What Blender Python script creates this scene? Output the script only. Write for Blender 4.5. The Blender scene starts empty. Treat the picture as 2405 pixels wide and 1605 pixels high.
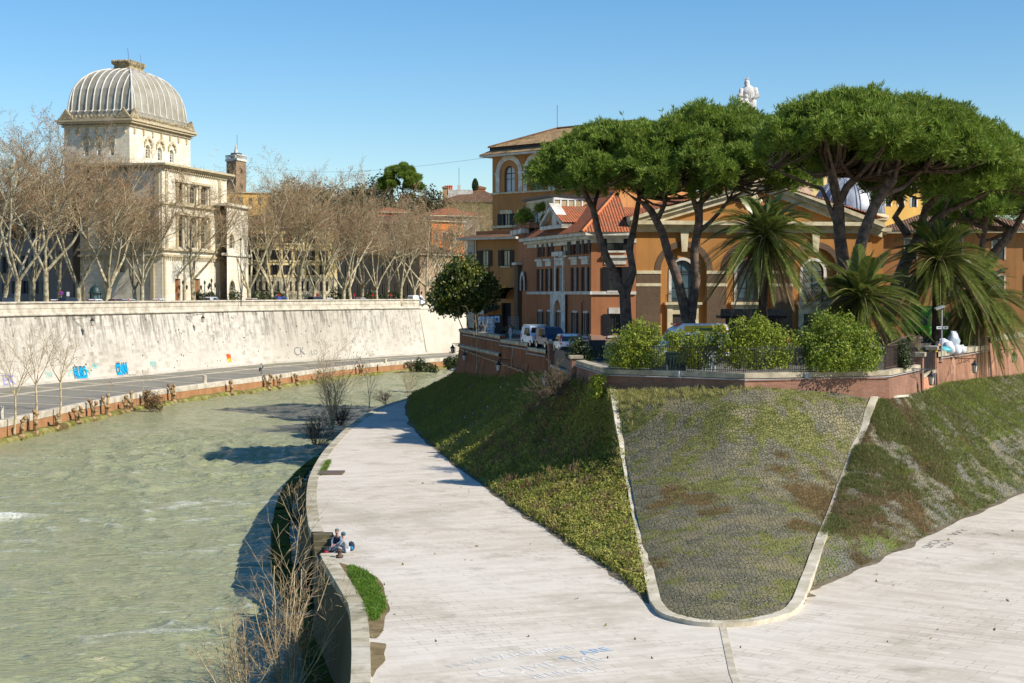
import bpy, math, random
import numpy as np
from mathutils import Vector, Matrix, noise
R = math.radians
random.seed(7); rng = np.random.default_rng(7)
SC = bpy.context.scene
COL = SC.collection
# ---------------------------------------------------------------- camera, world, sun
F = 3600.0; CX = 1202.5; CY = 802.5; CZ = 17.5; PT = math.atan(112.5 / F)
cam_d = bpy.data.cameras.new('camera'); cam = bpy.data.objects.new('camera', cam_d); COL.objects.link(cam)
cam.location = (0, 0, CZ); cam.rotation_euler = (R(90) - PT, 0, 0)
cam_d.sensor_width = 36; cam_d.lens = F / 2405 * 36; cam_d.clip_start = .5; cam_d.clip_end = 20000
SC.camera = cam
SUN_AZ, SUN_EL = R(26), R(38)
SUN = Vector((math.cos(SUN_EL) * math.cos(SUN_AZ), -math.cos(SUN_EL) * math.sin(SUN_AZ), math.sin(SUN_EL)))
w = bpy.data.worlds.new('World'); SC.world = w; w.use_nodes = True
wn = w.node_tree; bg = wn.nodes['Background']
sky = wn.nodes.new('ShaderNodeTexSky'); sky.sky_type = 'NISHITA'; sky.sun_disc = False
sky.sun_elevation = SUN_EL; sky.sun_rotation = math.atan2(SUN.x, SUN.y)
sky.altitude = 50; sky.air_density = 1.0; sky.dust_density = .2; sky.ozone_density = 3.0
hs = wn.nodes.new('ShaderNodeHueSaturation'); hs.inputs['Saturation'].default_value = 1.3
wn.links.new(sky.outputs[0], hs.inputs['Color']); wn.links.new(hs.outputs[0], bg.inputs[0]); bg.inputs[1].default_value = .115
sl = bpy.data.lights.new('sun', 'SUN'); sl.energy = 5.0; sl.angle = R(.5); sl.color = (1, .935, .83)
so = bpy.data.objects.new('sun', sl); COL.objects.link(so)
so.rotation_euler = (-SUN).to_track_quat('-Z', 'Y').to_euler(); so.location = (60, -40, 80)
SC.view_settings.view_transform = 'Standard'; SC.view_settings.look = 'None'
SC.view_settings.gamma = 1; SC.view_settings.exposure = .35
try:
    SC.cycles.max_bounces = 5; SC.cycles.diffuse_bounces = 3; SC.cycles.glossy_bounces = 2; SC.cycles.transmission_bounces = 3
    SC.cycles.use_denoising = True
except Exception:
    pass

def ray(u, v):
    a, b = (u - CX) / F, (CY - v) / F
    return Vector((a, math.cos(PT) + b * math.sin(PT), -math.sin(PT) + b * math.cos(PT)))
def at_z(u, v, z):
    d = ray(u, v); return Vector((0, 0, CZ)) + d * ((z - CZ) / d.z)
def at_y(u, v, y):
    d = ray(u, v); return Vector((0, 0, CZ)) + d * (y / d.y)

# ---------------------------------------------------------------- object helpers
def wloc(o):
    l = Vector((0, 0, 0))
    while o is not None:
        l = l + o.location; o = o.parent
    return l
def props(o, label=None, cat=None, group=None, kind=None):
    if label: o['label'] = label
    if cat: o['category'] = cat
    if group: o['group'] = group
    if kind: o['kind'] = kind
    return o
def thing(name, label, cat, loc=(0, 0, 0), group=None):
    o = bpy.data.objects.new(name, None); COL.objects.link(o); o.location = Vector(loc); o.empty_display_size = .3
    return props(o, label, cat, group)
def np_obj(name, v, f, mats, parent=None, mi=None, uv=None, smooth=False, attrs=None, off=None):
    """v (N,3), f (M,k) numpy arrays -> one mesh object"""
    v = np.asarray(v, dtype=np.float64).reshape(-1, 3)
    base = wloc(parent) if off is None else Vector(off)
    if parent is not None or off is not None:
        v = v - np.array(base)
    f = np.asarray(f, dtype=np.int32)
    me = bpy.data.meshes.new(name)
    k = f.shape[1]; m = f.shape[0]
    me.vertices.add(len(v)); me.vertices.foreach_set('co', v.astype(np.float32).ravel())
    me.loops.add(m * k); me.loops.foreach_set('vertex_index', f.ravel())
    me.polygons.add(m); me.polygons.foreach_set('loop_start', np.arange(0, m * k, k, dtype=np.int32))
    if mi is not None: me.polygons.foreach_set('material_index', np.asarray(mi, dtype=np.int32))
    if smooth: me.polygons.foreach_set('use_smooth', np.ones(m, dtype=bool))
    if uv is not None:
        l = me.uv_layers.new(name='UVMap'); l.data.foreach_set('uv', np.asarray(uv, dtype=np.float32).ravel())
    for kk, a in (attrs or {}).items():
        at = me.attributes.new(kk, 'FLOAT', 'POINT'); at.data.foreach_set('value', np.asarray(a, dtype=np.float32).ravel())
    for mm in (mats if isinstance(mats, (list, tuple)) else [mats]): me.materials.append(mm)
    me.update(calc_edges=True); me.validate()
    o = bpy.data.objects.new(name, me); COL.objects.link(o); o.parent = parent
    if parent is None and off is not None: o.location = base
    return o

class MB:
    def __init__(s): s.v = []; s.f = []; s.m = []; s.uv = []
    def face(s, pts, mi=0, uv=None):
        b = len(s.v); s.v += [tuple(p) for p in pts]; s.f.append(tuple(range(b, b + len(pts)))); s.m.append(mi); s.uv.append(uv)
    def mesh(s, vs, fs, mi=0):
        b = len(s.v); s.v += [tuple(p) for p in vs]
        for f in fs: s.f.append(tuple(i + b for i in f)); s.m.append(mi); s.uv.append(None)
    def hexa(s, p, mi=0):   # p: 4 bottom, 4 top (same order)
        s.mesh(p, [(3, 2, 1, 0), (4, 5, 6, 7), (0, 1, 5, 4), (1, 2, 6, 5), (2, 3, 7, 6), (3, 0, 4, 7)], mi)
    def box(s, x0, x1, y0, y1, z0, z1, mi=0):
        s.hexa([(x0, y0, z0), (x1, y0, z0), (x1, y1, z0), (x0, y1, z0), (x0, y0, z1), (x1, y0, z1), (x1, y1, z1), (x0, y1, z1)], mi)
    def fbox(s, fc, s0, s1, z0, z1, d0, d1, mi=0):
        s.hexa([fc.p(s0, z0, d1), fc.p(s1, z0, d1), fc.p(s1, z0, d0), fc.p(s0, z0, d0), fc.p(s0, z1, d1), fc.p(s1, z1, d1), fc.p(s1, z1, d0), fc.p(s0, z1, d0)], mi)
    def prism(s, pts, z0, z1, mi=0, cap=True):
        n = len(pts)
        vs = [(p[0], p[1], z0) for p in pts] + [(p[0], p[1], z1) for p in pts]
        fs = [(i, (i + 1) % n, (i + 1) % n + n, i + n) for i in range(n)]
        if cap: fs += [tuple(range(n - 1, -1, -1)), tuple(range(n, 2 * n))]
        s.mesh(vs, fs, mi)
    def tube(s, pts, rad, n=6, mi=0, cap=True):
        pts = [Vector(p) for p in pts]
        if not isinstance(rad, (list, tuple)): rad = [rad] * len(pts)
        vs = []; fs = []
        up = Vector((0, 0, 1))
        for i, p in enumerate(pts):
            t = (pts[min(i + 1, len(pts) - 1)] - pts[max(i - 1, 0)])
            if t.length < 1e-9: t = Vector((0, 0, 1))
            t.normalize()
            a = t.cross(Vector((1, 0, 0)) if abs(t.x) < .8 else Vector((0, 1, 0))).normalized(); b = t.cross(a)
            for k in range(n):
                an = 2 * math.pi * k / n
                vs.append(p + (a * math.cos(an) + b * math.sin(an)) * rad[i])
        for i in range(len(pts) - 1):
            for k in range(n):
                fs.append((i * n + k, i * n + (k + 1) % n, (i + 1) * n + (k + 1) % n, (i + 1) * n + k))
        if cap: fs += [tuple(range(n - 1, -1, -1)), tuple(range((len(pts) - 1) * n, len(pts) * n))]
        s.mesh(vs, fs, mi)
    def lathe(s, c, prof, n=12, mi=0, sx=1, sy=1):   # prof list of (r,z)
        c = Vector(c); vs = []; fs = []
        for r, z in prof:
            for k in range(n):
                a = 2 * math.pi * k / n; vs.append((c.x + r * math.cos(a) * sx, c.y + r * math.sin(a) * sy, c.z + z))
        for i in range(len(prof) - 1):
            for k in range(n): fs.append((i * n + k, i * n + (k + 1) % n, (i + 1) * n + (k + 1) % n, (i + 1) * n + k))
        fs += [tuple(range(n - 1, -1, -1)), tuple(range((len(prof) - 1) * n, len(prof) * n))]
        s.mesh(vs, fs, mi)
    def blob(s, c, r, seed=0, amp=.2, n=8, m=6, mi=0, fr=1.5):
        c = Vector(c); r = Vector(r) if not isinstance(r, (int, float)) else Vector((r, r, r)); vs = []; fs = []
        for i in range(m + 1):
            th = math.pi * i / m
            for k in range(n):
                a = 2 * math.pi * k / n
                d = Vector((math.sin(th) * math.cos(a), math.sin(th) * math.sin(a), -math.cos(th)))
                q = 1 + amp * noise.noise(d * fr + Vector((seed * 3.1, seed * 1.7, seed)))
                vs.append(c + Vector((d.x * r.x, d.y * r.y, d.z * r.z)) * q)
        for i in range(m):
            for k in range(n): fs.append((i * n + k, i * n + (k + 1) % n, (i + 1) * n + (k + 1) % n, (i + 1) * n + k))
        s.mesh(vs, fs, mi)
    def ribbon(s, path, sec, mi=0, u0=0.0, smooth_n=True, vdown=False):
        """path: list of (x,y); sec: list of (offset to the right, z) (or f(i)->list); quads with metric UVs"""
        P = [Vector((p[0], p[1])) for p in path]; n = len(P); nor = []
        for i in range(n):
            a = (P[i] - P[i - 1]).normalized() if i > 0 else None
            b = (P[i + 1] - P[i]).normalized() if i < n - 1 else None
            a = a or b; b = b or a
            na, nb = Vector((a.y, -a.x)), Vector((b.y, -b.x)); mm = (na + nb).normalized()
            nor.append(mm / max(.5, mm.dot(na)))
        L = [u0]
        for i in range(1, n): L.append(L[-1] + (P[i] - P[i - 1]).length)
        secs = [sec(i) if callable(sec) else sec for i in range(n)]
        for i in range(n - 1):
            sa, sb = secs[i], secs[i + 1]; V = 0.0
            for j in range(len(sa) - 1):
                dv = math.hypot(sa[j + 1][0] - sa[j][0], sa[j + 1][1] - sa[j][1])
                q = lambda ii, ss, jj: (P[ii].x + nor[ii].x * ss[jj][0], P[ii].y + nor[ii].y * ss[jj][0], ss[jj][1])
                s.face([q(i, sa, j), q(i + 1, sb, j), q(i + 1, sb, j + 1), q(i, sa, j + 1)], mi,
                       [(L[i], V), (L[i + 1], V), (L[i + 1], V + dv), (L[i], V + dv)])
                V += dv
    def build(s, name, mats, parent=None, smooth=False, uv=False, base=None, bevel=0):
        if not s.v: return None
        off = wloc(parent) if parent is not None else (Vector(base) if base is not None else Vector((0, 0, 0)))
        vs = [(a[0] - off.x, a[1] - off.y, a[2] - off.z) for a in s.v]
        me = bpy.data.meshes.new(name); me.from_pydata(vs, [], s.f)
        me.polygons.foreach_set('material_index', s.m)
        if smooth: me.polygons.foreach_set('use_smooth', [True] * len(s.f))
        if uv:
            l = me.uv_layers.new(name='UVMap'); data = []
            for p, fu in zip(me.polygons, s.uv):
                if fu: data += [c for q in fu for c in q]; continue
                nrm = p.normal
                for vi in p.vertices:
                    q = s.v[vi]
                    if abs(nrm.z) > .85: data += [q[0], q[1]]
                    else:
                        tl = math.hypot(nrm.x, nrm.y); data += [(-nrm.y * q[0] + nrm.x * q[1]) / tl, q[2]]
            l.data.foreach_set('uv', data)
        for mm in (mats if isinstance(mats, (list, tuple)) else [mats]): me.materials.append(mm)
        me.update()
        o = bpy.data.objects.new(name, me); COL.objects.link(o); o.parent = parent
        if parent is None and base is not None: o.location = off
        if bevel:
            bm = o.modifiers.new('bevel', 'BEVEL'); bm.width = bevel; bm.segments = 1; bm.limit_method = 'ANGLE'
        return o

class Face:
    """vertical facade plane: origin p, runs towards q; outward normal to the right of p->q"""
    def __init__(s, p, q):
        s.o = Vector((p[0], p[1], 0)); d = Vector((q[0] - p[0], q[1] - p[1], 0)); s.L = d.length; s.t = d.normalized(); s.n = Vector((s.t.y, -s.t.x, 0))
    def p(s, a, z, d=0): return s.o + s.t * a + s.n * d + Vector((0, 0, z))
    def px(s, u, v, d=0):
        r = ray(u, v); c = Vector((0, 0, CZ)); o = s.o + s.n * d
        t = (o - c).dot(s.n) / r.dot(s.n); h = c + r * t
        return (h - s.o).dot(s.t), h.z

def smooth_path(pts, step=3.0):
    P = [Vector(p) for p in pts]; out = []
    for i in range(len(P) - 1):
        p0 = P[i - 1] if i > 0 else P[i] * 2 - P[i + 1]; p1, p2 = P[i], P[i + 1]
        p3 = P[i + 2] if i + 2 < len(P) else P[i + 1] * 2 - P[i]
        n = max(1, int((p2 - p1).length / step))
        for k in range(n):
            t = k / n
            out.append(.5 * ((2 * p1) + (p2 - p0) * t + (2 * p0 - 5 * p1 + 4 * p2 - p3) * t * t + (3 * p1 - p0 - 3 * p2 + p3) * t ** 3))
    out.append(P[-1]); return out

def copy_tree(o, parent=None):
    c = o.copy(); COL.objects.link(c); c.parent = parent
    for ch in list(o.children): copy_tree(ch, c)
    return c

# ---------------------------------------------------------------- materials
def lin(r, g, b):
    f = lambda c: ((c / 255 + .055) / 1.055) ** 2.4 if c > 10 else c / 255 / 12.92
    return (f(r), f(g), f(b), 1)
class NM:
    def __init__(s, name, rough=.85, spec=.3, metal=0):
        s.m = bpy.data.materials.new(name); s.m.use_nodes = True; s.t = s.m.node_tree
        s.b = s.t.nodes['Principled BSDF']; s.out = s.t.nodes['Material Output']
        s.b.inputs['Roughness'].default_value = rough; s.b.inputs['Specular IOR Level'].default_value = spec; s.b.inputs['Metallic'].default_value = metal
    def nd(s, typ, ins=None, **kw):
        n = s.t.nodes.new(typ)
        for k, v in kw.items(): setattr(n, k, v)
        for k, v in (ins or {}).items():
            if isinstance(v, bpy.types.NodeSocket): s.t.links.new(v, n.inputs[k])
            else: n.inputs[k].default_value = v
        return n
    def pos(s): return s.nd('ShaderNodeNewGeometry').outputs['Position']
    def rnd(s): return s.nd('ShaderNodeNewGeometry').outputs['Random Per Island']
    def obj(s): return s.nd('ShaderNodeTexCoord').outputs['Object']
    def uv(s): return s.nd('ShaderNodeTexCoord').outputs['UV']
    def attr(s, n): return s.nd('ShaderNodeAttribute', attribute_name=n).outputs['Fac']
    def map(s, vec, scale=(1, 1, 1), rot=(0, 0, 0), loc=(0, 0, 0)):
        return s.nd('ShaderNodeMapping', {'Vector': vec, 'Scale': scale, 'Rotation': rot, 'Location': loc}).outputs[0]
    def noise(s, vec, scale, detail=4, rough=.55, dist=0):
        return s.nd('ShaderNodeTexNoise', {'Vector': vec, 'Scale': scale, 'Detail': detail, 'Roughness': rough, 'Distortion': dist}).outputs['Fac']
    def ramp(s, fac, a, b, ca=(0, 0, 0, 1), cb=(1, 1, 1, 1)):
        n = s.nd('ShaderNodeValToRGB', {'Fac': fac}); e = n.color_ramp.elements
        e[0].position = a; e[1].position = b; e[0].color = ca; e[1].color = cb; return n.outputs[0]
    def mix(s, fac, a, b, mode='MIX'):
        n = s.t.nodes.new('ShaderNodeMix'); n.data_type = 'RGBA'; n.blend_type = mode
        for i, v in ((0, fac), (6, a), (7, b)):
            if isinstance(v, bpy.types.NodeSocket): s.t.links.new(v, n.inputs[i])
            else: n.inputs[i].default_value = v
        return n.outputs[2]
    def math(s, op, a, b=0.0, c=None):
        n = s.t.nodes.new('ShaderNodeMath'); n.operation = op
        for i, v in enumerate((a, b) if c is None else (a, b, c)):
            if isinstance(v, bpy.types.NodeSocket): s.t.links.new(v, n.inputs[i])
            else: n.inputs[i].default_value = v
        return n.outputs[0]
    def col(s, sock):
        if isinstance(sock, bpy.types.NodeSocket): s.t.links.new(sock, s.b.inputs['Base Color'])
        else: s.b.inputs['Base Color'].default_value = sock
        return s
    def bump(s, h, strength=.5, dist=.05):
        n = s.nd('ShaderNodeBump', {'Height': h, 'Strength': strength, 'Distance': dist}); s.t.links.new(n.outputs[0], s.b.inputs['Normal']); return s

def plain(name, c, c2=None, scale=1.5, rough=.8, spec=.3, metal=0, coord='pos', bump=0, detail=5, lo=.35, hi=.65):
    m = NM(name, rough, spec, metal); c = tuple(c[:3]) + (1,)
    if c2 is None: c2 = tuple(x * .72 for x in c[:3])
    c2 = tuple(c2[:3]) + (1,)
    vec = m.pos() if coord == 'pos' else m.obj()
    n1 = m.noise(vec, scale, detail, .6)
    m.col(m.mix(m.ramp(n1, lo, hi), c, c2))
    if bump: m.bump(m.noise(vec, scale * 6, 4), bump, .03)
    return m.m
def plaster(name, c, stain, streak=.35):
    """painted render: cloudy tone, rain streaks, patches where the coat is worn"""
    m = NM(name, .9, .15); p = m.pos()
    a = m.mix(m.ramp(m.noise(p, .35, 5, .65), .3, .72), c, tuple(x * .78 for x in c[:3]) + (1,))
    st = m.ramp(m.noise(m.map(p, (1.6, 1.6, .12)), 1.0, 5, .6), .48, .75)
    a = m.mix(m.math('MULTIPLY', st, streak), a, stain)
    a = m.mix(m.ramp(m.noise(p, 1.1, 6, .7), .63, .70), a, tuple(min(1, x * 1.18 + .02) for x in c[:3]) + (1,))
    m.col(a).bump(m.noise(p, 14, 4), .25, .02); return m.m
def foliage(name, c, c2, trans=.28, rough=.55, spec=.35, c3=None):
    m = NM(name, rough, spec); r = m.rnd()
    a = m.mix(r, tuple(c[:3]) + (1,), tuple(c2[:3]) + (1,))
    a = m.mix(m.math('MULTIPLY', m.ramp(m.noise(m.pos(), .55, 4, .6), .38, .66), .45), a, tuple(x * .55 for x in c[:3]) + (1,))
    if c3: a = m.mix(m.ramp(m.math('FRACT', m.math('MULTIPLY', r, 7.31)), .8, .86), a, tuple(c3[:3]) + (1,))
    m.col(a)
    tr = m.nd('ShaderNodeBsdfTranslucent', {'Color': a}); mx = m.nd('ShaderNodeMixShader', {0: trans})
    m.t.links.new(m.b.outputs[0], mx.inputs[1]); m.t.links.new(tr.outputs[0], mx.inputs[2]); m.t.links.new(mx.outputs[0], m.out.inputs[0])
    return m.m
def tiles(name, c, c2, c3):
    """barrel roof tiles: courses down the slope, UV u along the eave, v up the slope"""
    m = NM(name, .85, .2); uv = m.uv(); sep = m.nd('ShaderNodeSeparateXYZ', {0: uv})
    wv = m.math('ABSOLUTE', m.math('SINE', m.math('MULTIPLY', sep.outputs[0], math.pi / .30)))
    row = m.math('FRACT', m.math('DIVIDE', sep.outputs[1], .38))
    br = m.nd('ShaderNodeTexBrick', {'Vector': uv, 'Color1': tuple(c[:3]) + (1,), 'Color2': tuple(c2[:3]) + (1,), 'Mortar': tuple(c3[:3]) + (1,), 'Scale': 1.0, 'Mortar Size': 0.0, 'Brick Width': .30, 'Row Height': .38, 'Bias': 0.0}, offset=0.0)
    a = m.mix(m.ramp(m.noise(m.pos(), .8, 5, .65), .45, .7), br.outputs[0], tuple(c3[:3]) + (1,))
    m.col(a); m.bump(m.math('ADD', m.math('MULTIPLY', wv, 1.0), m.math('MULTIPLY', row, -.35)), .9, .10); return m.m

W_ = (1, 1, 1, 1)
MT = {}
def brick_mat(name, c1, c2, mortar, bw, rh, ms, stain, stain_amt=.5, rough=.9, bump=.4, pale=None):
    m = NM(name, rough, .15); uv = m.uv(); p = m.pos()
    br = m.nd('ShaderNodeTexBrick', {'Vector': uv, 'Color1': c1, 'Color2': c2, 'Mortar': mortar, 'Scale': 1.0, 'Mortar Size': ms, 'Mortar Smooth': .2, 'Brick Width': bw, 'Row Height': rh, 'Bias': -.1})
    a = m.mix(m.math('MULTIPLY', m.ramp(m.noise(m.map(p, (.5, .5, .16)), 1.2, 6, .65), .46, .72), stain_amt), br.outputs[0], stain)
    if pale: a = m.mix(m.math('MULTIPLY', m.ramp(m.noise(p, .6, 5, .6), .55, .72), .6), a, pale)
    m.col(a).bump(m.math('ADD', m.math('MULTIPLY', br.outputs['Fac'], -1.0), m.math('MULTIPLY', m.noise(p, 9, 3), .6)), bump, .03)
    return m.m
# ================================================================ SETTING
ZW = .9; ZP, ZQ, ZS = 4.8, 3.2, 15.0       # island platform, far quay, far street
def vnoise(x, y, s, seed=0):
    return np.array([noise.noise((a / s, b / s, seed)) for a, b in zip(np.ravel(x), np.ravel(y))]).reshape(np.shape(x))
class NF:
    """fast tiled value noise for numpy"""
    def __init__(s, seed): s.g = np.random.default_rng(seed).random((256, 256)) * 2 - 1
    def __call__(s, x, y):
        xi = np.floor(x).astype(int); yi = np.floor(y).astype(int); fx = x - xi; fy = y - yi
        fx = fx * fx * fx * (fx * (fx * 6 - 15) + 10); fy = fy * fy * fy * (fy * (fy * 6 - 15) + 10)
        g = s.g; a = g[xi % 256, yi % 256]; b = g[(xi + 1) % 256, yi % 256]; c = g[xi % 256, (yi + 1) % 256]; d = g[(xi + 1) % 256, (yi + 1) % 256]
        return (a * (1 - fx) + b * fx) * (1 - fy) + (c * (1 - fx) + d * fx) * fy
nf1, nf2, nf3, nf4 = NF(1), NF(2), NF(3), NF(4)
def fbm(n, x, y, o=4):
    r = 0; a = 1
    for i in range(o): r = r + a * n(x * 2 ** i + 17 * i, y * 2 ** i + 5 * i); a *= .5
    return r

# ground sheet to the horizon (river bed level near, covered by everything else)
m = NM('earth', .95, .1); p = m.pos()
m.col(m.mix(m.ramp(m.noise(p, .02, 5), .4, .6), (.09, .10, .05, 1), (.14, .12, .08, 1)))
g = MB(); g.box(-9000, 9000, -300, 14000, -6, -3); props(g.build('ground', m.m), kind='structure')

# ---------------------------------------------------------------- river
def make_water():
    ys = 36 * np.exp(np.linspace(0, math.log(560 / 36), 860)); ss = np.linspace(-.44, .30, 460)
    S, Y = np.meshgrid(ss, ys); X = S * Y
    # flow runs along +y, turning; waves in a frame along the flow
    a = R(18); U = X * math.cos(a) + Y * math.sin(a); V = -X * math.sin(a) + Y * math.cos(a)
    wx = U + 1.6 * fbm(nf3, U / 9, V / 9, 2); wy = V + 1.6 * fbm(nf4, U / 9 + 40, V / 9, 2)
    rid = lambda n, x, y: 1 - np.abs(n(x, y)) * 2
    big = fbm(nf1, wx / 11, wy / 7, 2)
    r1 = rid(nf2, wx / 4.6, wy / 2.3) ; r2 = rid(nf1, wx / 2.1 + 9, wy / 1.05 + 3); r3 = nf3(wx / .9, wy / .5)
    rough_mask = np.clip(.72 + .7 * nf4(X / 30 + 3, Y / 40), .3, 1.3)
    Z = .10 * big + rough_mask * (.17 * r1 + .13 * r2 + .025 * r3)
    fade = np.clip((520 - Y) / 200, .3, 1); Z = (Z - Z.mean()) * fade * 1.4 + ZW
    crest = r1 * .6 + r2 * .35 + .25 * nf1(X / 1.3, Y / .8)
    foam = np.clip((crest + .50 * nf2(X / 9 + 7, Y / 5) - .99) * 4.5, 0, 1) * np.clip(rough_mask, 0, 1) * np.clip((260 - Y) / 100, 0, 1)
    # the standing wave breaking at the left
    dx, dy = X + 38.5, Y - 112.5 - .10 * (X + 38)
    brk = np.exp(-(dy / 1.7) ** 2) * np.clip(1 - np.abs(dx) / 5.5, 0, 1)
    Z += .45 * brk; foam = np.maximum(foam, np.clip(brk * 1.3 + .8 * brk * nf3(X / .7, Y / .5), 0, 1) * (brk > .25))
    n, k = S.shape; idx = np.arange(n * k).reshape(n, k)
    f = np.stack([idx[:-1, :-1], idx[:-1, 1:], idx[1:, 1:], idx[1:, :-1]], -1).reshape(-1, 4)
    m = NM('river_water', .10, .5); p = m.pos()
    m.b.inputs['IOR'].default_value = 1.33
    mot = m.noise(m.map(p, (.5, 1.0, 1)), .35, 6, .6, .6)
    c = m.mix(m.ramp(mot, .30, .70), (.280, .292, .150, 1), (.325, .330, .185, 1))
    c = m.mix(m.ramp(m.noise(m.map(p, (.35, 1.3, 1), (0, 0, .3)), .9, 5, .62, 1.2), .60, .74), c, (.42, .385, .23, 1))
    fo = m.math('MULTIPLY', m.attr('foam'), m.ramp(m.noise(p, 5.5, 5, .7), .36, .58))
    fo = m.math('MAXIMUM', fo, m.math('MULTIPLY', m.ramp(m.noise(m.map(p, (.5, 1.5, 1)), 1.5, 7, .72, .8), .74, .79), .55))
    m.col(m.mix(fo, c, (.78, .78, .70, 1)))
    m.t.links.new(m.math('ADD', m.math('MULTIPLY', fo, .6), .15), m.b.inputs['Roughness'])
    m.bump(m.noise(m.map(p, (.8, 2.0, 1)), 1.3, 5, .52, 1.0), 1.0, .30)
    o = np_obj('river', np.stack([X, Y, Z], -1), f, m.m, smooth=True, attrs={'foam': foam.ravel()})
    props(o, kind='structure')
make_water()

# ---------------------------------------------------------------- far quay, embankment wall, street
QE = smooth_path([(-59, 100), (-58.2, 135), (-57.3, 171.6), (-56.2, 193.5), (-54.2, 216), (-50.6, 236), (-43.3, 262), (-32.6, 303), (-14.9, 341), (8, 372), (60, 420)], 4)
WF = smooth_path([(-92, 120), (-88, 160), (-83.5, 200), (-77.4, 232), (-66.2, 264), (-51.5, 308), (-37.1, 334), (-20.4, 362.5)], 4)
WF2 = smooth_path([(-26, 358.5), (-20.5, 363.6), (-13.5, 371), (4, 385), (50, 425)], 5)
trav = brick_mat('travertine_ashlar', lin(222, 212, 194), lin(186, 174, 152), lin(182, 172, 152), 1.15, .56, .018, lin(120, 112, 98), .75, pale=lin(232, 225, 210))
def wall_mat():
    m = NM('embankment_travertine', .9, .15); uv = m.uv(); p = m.pos(); sep = m.nd('ShaderNodeSeparateXYZ', {0: p}); zz = sep.outputs[2]
    br = m.nd('ShaderNodeTexBrick', {'Vector': uv, 'Color1': (0, 0, 0, 1), 'Color2': W_, 'Mortar': (.35, .35, .35, 1), 'Scale': 1.0, 'Mortar Size': .012, 'Brick Width': 1.25, 'Row Height': .62, 'Bias': 0.0})
    cell = m.math('MULTIPLY', br.outputs[0], 1.0)
    pale, grey, dark = lin(198, 191, 178), lin(138, 131, 117), lin(84, 78, 68)
    big = m.noise(p, .05, 4, .6); med = m.noise(m.map(p, (.5, .5, .2)), .8, 6, .65)
    wear = m.ramp(m.math('ADD', m.math('MULTIPLY', big, .8), m.math('MULTIPLY', med, .45)), .50, .80)
    stones = m.mix(m.ramp(cell, .55, .95), pale, grey)
    a = m.mix(m.math('ADD', m.math('MULTIPLY', wear, .70), .10), pale, stones)
    a = m.mix(m.math('MULTIPLY', m.ramp(m.noise(p, .03, 3, .5), .42, .62), .45), a, lin(150, 142, 124))
    a = m.mix(m.ramp(m.noise(p, 2.4, 6, .7), .5, .78), a, lin(168, 158, 138))
    # black run-off streaks hanging from the string course
    st = m.noise(m.map(p, (1.3, 1.3, .06)), .8, 6, .7)
    top = m.nd('ShaderNodeMapRange', {0: zz, 1: 5.0, 2: 14.3, 3: .0, 4: 1.0}).outputs[0]
    st = m.math('MULTIPLY', m.ramp(st, .47, .60), top)
    a = m.mix(m.math('MULTIPLY', st, .8), a, dark)
    # weep holes and tufts of capers
    vo = m.nd('ShaderNodeTexVoronoi', {'Vector': m.map(p, (1, 1, 1)), 'Scale': .75, 'Randomness': 1.0})
    hole = m.math('MULTIPLY', m.math('LESS_THAN', m.math('ADD', vo.outputs['Distance'], m.math('MULTIPLY', m.noise(p, 3.0, 3), .12)), .20), m.math('GREATER_THAN', m.noise(p, .35, 2), .50))
    a = m.mix(m.math('MULTIPLY', hole, .85), a, (.06, .055, .035, 1))
    a = m.mix(m.math('MULTIPLY', m.math('SUBTRACT', 1.0, m.ramp(br.outputs['Fac'], 0, 1)), 0.0), a, grey)
    m.col(a); m.bump(m.math('ADD', m.noise(p, 3.5, 6, .65), m.math('MULTIPLY', br.outputs['Fac'], -.5)), .5, .06); return m.m
MW = wall_mat()
clean = plaster('pale_render', lin(212, 202, 184), lin(190, 178, 155), .3)
capm = plain('pale_coping', lin(198, 188, 170), lin(150, 142, 122), .7, .9, .15, bump=.3, lo=.4, hi=.7)

wall = thing('embankment_wall', 'tall battered pale stone river embankment wall with dark streaks across the river', 'wall', (WF[0].x, WF[0].y, ZQ))
b = MB(); b.ribbon(WF, [(.5, ZQ - .5), (.5, ZQ + .35), (0, ZQ + .4), (-1.9, 14.0)]); b.build('wall_face', MW, wall, uv=True)
b = MB(); b.ribbon(WF, [(-1.95, 13.95), (-1.55, 14.0), (-1.5, 14.15), (-1.75, 14.45), (-1.8, 15.1), (-1.72, 15.12), (-1.72, 15.28), (-1.8, 15.3), (-1.85, 15.95), (-1.6, 15.97), (-1.6, 16.22), (-2.5, 16.24), (-2.55, 15.0)]); b.build('parapet', capm, wall, uv=True)
dE = (WF[-1] - WF[-2]).normalized(); nE = Vector((dE.y, -dE.x)); eq = lambda o, z: (WF[-1].x + nE.x * o, WF[-1].y + nE.y * o, z)
b = MB(); b.face([eq(.5, ZQ - .5), eq(-5, ZQ - .5), eq(-5, 16.2), eq(-2.0, 16.2), eq(-1.9, 14)]); b.build('end_return', clean, wall, uv=True)
wall2 = thing('embankment_wall', 'cleaner smooth pale embankment wall with a stair beyond the small round tree', 'wall', (WF2[0].x, WF2[0].y, ZQ))
b = MB(); b.ribbon(WF2, [(-2.1, ZQ - .5), (-2.6, 13.8), (-2.4, 13.85), (-2.4, 14.3), (-2.7, 14.3), (-2.7, 15.9), (-2.5, 15.95), (-2.5, 16.2), (-3.2, 16.2), (-3.2, 14)]); b.build('wall_face', clean, wall2, uv=True)
st = MB()   # stair flight rising along the second wall
sp = [Vector((-15.2, 368.2)), Vector((6, 386.5))]
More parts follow.
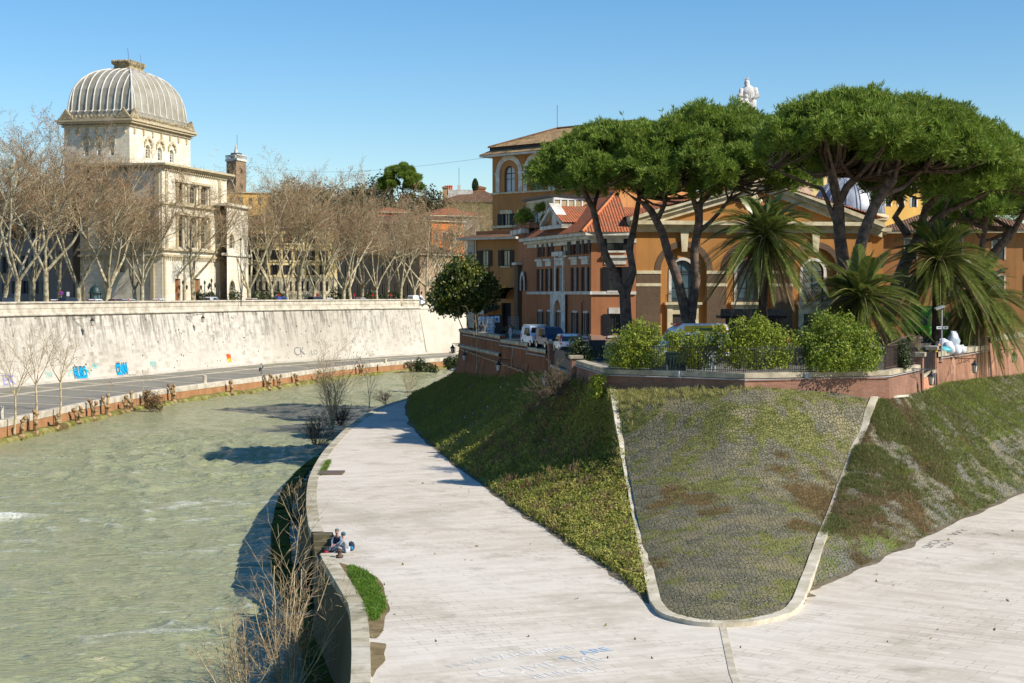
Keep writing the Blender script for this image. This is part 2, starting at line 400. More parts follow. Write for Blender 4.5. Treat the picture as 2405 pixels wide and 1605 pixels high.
for i in range(22):
    a0 = sp[0].lerp(sp[1], i / 22); a1 = sp[0].lerp(sp[1], (i + 1) / 22); d = (a1 - a0).normalized(); nn = Vector((d.y, -d.x))
    z = ZQ + .4 + i * .42
    q = [a0 + nn * 2.3, a1 + nn * 2.3, a1 + nn * .1, a0 + nn * .1]
    st.prism(q, ZQ - .3, z)
st.build('stair', clean, wall2)
st = MB(); fr = Face(sp[0], sp[1])
st.mesh([fr.p(0, ZQ + .3, 2.36), fr.p(fr.L, ZQ + 9.6, 2.36), fr.p(fr.L, ZQ + 10.6, 2.36), fr.p(0, ZQ + 1.4, 2.36), fr.p(0, ZQ + .3, 2.6), fr.p(fr.L, ZQ + 9.6, 2.6), fr.p(fr.L, ZQ + 10.6, 2.6), fr.p(0, ZQ + 1.4, 2.6)],
        [(0, 1, 2, 3), (7, 6, 5, 4), (0, 4, 5, 1), (3, 2, 6, 7), (0, 3, 7, 4), (1, 5, 6, 2)]); st.build('stair_parapet', capm, wall2)

# quay deck
def interp_path(P, n):
    L = [0]
    for i in range(1, len(P)): L.append(L[-1] + (P[i] - P[i - 1]).length)
    out = []
    for k in range(n):
        t = L[-1] * k / (n - 1); i = 1
        while i < len(L) - 1 and L[i] < t: i += 1
        out.append(P[i - 1].lerp(P[i], (t - L[i - 1]) / max(1e-6, L[i] - L[i - 1])))
    return out
m = NM('basalt_setts', .85, .25); p = m.pos()
vo = m.nd('ShaderNodeTexVoronoi', {'Vector': p, 'Scale': 4.0})
c = m.mix(m.ramp(m.noise(p, .25, 5, .6), .35, .65), lin(140, 136, 124), lin(114, 112, 104)); c = m.mix(m.math('MULTIPLY', vo.outputs['Distance'], .5), c, lin(140, 134, 118))
sand = m.ramp(m.noise(m.map(p, (.35, .12, 1), (0, 0, R(20))), .7, 5, .6), .60, .72); c = m.mix(m.math('MULTIPLY', sand, .6), c, lin(176, 158, 122))
gr = m.math('MULTIPLY', m.ramp(m.noise(p, .16, 5, .65), .52, .66), m.attr('inner')); c = m.mix(m.math('MULTIPLY', gr, .75), c, lin(110, 112, 52))
m.col(c).bump(vo.outputs['Distance'], .4, .03); MQ = m.m
N = 120; qe = interp_path(QE, N); wf = interp_path(smooth_path([tuple(x) for x in WF] + [tuple(x) for x in WF2[1:]], 5), N)
# align both rims by nearest points
qe2 = []; 
for x in qe:
    j = min(range(len(wf)), key=lambda k: (wf[k] - x).length); qe2.append(wf[j])
vs = []; fs = []; inner = []; M_ = 8
for i in range(N):
    for j in range(M_):
        t = j / (M_ - 1); q = qe[i].lerp(qe2[i], t * 1.04); vs.append((q.x, q.y, ZQ + .02 * t)); inner.append(max(0, min(1, (t - .35) * 2.4)))
for i in range(N - 1):
    for j in range(M_ - 1): fs.append((i * M_ + j, (i + 1) * M_ + j, (i + 1) * M_ + j + 1, i * M_ + j + 1))
props(np_obj('quay_paving', vs, fs, MQ, attrs={'inner': inner}), kind='structure')
# white stone strips in the paving
wst = plain('white_strip', lin(204, 194, 174), lin(165, 154, 132), 1.2, .9, .15)
b = MB(); strip = lambda P, w2, z: b.ribbon(P, [(-w2, z), (w2, z)])
L1 = [qe[i].lerp(qe2[i], .60) for i in range(N)]; strip(L1[::-1], .75, ZQ + .03)
acc = 0; nxt = 6
for i in range(1, N):
    acc += (qe[i] - qe[i - 1]).length
    if acc > nxt:
        nxt += 12.5; j = min(N - 1, i + 3)
        strip([qe[i].lerp(qe2[i], .06), qe[j].lerp(qe2[j], .98)], .42, ZQ + .034)
props(b.build('quay_paving_strip', wst), kind='structure')
# quay front: coping, brick, mossy ledge
obrick = brick_mat('orange_quay_brick', lin(176, 122, 80), lin(150, 98, 64), lin(166, 134, 100), .28, .075, .012, lin(110, 84, 52), .55, pale=lin(190, 146, 104))
m = NM('mossy_stone', .95, .1); p = m.pos()
c = m.mix(m.ramp(m.noise(p, .9, 6, .65), .38, .62), lin(94, 98, 30), lin(150, 140, 92)); c = m.mix(m.ramp(m.noise(p, .35, 4), .55, .7), c, lin(92, 76, 50))
m.col(c).bump(m.noise(p, 2.5, 6, .7), .9, .15); moss = m.m
qw = thing('quay_front', 'orange brick quay front with pale coping and mossy footing along the far bank', 'quay wall', (QE[0].x, QE[0].y, 0))
b = MB(); b.ribbon(QE, [(.0, ZQ - .75), (.05, ZQ - .72), (.05, ZQ - .02), (-.05, ZQ + .06), (-.75, ZQ + .07)]); b.build('coping', capm, qw, uv=True)
b = MB(); b.ribbon(QE, [(.05, 1.2), (.0, ZQ - .72)]); b.build('brick_face', obrick, qw, uv=True)
b = MB(); fo = [(random.uniform(.9, 1.35), random.uniform(1.2, 1.55)) for _ in QE]
b.ribbon(QE, lambda i: [(fo[i][0] + .3, -1), (fo[i][0] + .15, fo[i][1] * .75), (fo[i][0] - .2, fo[i][1]), (0, fo[i][1] + .06)])
b.build('footing', moss, qw)

# street & land behind the wall
m = NM('street_asphalt', .9, .2); p = m.pos(); m.col(m.mix(m.ramp(m.noise(p, .1, 5), .4, .6), (.10, .095, .085, 1), (.16, .145, .12, 1))); MSt = m.m
TP = smooth_path([tuple(x) for x in WF] + [tuple(x) for x in WF2[1:]], 6)
b = MB(); b.ribbon(TP, [(-2.2, ZS), (-900, ZS)], smooth_n=True)
rim = [(q.x - 2.0, q.y + 2.0) for q in TP]
b = MB(); b.face([(x, y, ZS) for x, y in rim] + [(700, 900, ZS), (700, 2600, ZS), (-1500, 2600, ZS), (-1500, 100, ZS)]); b.face([(rim[-1][0], rim[-1][1], ZS), (700, 900, ZS), (700, 900, -4), (rim[-1][0], rim[-1][1], -4)]); b.face([(700, 900, ZS), (700, 2600, ZS), (700, 2600, -4), (700, 900, -4)]); props(b.build('street', MSt), kind='structure')

# ---------------------------------------------------------------- island platform
OE = [(-10, 262), (-11, 225), (-12.2, 191), (-14.8, 171), (-15.6, 148.4), (-15.3, 129), (-14.9, 118.8), (-14.0, 106), (-12.6, 93.9), (-11.05, 83.4), (-10.62, 81.3)]
OE = smooth_path(OE, 3)
OE2 = smooth_path([(-9.3, 74.5), (-8.95, 72.6), (-7.7, 67.1), (-6.65, 62.4), (-6.3, 60), (-5.24, 50), (-4.6, 40), (-2, 26)], 3)
notch = [Vector((-9.55, 81.3)), Vector((-8.4, 74.5))]
def pave_mat():
    m = NM('travertine_paving', .85, .2); uv = m.uv(); p = m.pos()
    br = m.nd('ShaderNodeTexBrick', {'Vector': uv, 'Color1': lin(226, 216, 200), 'Color2': lin(198, 189, 171), 'Mortar': lin(180, 172, 156), 'Scale': 1.0, 'Mortar Size': .010, 'Mortar Smooth': .4, 'Brick Width': 1.05, 'Row Height': .46, 'Bias': -.3})
    br2 = m.nd('ShaderNodeTexBrick', {'Vector': uv, 'Color1': W_, 'Color2': (.0, .0, .0, 1), 'Mortar': W_, 'Scale': 1.0, 'Mortar Size': 0.0, 'Brick Width': 1.05, 'Row Height': .46, 'Bias': -.5})
    a = m.mix(m.math('MULTIPLY', m.ramp(br2.outputs[0], .12, .0), .45), br.outputs[0], lin(180, 168, 150))
    # whole worn courses, streaks along the courses, cloudy dirt
    a = m.mix(m.math('MULTIPLY', m.ramp(m.noise(m.map(uv, (.09, 1.1, 1)), 1.0, 5, .65), .50, .72), .55), a, lin(172, 158, 138))
    a = m.mix(m.math('MULTIPLY', m.ramp(m.noise(m.map(uv, (.35, 2.6, 1)), 1.2, 6, .7), .55, .75), .5), a, lin(160, 148, 130))
    a = m.mix(m.math('MULTIPLY', m.ramp(m.noise(p, .09, 4, .6), .42, .68), .40), a, lin(224, 216, 204))
    a = m.mix(m.math('MULTIPLY', m.ramp(m.noise(p, .5, 6, .72), .55, .72), .6), a, lin(144, 132, 112))
    a = m.mix(m.math('MULTIPLY', m.ramp(m.noise(m.map(p, (1, 1, 1), (0, 0, 0), (7, 3, 0)), .13, 6, .68), .52, .66), .55), a, lin(160, 149, 128))
    # moss and grit in some joints
    jm = m.math('MULTIPLY', m.math('SUBTRACT', 1.0, br2.outputs['Fac']), 0.0)
    j = m.math('MULTIPLY', br.outputs['Fac'], m.ramp(m.noise(p, .35, 4, .6), .50, .60)); a = m.mix(m.math('MULTIPLY', j, .9), a, lin(74, 70, 44))
    sp = m.ramp(m.noise(p, 3.2, 5, .7), .70, .74); a = m.mix(m.math('MULTIPLY', sp, m.math('MULTIPLY', m.ramp(m.noise(p, .2, 3), .5, .6), .7)), a, lin(92, 84, 58))
    m.col(a); m.bump(m.math('ADD', m.math('MULTIPLY', br.outputs['Fac'], -1.0), m.math('MULTIPLY', m.noise(m.map(uv, (1, 3, 1)), 5, 5, .65), .7)), .45, .02); return m.m
MPV = pave_mat()
def rot_uv(pts, a): return [(q[0] * math.cos(a) + q[1] * math.sin(a), -q[0] * math.sin(a) + q[1] * math.cos(a)) for q in pts]
def island_pavement():
    seam = [Vector((8.05, 26)), Vector((7.0, 50)), Vector((8.05, 58.5)), Vector((6, 140)), Vector((2, 262))]
    left = OE + notch + OE2 + seam
    right = [seam[4], seam[3], seam[2], seam[1], seam[0]] + [Vector((40, 26)), Vector((62, 120)), Vector((110, 200)), Vector((110, 262))]
    b = MB()
    for P, a in ((left, R(20)), (right, R(-33))):
        b.face([(q.x, q.y, ZP) for q in P], 0, rot_uv(P, a))
    o = b.build('pavement', MPV, uv=True); props(o, kind='structure'); return o
pavement = island_pavement()
# centre seam: a raised white course pointing upstream
b = MB(); b.ribbon([(7.2, 47), (7.4, 51), (8.05, 58.2)][::-1], [(-.13, ZP + .004), (-.13, ZP + .02), (.13, ZP + .02), (.13, ZP + .004)]); props(b.build('kerb', wst), kind='structure')

m = NM('old_coping', .9, .15); p = m.pos(); uv = m.uv()
br = m.nd('ShaderNodeTexBrick', {'Vector': m.map(uv, (1, 1, 1)), 'Color1': lin(196, 186, 164), 'Color2': lin(160, 150, 124), 'Mortar': lin(96, 88, 66), 'Scale': 1.0, 'Mortar Size': .02, 'Brick Width': 1.3, 'Row Height': 5.0})
a = m.mix(m.ramp(m.noise(p, .9, 6, .7), .45, .7), br.outputs[0], lin(112, 106, 80)); a = m.mix(m.math('MULTIPLY', m.ramp(m.noise(p, .3, 4), .52, .7), .7), a, lin(210, 202, 186)); m.col(a).bump(m.noise(p, 4, 5), .5, .03); oldcop = m.m
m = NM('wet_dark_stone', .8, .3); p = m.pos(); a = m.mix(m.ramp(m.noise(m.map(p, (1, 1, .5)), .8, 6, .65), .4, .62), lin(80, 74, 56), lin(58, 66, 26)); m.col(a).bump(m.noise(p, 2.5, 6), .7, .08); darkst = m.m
iw = thing('platform_wall', 'dark stone side wall with pale worn coping edging the near stone platform', 'quay wall', (OE2[0].x, OE2[0].y, 0))
rev1 = [q for q in OE]; rev2 = [q for q in OE2]
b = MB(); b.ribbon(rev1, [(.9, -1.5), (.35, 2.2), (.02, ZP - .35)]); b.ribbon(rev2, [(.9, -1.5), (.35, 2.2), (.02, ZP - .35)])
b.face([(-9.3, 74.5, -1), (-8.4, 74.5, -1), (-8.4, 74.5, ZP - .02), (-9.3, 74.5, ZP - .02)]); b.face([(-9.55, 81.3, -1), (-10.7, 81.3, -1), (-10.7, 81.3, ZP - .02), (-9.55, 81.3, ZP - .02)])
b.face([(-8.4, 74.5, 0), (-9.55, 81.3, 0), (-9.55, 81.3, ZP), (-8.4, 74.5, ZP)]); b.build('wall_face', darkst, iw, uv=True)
b = MB()
for P in (rev1, rev2): b.ribbon(P, [(.0, ZP - .38), (.06, ZP - .36), (.06, ZP + .03), (-.6, ZP + .035), (-.6, ZP - .05)])
b.build('coping', oldcop, iw, uv=True)
b = MB()
for i in range(12):   # stair flight sunk into the platform, falling towards the viewer
    y1 = 81.25 - i * .56; y0 = y1 - .56; xr = lambda y: -9.55 + (81.3 - y) / 6.8 * 1.15; xl = lambda y: -10.62 + (81.3 - y) / 6.8 * 1.32
    b.prism([(xl(y0), y0), (xr(y0), y0), (xr(y1), y1), (xl(y1), y1)], .5, ZP - .04 - i * .30)
b.build('stair', oldcop, iw)
b = MB(); b.box(-9.3, -7.6, 73.95, 74.5, ZP - .3, ZP + .035); b.build('stair_head', wst, iw)

# mossy ledge at the waterline
LG = [at_z(u, v, ZW + .3) for u, v in ((760, 1060), (702, 1101), (669, 1141), (651, 1184), (641, 1227), (640, 1270), (641, 1314), (648, 1345), (668, 1400), (700, 1480), (735, 1605))]
LG = smooth_path([(q.x, q.y) for q in LG], 2)
b = MB()
for k in range(len(LG) - 1):
    h = ZW + .26 + random.uniform(-.06, .10)
    b.ribbon([LG[k], LG[k + 1]], [(.25, 0), (.05, h), (-1.1, h + .05), (-1.4, -.5)])
m = NM('green_moss', .95, .1); p = m.pos(); m.col(m.mix(m.ramp(m.noise(p, 1.2, 6, .65), .35, .65), lin(74, 96, 14), lin(46, 52, 22))).bump(m.noise(p, 5, 5), .8, .1); gmoss = m.m
props(b.build('ledge', gmoss), 'low green mossy stone ledge at the waterline below the platform', 'ledge')
# mud bank between ledge and wall
b = MB(); bank = []
nb = 60; oa = interp_path(OE, nb) ; 
vs = []; fs = []
ol = interp_path(OE + OE2, 90)
for i, q in enumerate(ol):
    d = (ol[min(i + 1, 89)] - ol[max(i - 1, 0)]).normalized(); nn = Vector((d.y, -d.x))
    wdt = 2.2 + 2.6 * max(0, min(1, (q.y - 105) / 25)) * max(0, min(1, (210 - q.y) / 30)) + .8 * noise.noise((q.x * .3, q.y * .3, 0))
    for j in range(6):
        t = j / 5; pp = q + nn * (wdt * t)
        hh = ZW * .75 + (.5 + 1.4 * max(0, min(1, (q.y - 105) / 25))) * (1 - t) ** 1.2 - .5 * t + .25 * noise.noise((pp.x * .8, pp.y * .8, 3))
        vs.append((pp.x, pp.y, hh))
for i in range(89):
    for j in range(5): fs.append((i * 6 + j, (i + 1) * 6 + j, (i + 1) * 6 + j + 1, i * 6 + j + 1))
m = NM('bank_soil', .95, .1); p = m.pos(); a = m.mix(m.ramp(m.noise(p, .5, 6, .65), .42, .6), lin(84, 72, 50), lin(66, 78, 24)); m.col(a).bump(m.noise(p, 3, 6), .9, .15)
props(np_obj('bank_ground', vs, fs, m.m, smooth=True), kind='structure')
# ================================================================ SLOPES OF THE ISLAND BOW
PL = [((-4, 262), (4, 215, 8)), ((-7.5, 235), (1, 197, 8.2)), ((-11.0, 208), (-3.2, 184, 8.6)), ((-12.5, 191), (-5.8, 176, 9.0)), ((-11.2, 165), (-4.6, 165, 9.1)), ((-9.3, 146), (-1.6, 150, 9.6)), ((-6.8, 129), (.6, 138, 10.2)), ((-4, 113), (2.5, 126, 10.8)),
      ((-1.9, 102.5), (3.6, 117, 11.1)), ((.13, 91), (4.3, 110, 11.2)), ((2, 82.7), (5.0, 104, 11.2)), ((3.5, 75), (5.6, 100, 11.2)), ((4.8, 69.2), (6.0, 98.4, 11.2)), ((5.86, 62.4), (6.4, 96.9, 11.25))]
PC = [((5.86, 62.4), (6.4, 96.9, 11.25)), ((6.0, 60.3), (8.5, 95.6, 11.4)), ((6.5, 59.1), (11, 94.0, 11.6)), ((7.4, 58.3), (13.5, 92.6, 11.76)), ((8.7, 58.3), (15.5, 92.7, 11.8)), ((9.8, 59), (18, 93.5, 11.6)), ((10.9, 60.3), (20.5, 94.6, 11.3)), ((11.7, 62.4), (22.6, 95.4, 10.9))]
PR = [((11.7, 62.4), (22.6, 95.4, 10.9)), ((12.5, 65), (23.3, 95.6, 10.9)), ((15.7, 70.2), (24.4, 97.2, 10.9)), ((19.8, 77), (25.8, 99.8, 10.9)), ((25.5, 86.6), (28.2, 104, 10.9)), ((32.8, 98), (32, 112.6, 10.9)), ((42, 112), (38, 124, 10.6)), ((60, 138), (49, 144.4, 10.0)), ((80, 170), (68, 178, 9.5))]
class Patch:
    def __init__(s, pairs, bulge, n_per, sag=lambda a: 0.0):
        s.sag = sag
        foot = smooth_path([p[0] for p in pairs], .001 + 1e9); s.n = (len(pairs) - 1) * n_per + 1
        A = []; B = []
        for i in range(len(pairs) - 1):
            for k in range(n_per):
                t = k / n_per
                A.append(s.cr([Vector((*p[0], ZP - .02)) for p in pairs], i, t)); B.append(s.cr([Vector(p[1]) for p in pairs], i, t, .0))
        A.append(Vector((*pairs[-1][0], ZP - .02))); B.append(Vector(pairs[-1][1]))
        s.A, s.B, s.bulge = A, B, bulge
    @staticmethod
    def cr(P, i, t, k=1.0):
        p1, p2 = P[i], P[i + 1]; p0 = P[i - 1] if i > 0 else p1 * 2 - p2; p3 = P[i + 2] if i + 2 < len(P) else p2 * 2 - p1
        if k == 0: return p1.lerp(p2, t)
        return .5 * ((2 * p1) + (p2 - p0) * t + (2 * p0 - 5 * p1 + 4 * p2 - p3) * t * t + (3 * p1 - p0 - 3 * p2 + p3) * t ** 3)
    def grid(s, m):
        A = np.array([tuple(q) for q in s.A]); B = np.array([tuple(q) for q in s.B]); t = np.linspace(0, 1, m)[None, :, None]
        P = A[:, None, :] * (1 - t) + B[:, None, :] * t
        tt = np.linspace(0, 1, m)[None, :]
        P[:, :, 2] += s.bulge * np.sin(np.pi * tt) + .10 * fbm(nf3, P[:, :, 0] / 3.1, P[:, :, 1] / 3.1, 3) * np.sin(np.pi * tt) ** .5
        # slopes sagged, steeper towards the brick wall, so the left bank catches sun
        wg = np.array([s.sag(i / (len(A) - 1)) for i in range(len(A))])[:, None]; zn = P[:, :, 2] - 1.0 * wg * np.sin(np.pi * tt) * (1 - tt ** 3); k = (CZ - zn) / (CZ - P[:, :, 2])
        P[:, :, 0] *= k; P[:, :, 1] *= k; P[:, :, 2] = zn
        return P
    def sample(s, n, power=1.0):
        G = s.grid(24); ai = rng.random(n) * (s.n - 1.001); tj = rng.random(n) ** power * 22.99
        i = ai.astype(int); j = tj.astype(int); a = (ai - i)[:, None]; b = (tj - j)[:, None]
        return (G[i, j] * (1 - a) + G[i + 1, j] * a) * (1 - b) + (G[i, j + 1] * (1 - a) + G[i + 1, j + 1] * a) * b, ai / (s.n - 1), tj / 23
patL, patC, patR = Patch(PL, -.35, 12, lambda a: max(0, (a - .6) / .4) ** .8), Patch(PC, 0.0, 14, lambda a: 1.0), Patch(PR, .1, 14, lambda a: max(0, 1 - a / .5))
def grass_mask(x, y): return np.clip(.45 + .55 * fbm(nf1, x / 2.4 + 11, y / 2.4, 5) + .5 * nf4(x / .55, y / .55), 0, 1)
BROWN = [(16.6, 81.5, 2.9, 3.2, 1.0), (8.3, 80.8, 2.2, 2.6, .95), (14.6, 75.5, 1.3, 1.0, .8), (10.4, 77.3, 1.1, .9, .7), (15.5, 86, 2.6, 1.4, .5), (7, 69, .9, 1.6, .5),
         (18.5, 77.5, 2.0, 3.5, .9), (21.5, 85, 1.6, 5.5, .9), (25.5, 92, 1.3, 5.5, .95), (24.2, 95.6, .7, 3.5, .8), (30, 102, 1.4, 5, .6), (22.3, 80, 1.4, 4.0, .7), (16.5, 71.2, .9, 1.6, .6)]
def brown_mask(x, y):
    r = 0
    for a, b, c, d, k in BROWN: r = r + k * np.exp(-((x - a) / c) ** 2 - ((y - b) / d) ** 2)
    return np.clip(1.25 * r * (.75 + .9 * fbm(nf2, x / 1.1, y / 1.1, 4)), 0, 1)
def ground_mat(name, stone1, stone2, green1, green2, brown, mid):
    m = NM(name, .92, .15); p = m.pos()
    wp = m.nd('ShaderNodeVectorMath', {0: p, 1: m.nd('ShaderNodeVectorMath', {0: m.nd('ShaderNodeTexNoise', {'Vector': p, 'Scale': .9, 'Detail': 2}).outputs['Color'], 1: (.35, .35, .35)}, operation='MULTIPLY').outputs[0]}, operation='ADD').outputs[0]
    vo = m.nd('ShaderNodeTexVoronoi', {'Vector': m.map(wp, (1, 1, .8)), 'Scale': 5.2, 'Randomness': .6}); ve = m.nd('ShaderNodeTexVoronoi', {'Vector': m.map(wp, (1, 1, .8)), 'Scale': 5.2, 'Randomness': .6}, feature='DISTANCE_TO_EDGE')
    sep = m.nd('ShaderNodeSeparateColor', {0: vo.outputs['Color']})
    st = m.mix(sep.outputs[0], stone1, stone2); st = m.mix(m.ramp(m.noise(p, .5, 5, .65), .45, .68), st, lin(150, 138, 106))
    joint = m.ramp(ve.outputs['Distance'], .02, .085, W_, (0, 0, 0, 1))
    jg = m.mix(m.noise(p, 1.4, 4, .6), lin(62, 60, 38), green1)
    a = m.mix(m.math('MULTIPLY', joint, .75), st, jg)
    a = m.mix(m.math('MULTIPLY', m.ramp(m.noise(p, .45, 6, .7), .44, .66), .30), a, lin(118, 114, 74))
    fine = m.noise(p, 3.4, 7, .75)
    br = m.ramp(m.math('ADD', m.attr('brown'), m.math('MULTIPLY', m.math('SUBTRACT', fine, .5), 1.6)), .50, .75)
    a = m.mix(m.math('MULTIPLY', br, .85), a, m.mix(m.noise(p, 6, 4, .7), brown, tuple(x * .55 for x in brown[:3]) + (1,)))
    gr = m.ramp(m.math('ADD', m.attr('grass'), m.math('MULTIPLY', m.math('SUBTRACT', m.noise(p, 4.5, 6, .75), .5), 2.0)), mid, mid + .2)
    a = m.mix(m.math('MULTIPLY', gr, .85), a, m.mix(m.noise(p, 2.6, 5, .65), green1, green2))
    a = m.mix(m.math('MULTIPLY', m.ramp(m.noise(p, 7.0, 5, .8), .52, .68), .4), a, tuple(x * .45 for x in stone1[:3]) + (1,)); a = m.mix(m.math('MULTIPLY', m.ramp(m.noise(m.map(p, (1, 1, 1), (0, 0, 0), (5, 5, 5)), 5.0, 5, .8), .60, .72), .5), a, lin(176, 166, 136))
    m.col(a); m.bump(m.math('ADD', m.ramp(ve.outputs['Distance'], 0, .12), m.math('MULTIPLY', fine, 1.1)), .9, .09); return m.m
G1, G2, BRN = lin(112, 116, 52), lin(142, 140, 82), lin(142, 112, 66)
gC = ground_mat('mossy_cobbles', lin(96, 93, 82), lin(134, 127, 108), G1, G2, BRN, .58)
gR = ground_mat('weedy_cobbles', lin(112, 108, 100), lin(134, 130, 120), lin(84, 104, 30), lin(120, 126, 52), lin(122, 92, 50), .56)
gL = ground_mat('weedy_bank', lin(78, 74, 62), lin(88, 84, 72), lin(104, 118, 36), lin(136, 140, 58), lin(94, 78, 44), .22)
def patch_obj(name, pat, m, mat, kind='structure'):
    G = pat.grid(m); n = G.shape[0]; idx = np.arange(n * m).reshape(n, m)
    f = np.stack([idx[:-1, :-1], idx[1:, :-1], idx[1:, 1:], idx[:-1, 1:]], -1).reshape(-1, 4)
    x, y = G[:, :, 0].ravel(), G[:, :, 1].ravel()
    return props(np_obj(name, G.reshape(-1, 3), f, mat, smooth=True, attrs={'grass': grass_mask(x, y), 'brown': brown_mask(x, y)}), kind=kind)
patch_obj('slope_left', patL, 40, gL); patch_obj('slope_front', patC, 90, gC); patch_obj('slope_right', patR, 50, gR)
# washed-down dirt and painted plant shade on the paving along the slope foot
b = MB()
for pat, sg_ in ((patL, 1), (patR, -1)):
    ft_ = [q for q in pat.A if q.y < 195]; n_ = len(ft_)
    for i in range(n_ - 1):
        row = []
        for j in (i, i + 1):
            d_ = (ft_[min(j + 1, n_ - 1)] - ft_[max(j - 1, 0)]).normalized(); nn = Vector((d_.y, -d_.x, 0)) * (1 if pat is patL else 1); k_ = .18 + .55 * max(0, noise.noise((j * .23, sg_ * 4.0, 0)) + .2); nn = -nn if (ft_[j] - Vector((9, 90, 0)) + nn).xy.length < (ft_[j] - Vector((9, 90, 0))).xy.length else nn
            row.append((ft_[j] - nn * .4, ft_[j] + nn * max(.05, k_)))
        b.face([(*row[0][0].xy, ZP + .005), (*row[1][0].xy, ZP + .005), (*row[1][1].xy, ZP + .005), (*row[0][1].xy, ZP + .005)])
props(b.build('grit_plant_shade', plain('grit_and_shade', lin(132, 120, 98), lin(92, 84, 66), 2.2, .95, .1)), kind='structure')
# kerb of white stone up both edges and round the tip
kerbm = plain('kerb_stone', lin(206, 196, 176), lin(150, 140, 112), .8, .9, .15, bump=.4, lo=.38, hi=.72)
GL_ = [v for v in patL.grid(40)[-1]]; GR_ = [v for v in patC.grid(40)[-1]]; tip = [patC.grid(2)[i][0] for i in range(patC.n)]
def kerb_run(P, w2, h):
    b = MB(); n = len(P)
    rows = []
    for i, q in enumerate(P):
        d = Vector(P[min(i + 1, n - 1)]) - Vector(P[max(i - 1, 0)]); nn = Vector((d.y, -d.x, 0)).normalized(); q = Vector(q)
        k = w2 * (1 + .10 * noise.noise((i * .9, 3, 0)))
        hh = h * (1 + .18 * noise.noise((i * .6, 9, 0)))
        rows.append([q - nn * k + Vector((0, 0, -.3)), q - nn * k + Vector((0, 0, hh)), q + nn * k + Vector((0, 0, hh)), q + nn * k + Vector((0, 0, -.3))])
    for i in range(n - 1):
        for j in range(3): b.face([rows[i][j], rows[i + 1][j], rows[i + 1][j + 1], rows[i][j + 1]])
    return b
allk = [Vector(q) for q in GL_[::-1]][:-1] + [Vector(q) for q in tip] + [Vector(q) for q in GR_[1:]]
props(kerb_run(allk, .23, .20).build('kerb', kerbm), kind='structure')
b = MB(); b.ribbon([(22.6, 95.3), (25.4, 98.3)], [(.1, 10.9), (.1, 11.02), (-.2, 11.02)]); props(b.build('kerb', kerbm), kind='structure')

# ---------------------------------------------------------------- grass and weeds (stuff)
def blades(P, h, wd, lean, k, mat, name, label=None, cat='grass', hj=.5, updir=None):
    n = len(P); P = np.repeat(P, k, 0) + rng.normal(0, 1, (n * k, 3)) * np.array([.10, .10, .0]) * (lean + .3)
    hh = np.repeat(np.broadcast_to(h, (n,)), k) * (1 - hj * rng.random(n * k)); az = rng.random(n * k) * 2 * np.pi
    t = np.stack([np.cos(az), np.sin(az), np.zeros_like(az)], 1); ln = rng.normal(0, lean, (n * k, 2))
    tipv = P + np.stack([ln[:, 0] * hh, ln[:, 1] * hh, hh], 1); ww = (wd * (.7 + .6 * rng.random(n * k)))[:, None]
    midv = P + (tipv - P) * .55 + np.stack([ln[:, 0] * hh * -.12, ln[:, 1] * hh * -.12, hh * .06], 1)
    V = np.stack([P - t * ww, P + t * ww, midv + t * ww * .9, tipv, midv - t * ww * .9], 1).reshape(-1, 3)
    b0 = np.arange(n * k)[:, None] * 5; f = b0 + np.array([[0, 1, 2, 4]]); f2 = np.concatenate([b0 + 4, b0 + 2, b0 + 3, b0 + 3], 1)
    # triangles for the tips
    ft = np.concatenate([np.concatenate([f[:, [0, 1, 2]], f[:, [0, 2, 3]]]), f2[:, :3]])
    return props(np_obj(name, V, ft, mat), label, cat, kind='stuff')
weedm = foliage('weed_green', (.17, .22, .03), (.34, .37, .08), .5, c3=(.24, .16, .07))
weedm2 = foliage('weed_olive', (.40, .41, .06), (.58, .55, .15), .5, c3=(.21, .13, .06))
grassy = foliage('long_grass', (.36, .36, .08), (.50, .46, .18), .4, c3=(.44, .36, .20))
greeng = foliage('green_grass', (.11, .17, .02), (.20, .25, .05), .35)
mixg = foliage('mixed_grass', (.13, .17, .03), (.22, .235, .075), .35, c3=(.25, .19, .09))
dryg = foliage('dry_grass', (.20, .135, .06), (.30, .22, .11), .3, c3=(.16, .17, .05))
vividturf = foliage('bright_turf', (.21, .29, .03), (.34, .40, .075), .45, c3=(.27, .22, .09))
drym = foliage('dry_stalk', (.20, .12, .06), (.28, .18, .09), .2)
def leafy(P, h, size, k, mat, name, label, cat='weeds'):
    """low leafy plants: k small leaves up a short stem"""
    n = len(P); Q = np.repeat(P, k, 0); t = rng.random(n * k); hh = np.repeat(h, k)
    c = Q + np.stack([rng.normal(0, .11, n * k), rng.normal(0, .11, n * k), hh * (.15 + .85 * t)], 1)
    return props(quads(c, size * (.6 + .8 * rng.random(n * k)), mat, name, up=.3, out=np.array([tuple(SUN)]) * 1.1), label, cat, kind='stuff')
def quads(c, s, mat, name, parent=None, up=.4, asp=.5, out=None, off=None):
    """leaf-shaped quads (rhombs) at centres c, random orientation biased upward / outward"""
    n = len(c); d = rng.normal(0, 1, (n, 3)); d[:, 2] = np.abs(d[:, 2]) * up + d[:, 2] * (1 - up)
    if out is not None: d = d + out
    d /= np.linalg.norm(d, axis=1)[:, None]; r = rng.normal(0, 1, (n, 3)); e = np.cross(d, r); e /= np.linalg.norm(e, axis=1)[:, None]
    g = np.cross(d, e); s = np.broadcast_to(s, (n,))[:, None] * .5
    bend = d * s * .25
    V = np.stack([c - e * s, c + g * s * asp + bend, c + e * s, c - g * s * asp + bend], 1).reshape(-1, 3)
    f = np.arange(n)[:, None] * 4 + np.array([[0, 1, 2, 3]])
    return np_obj(name, V, f, mat, parent, off=off)
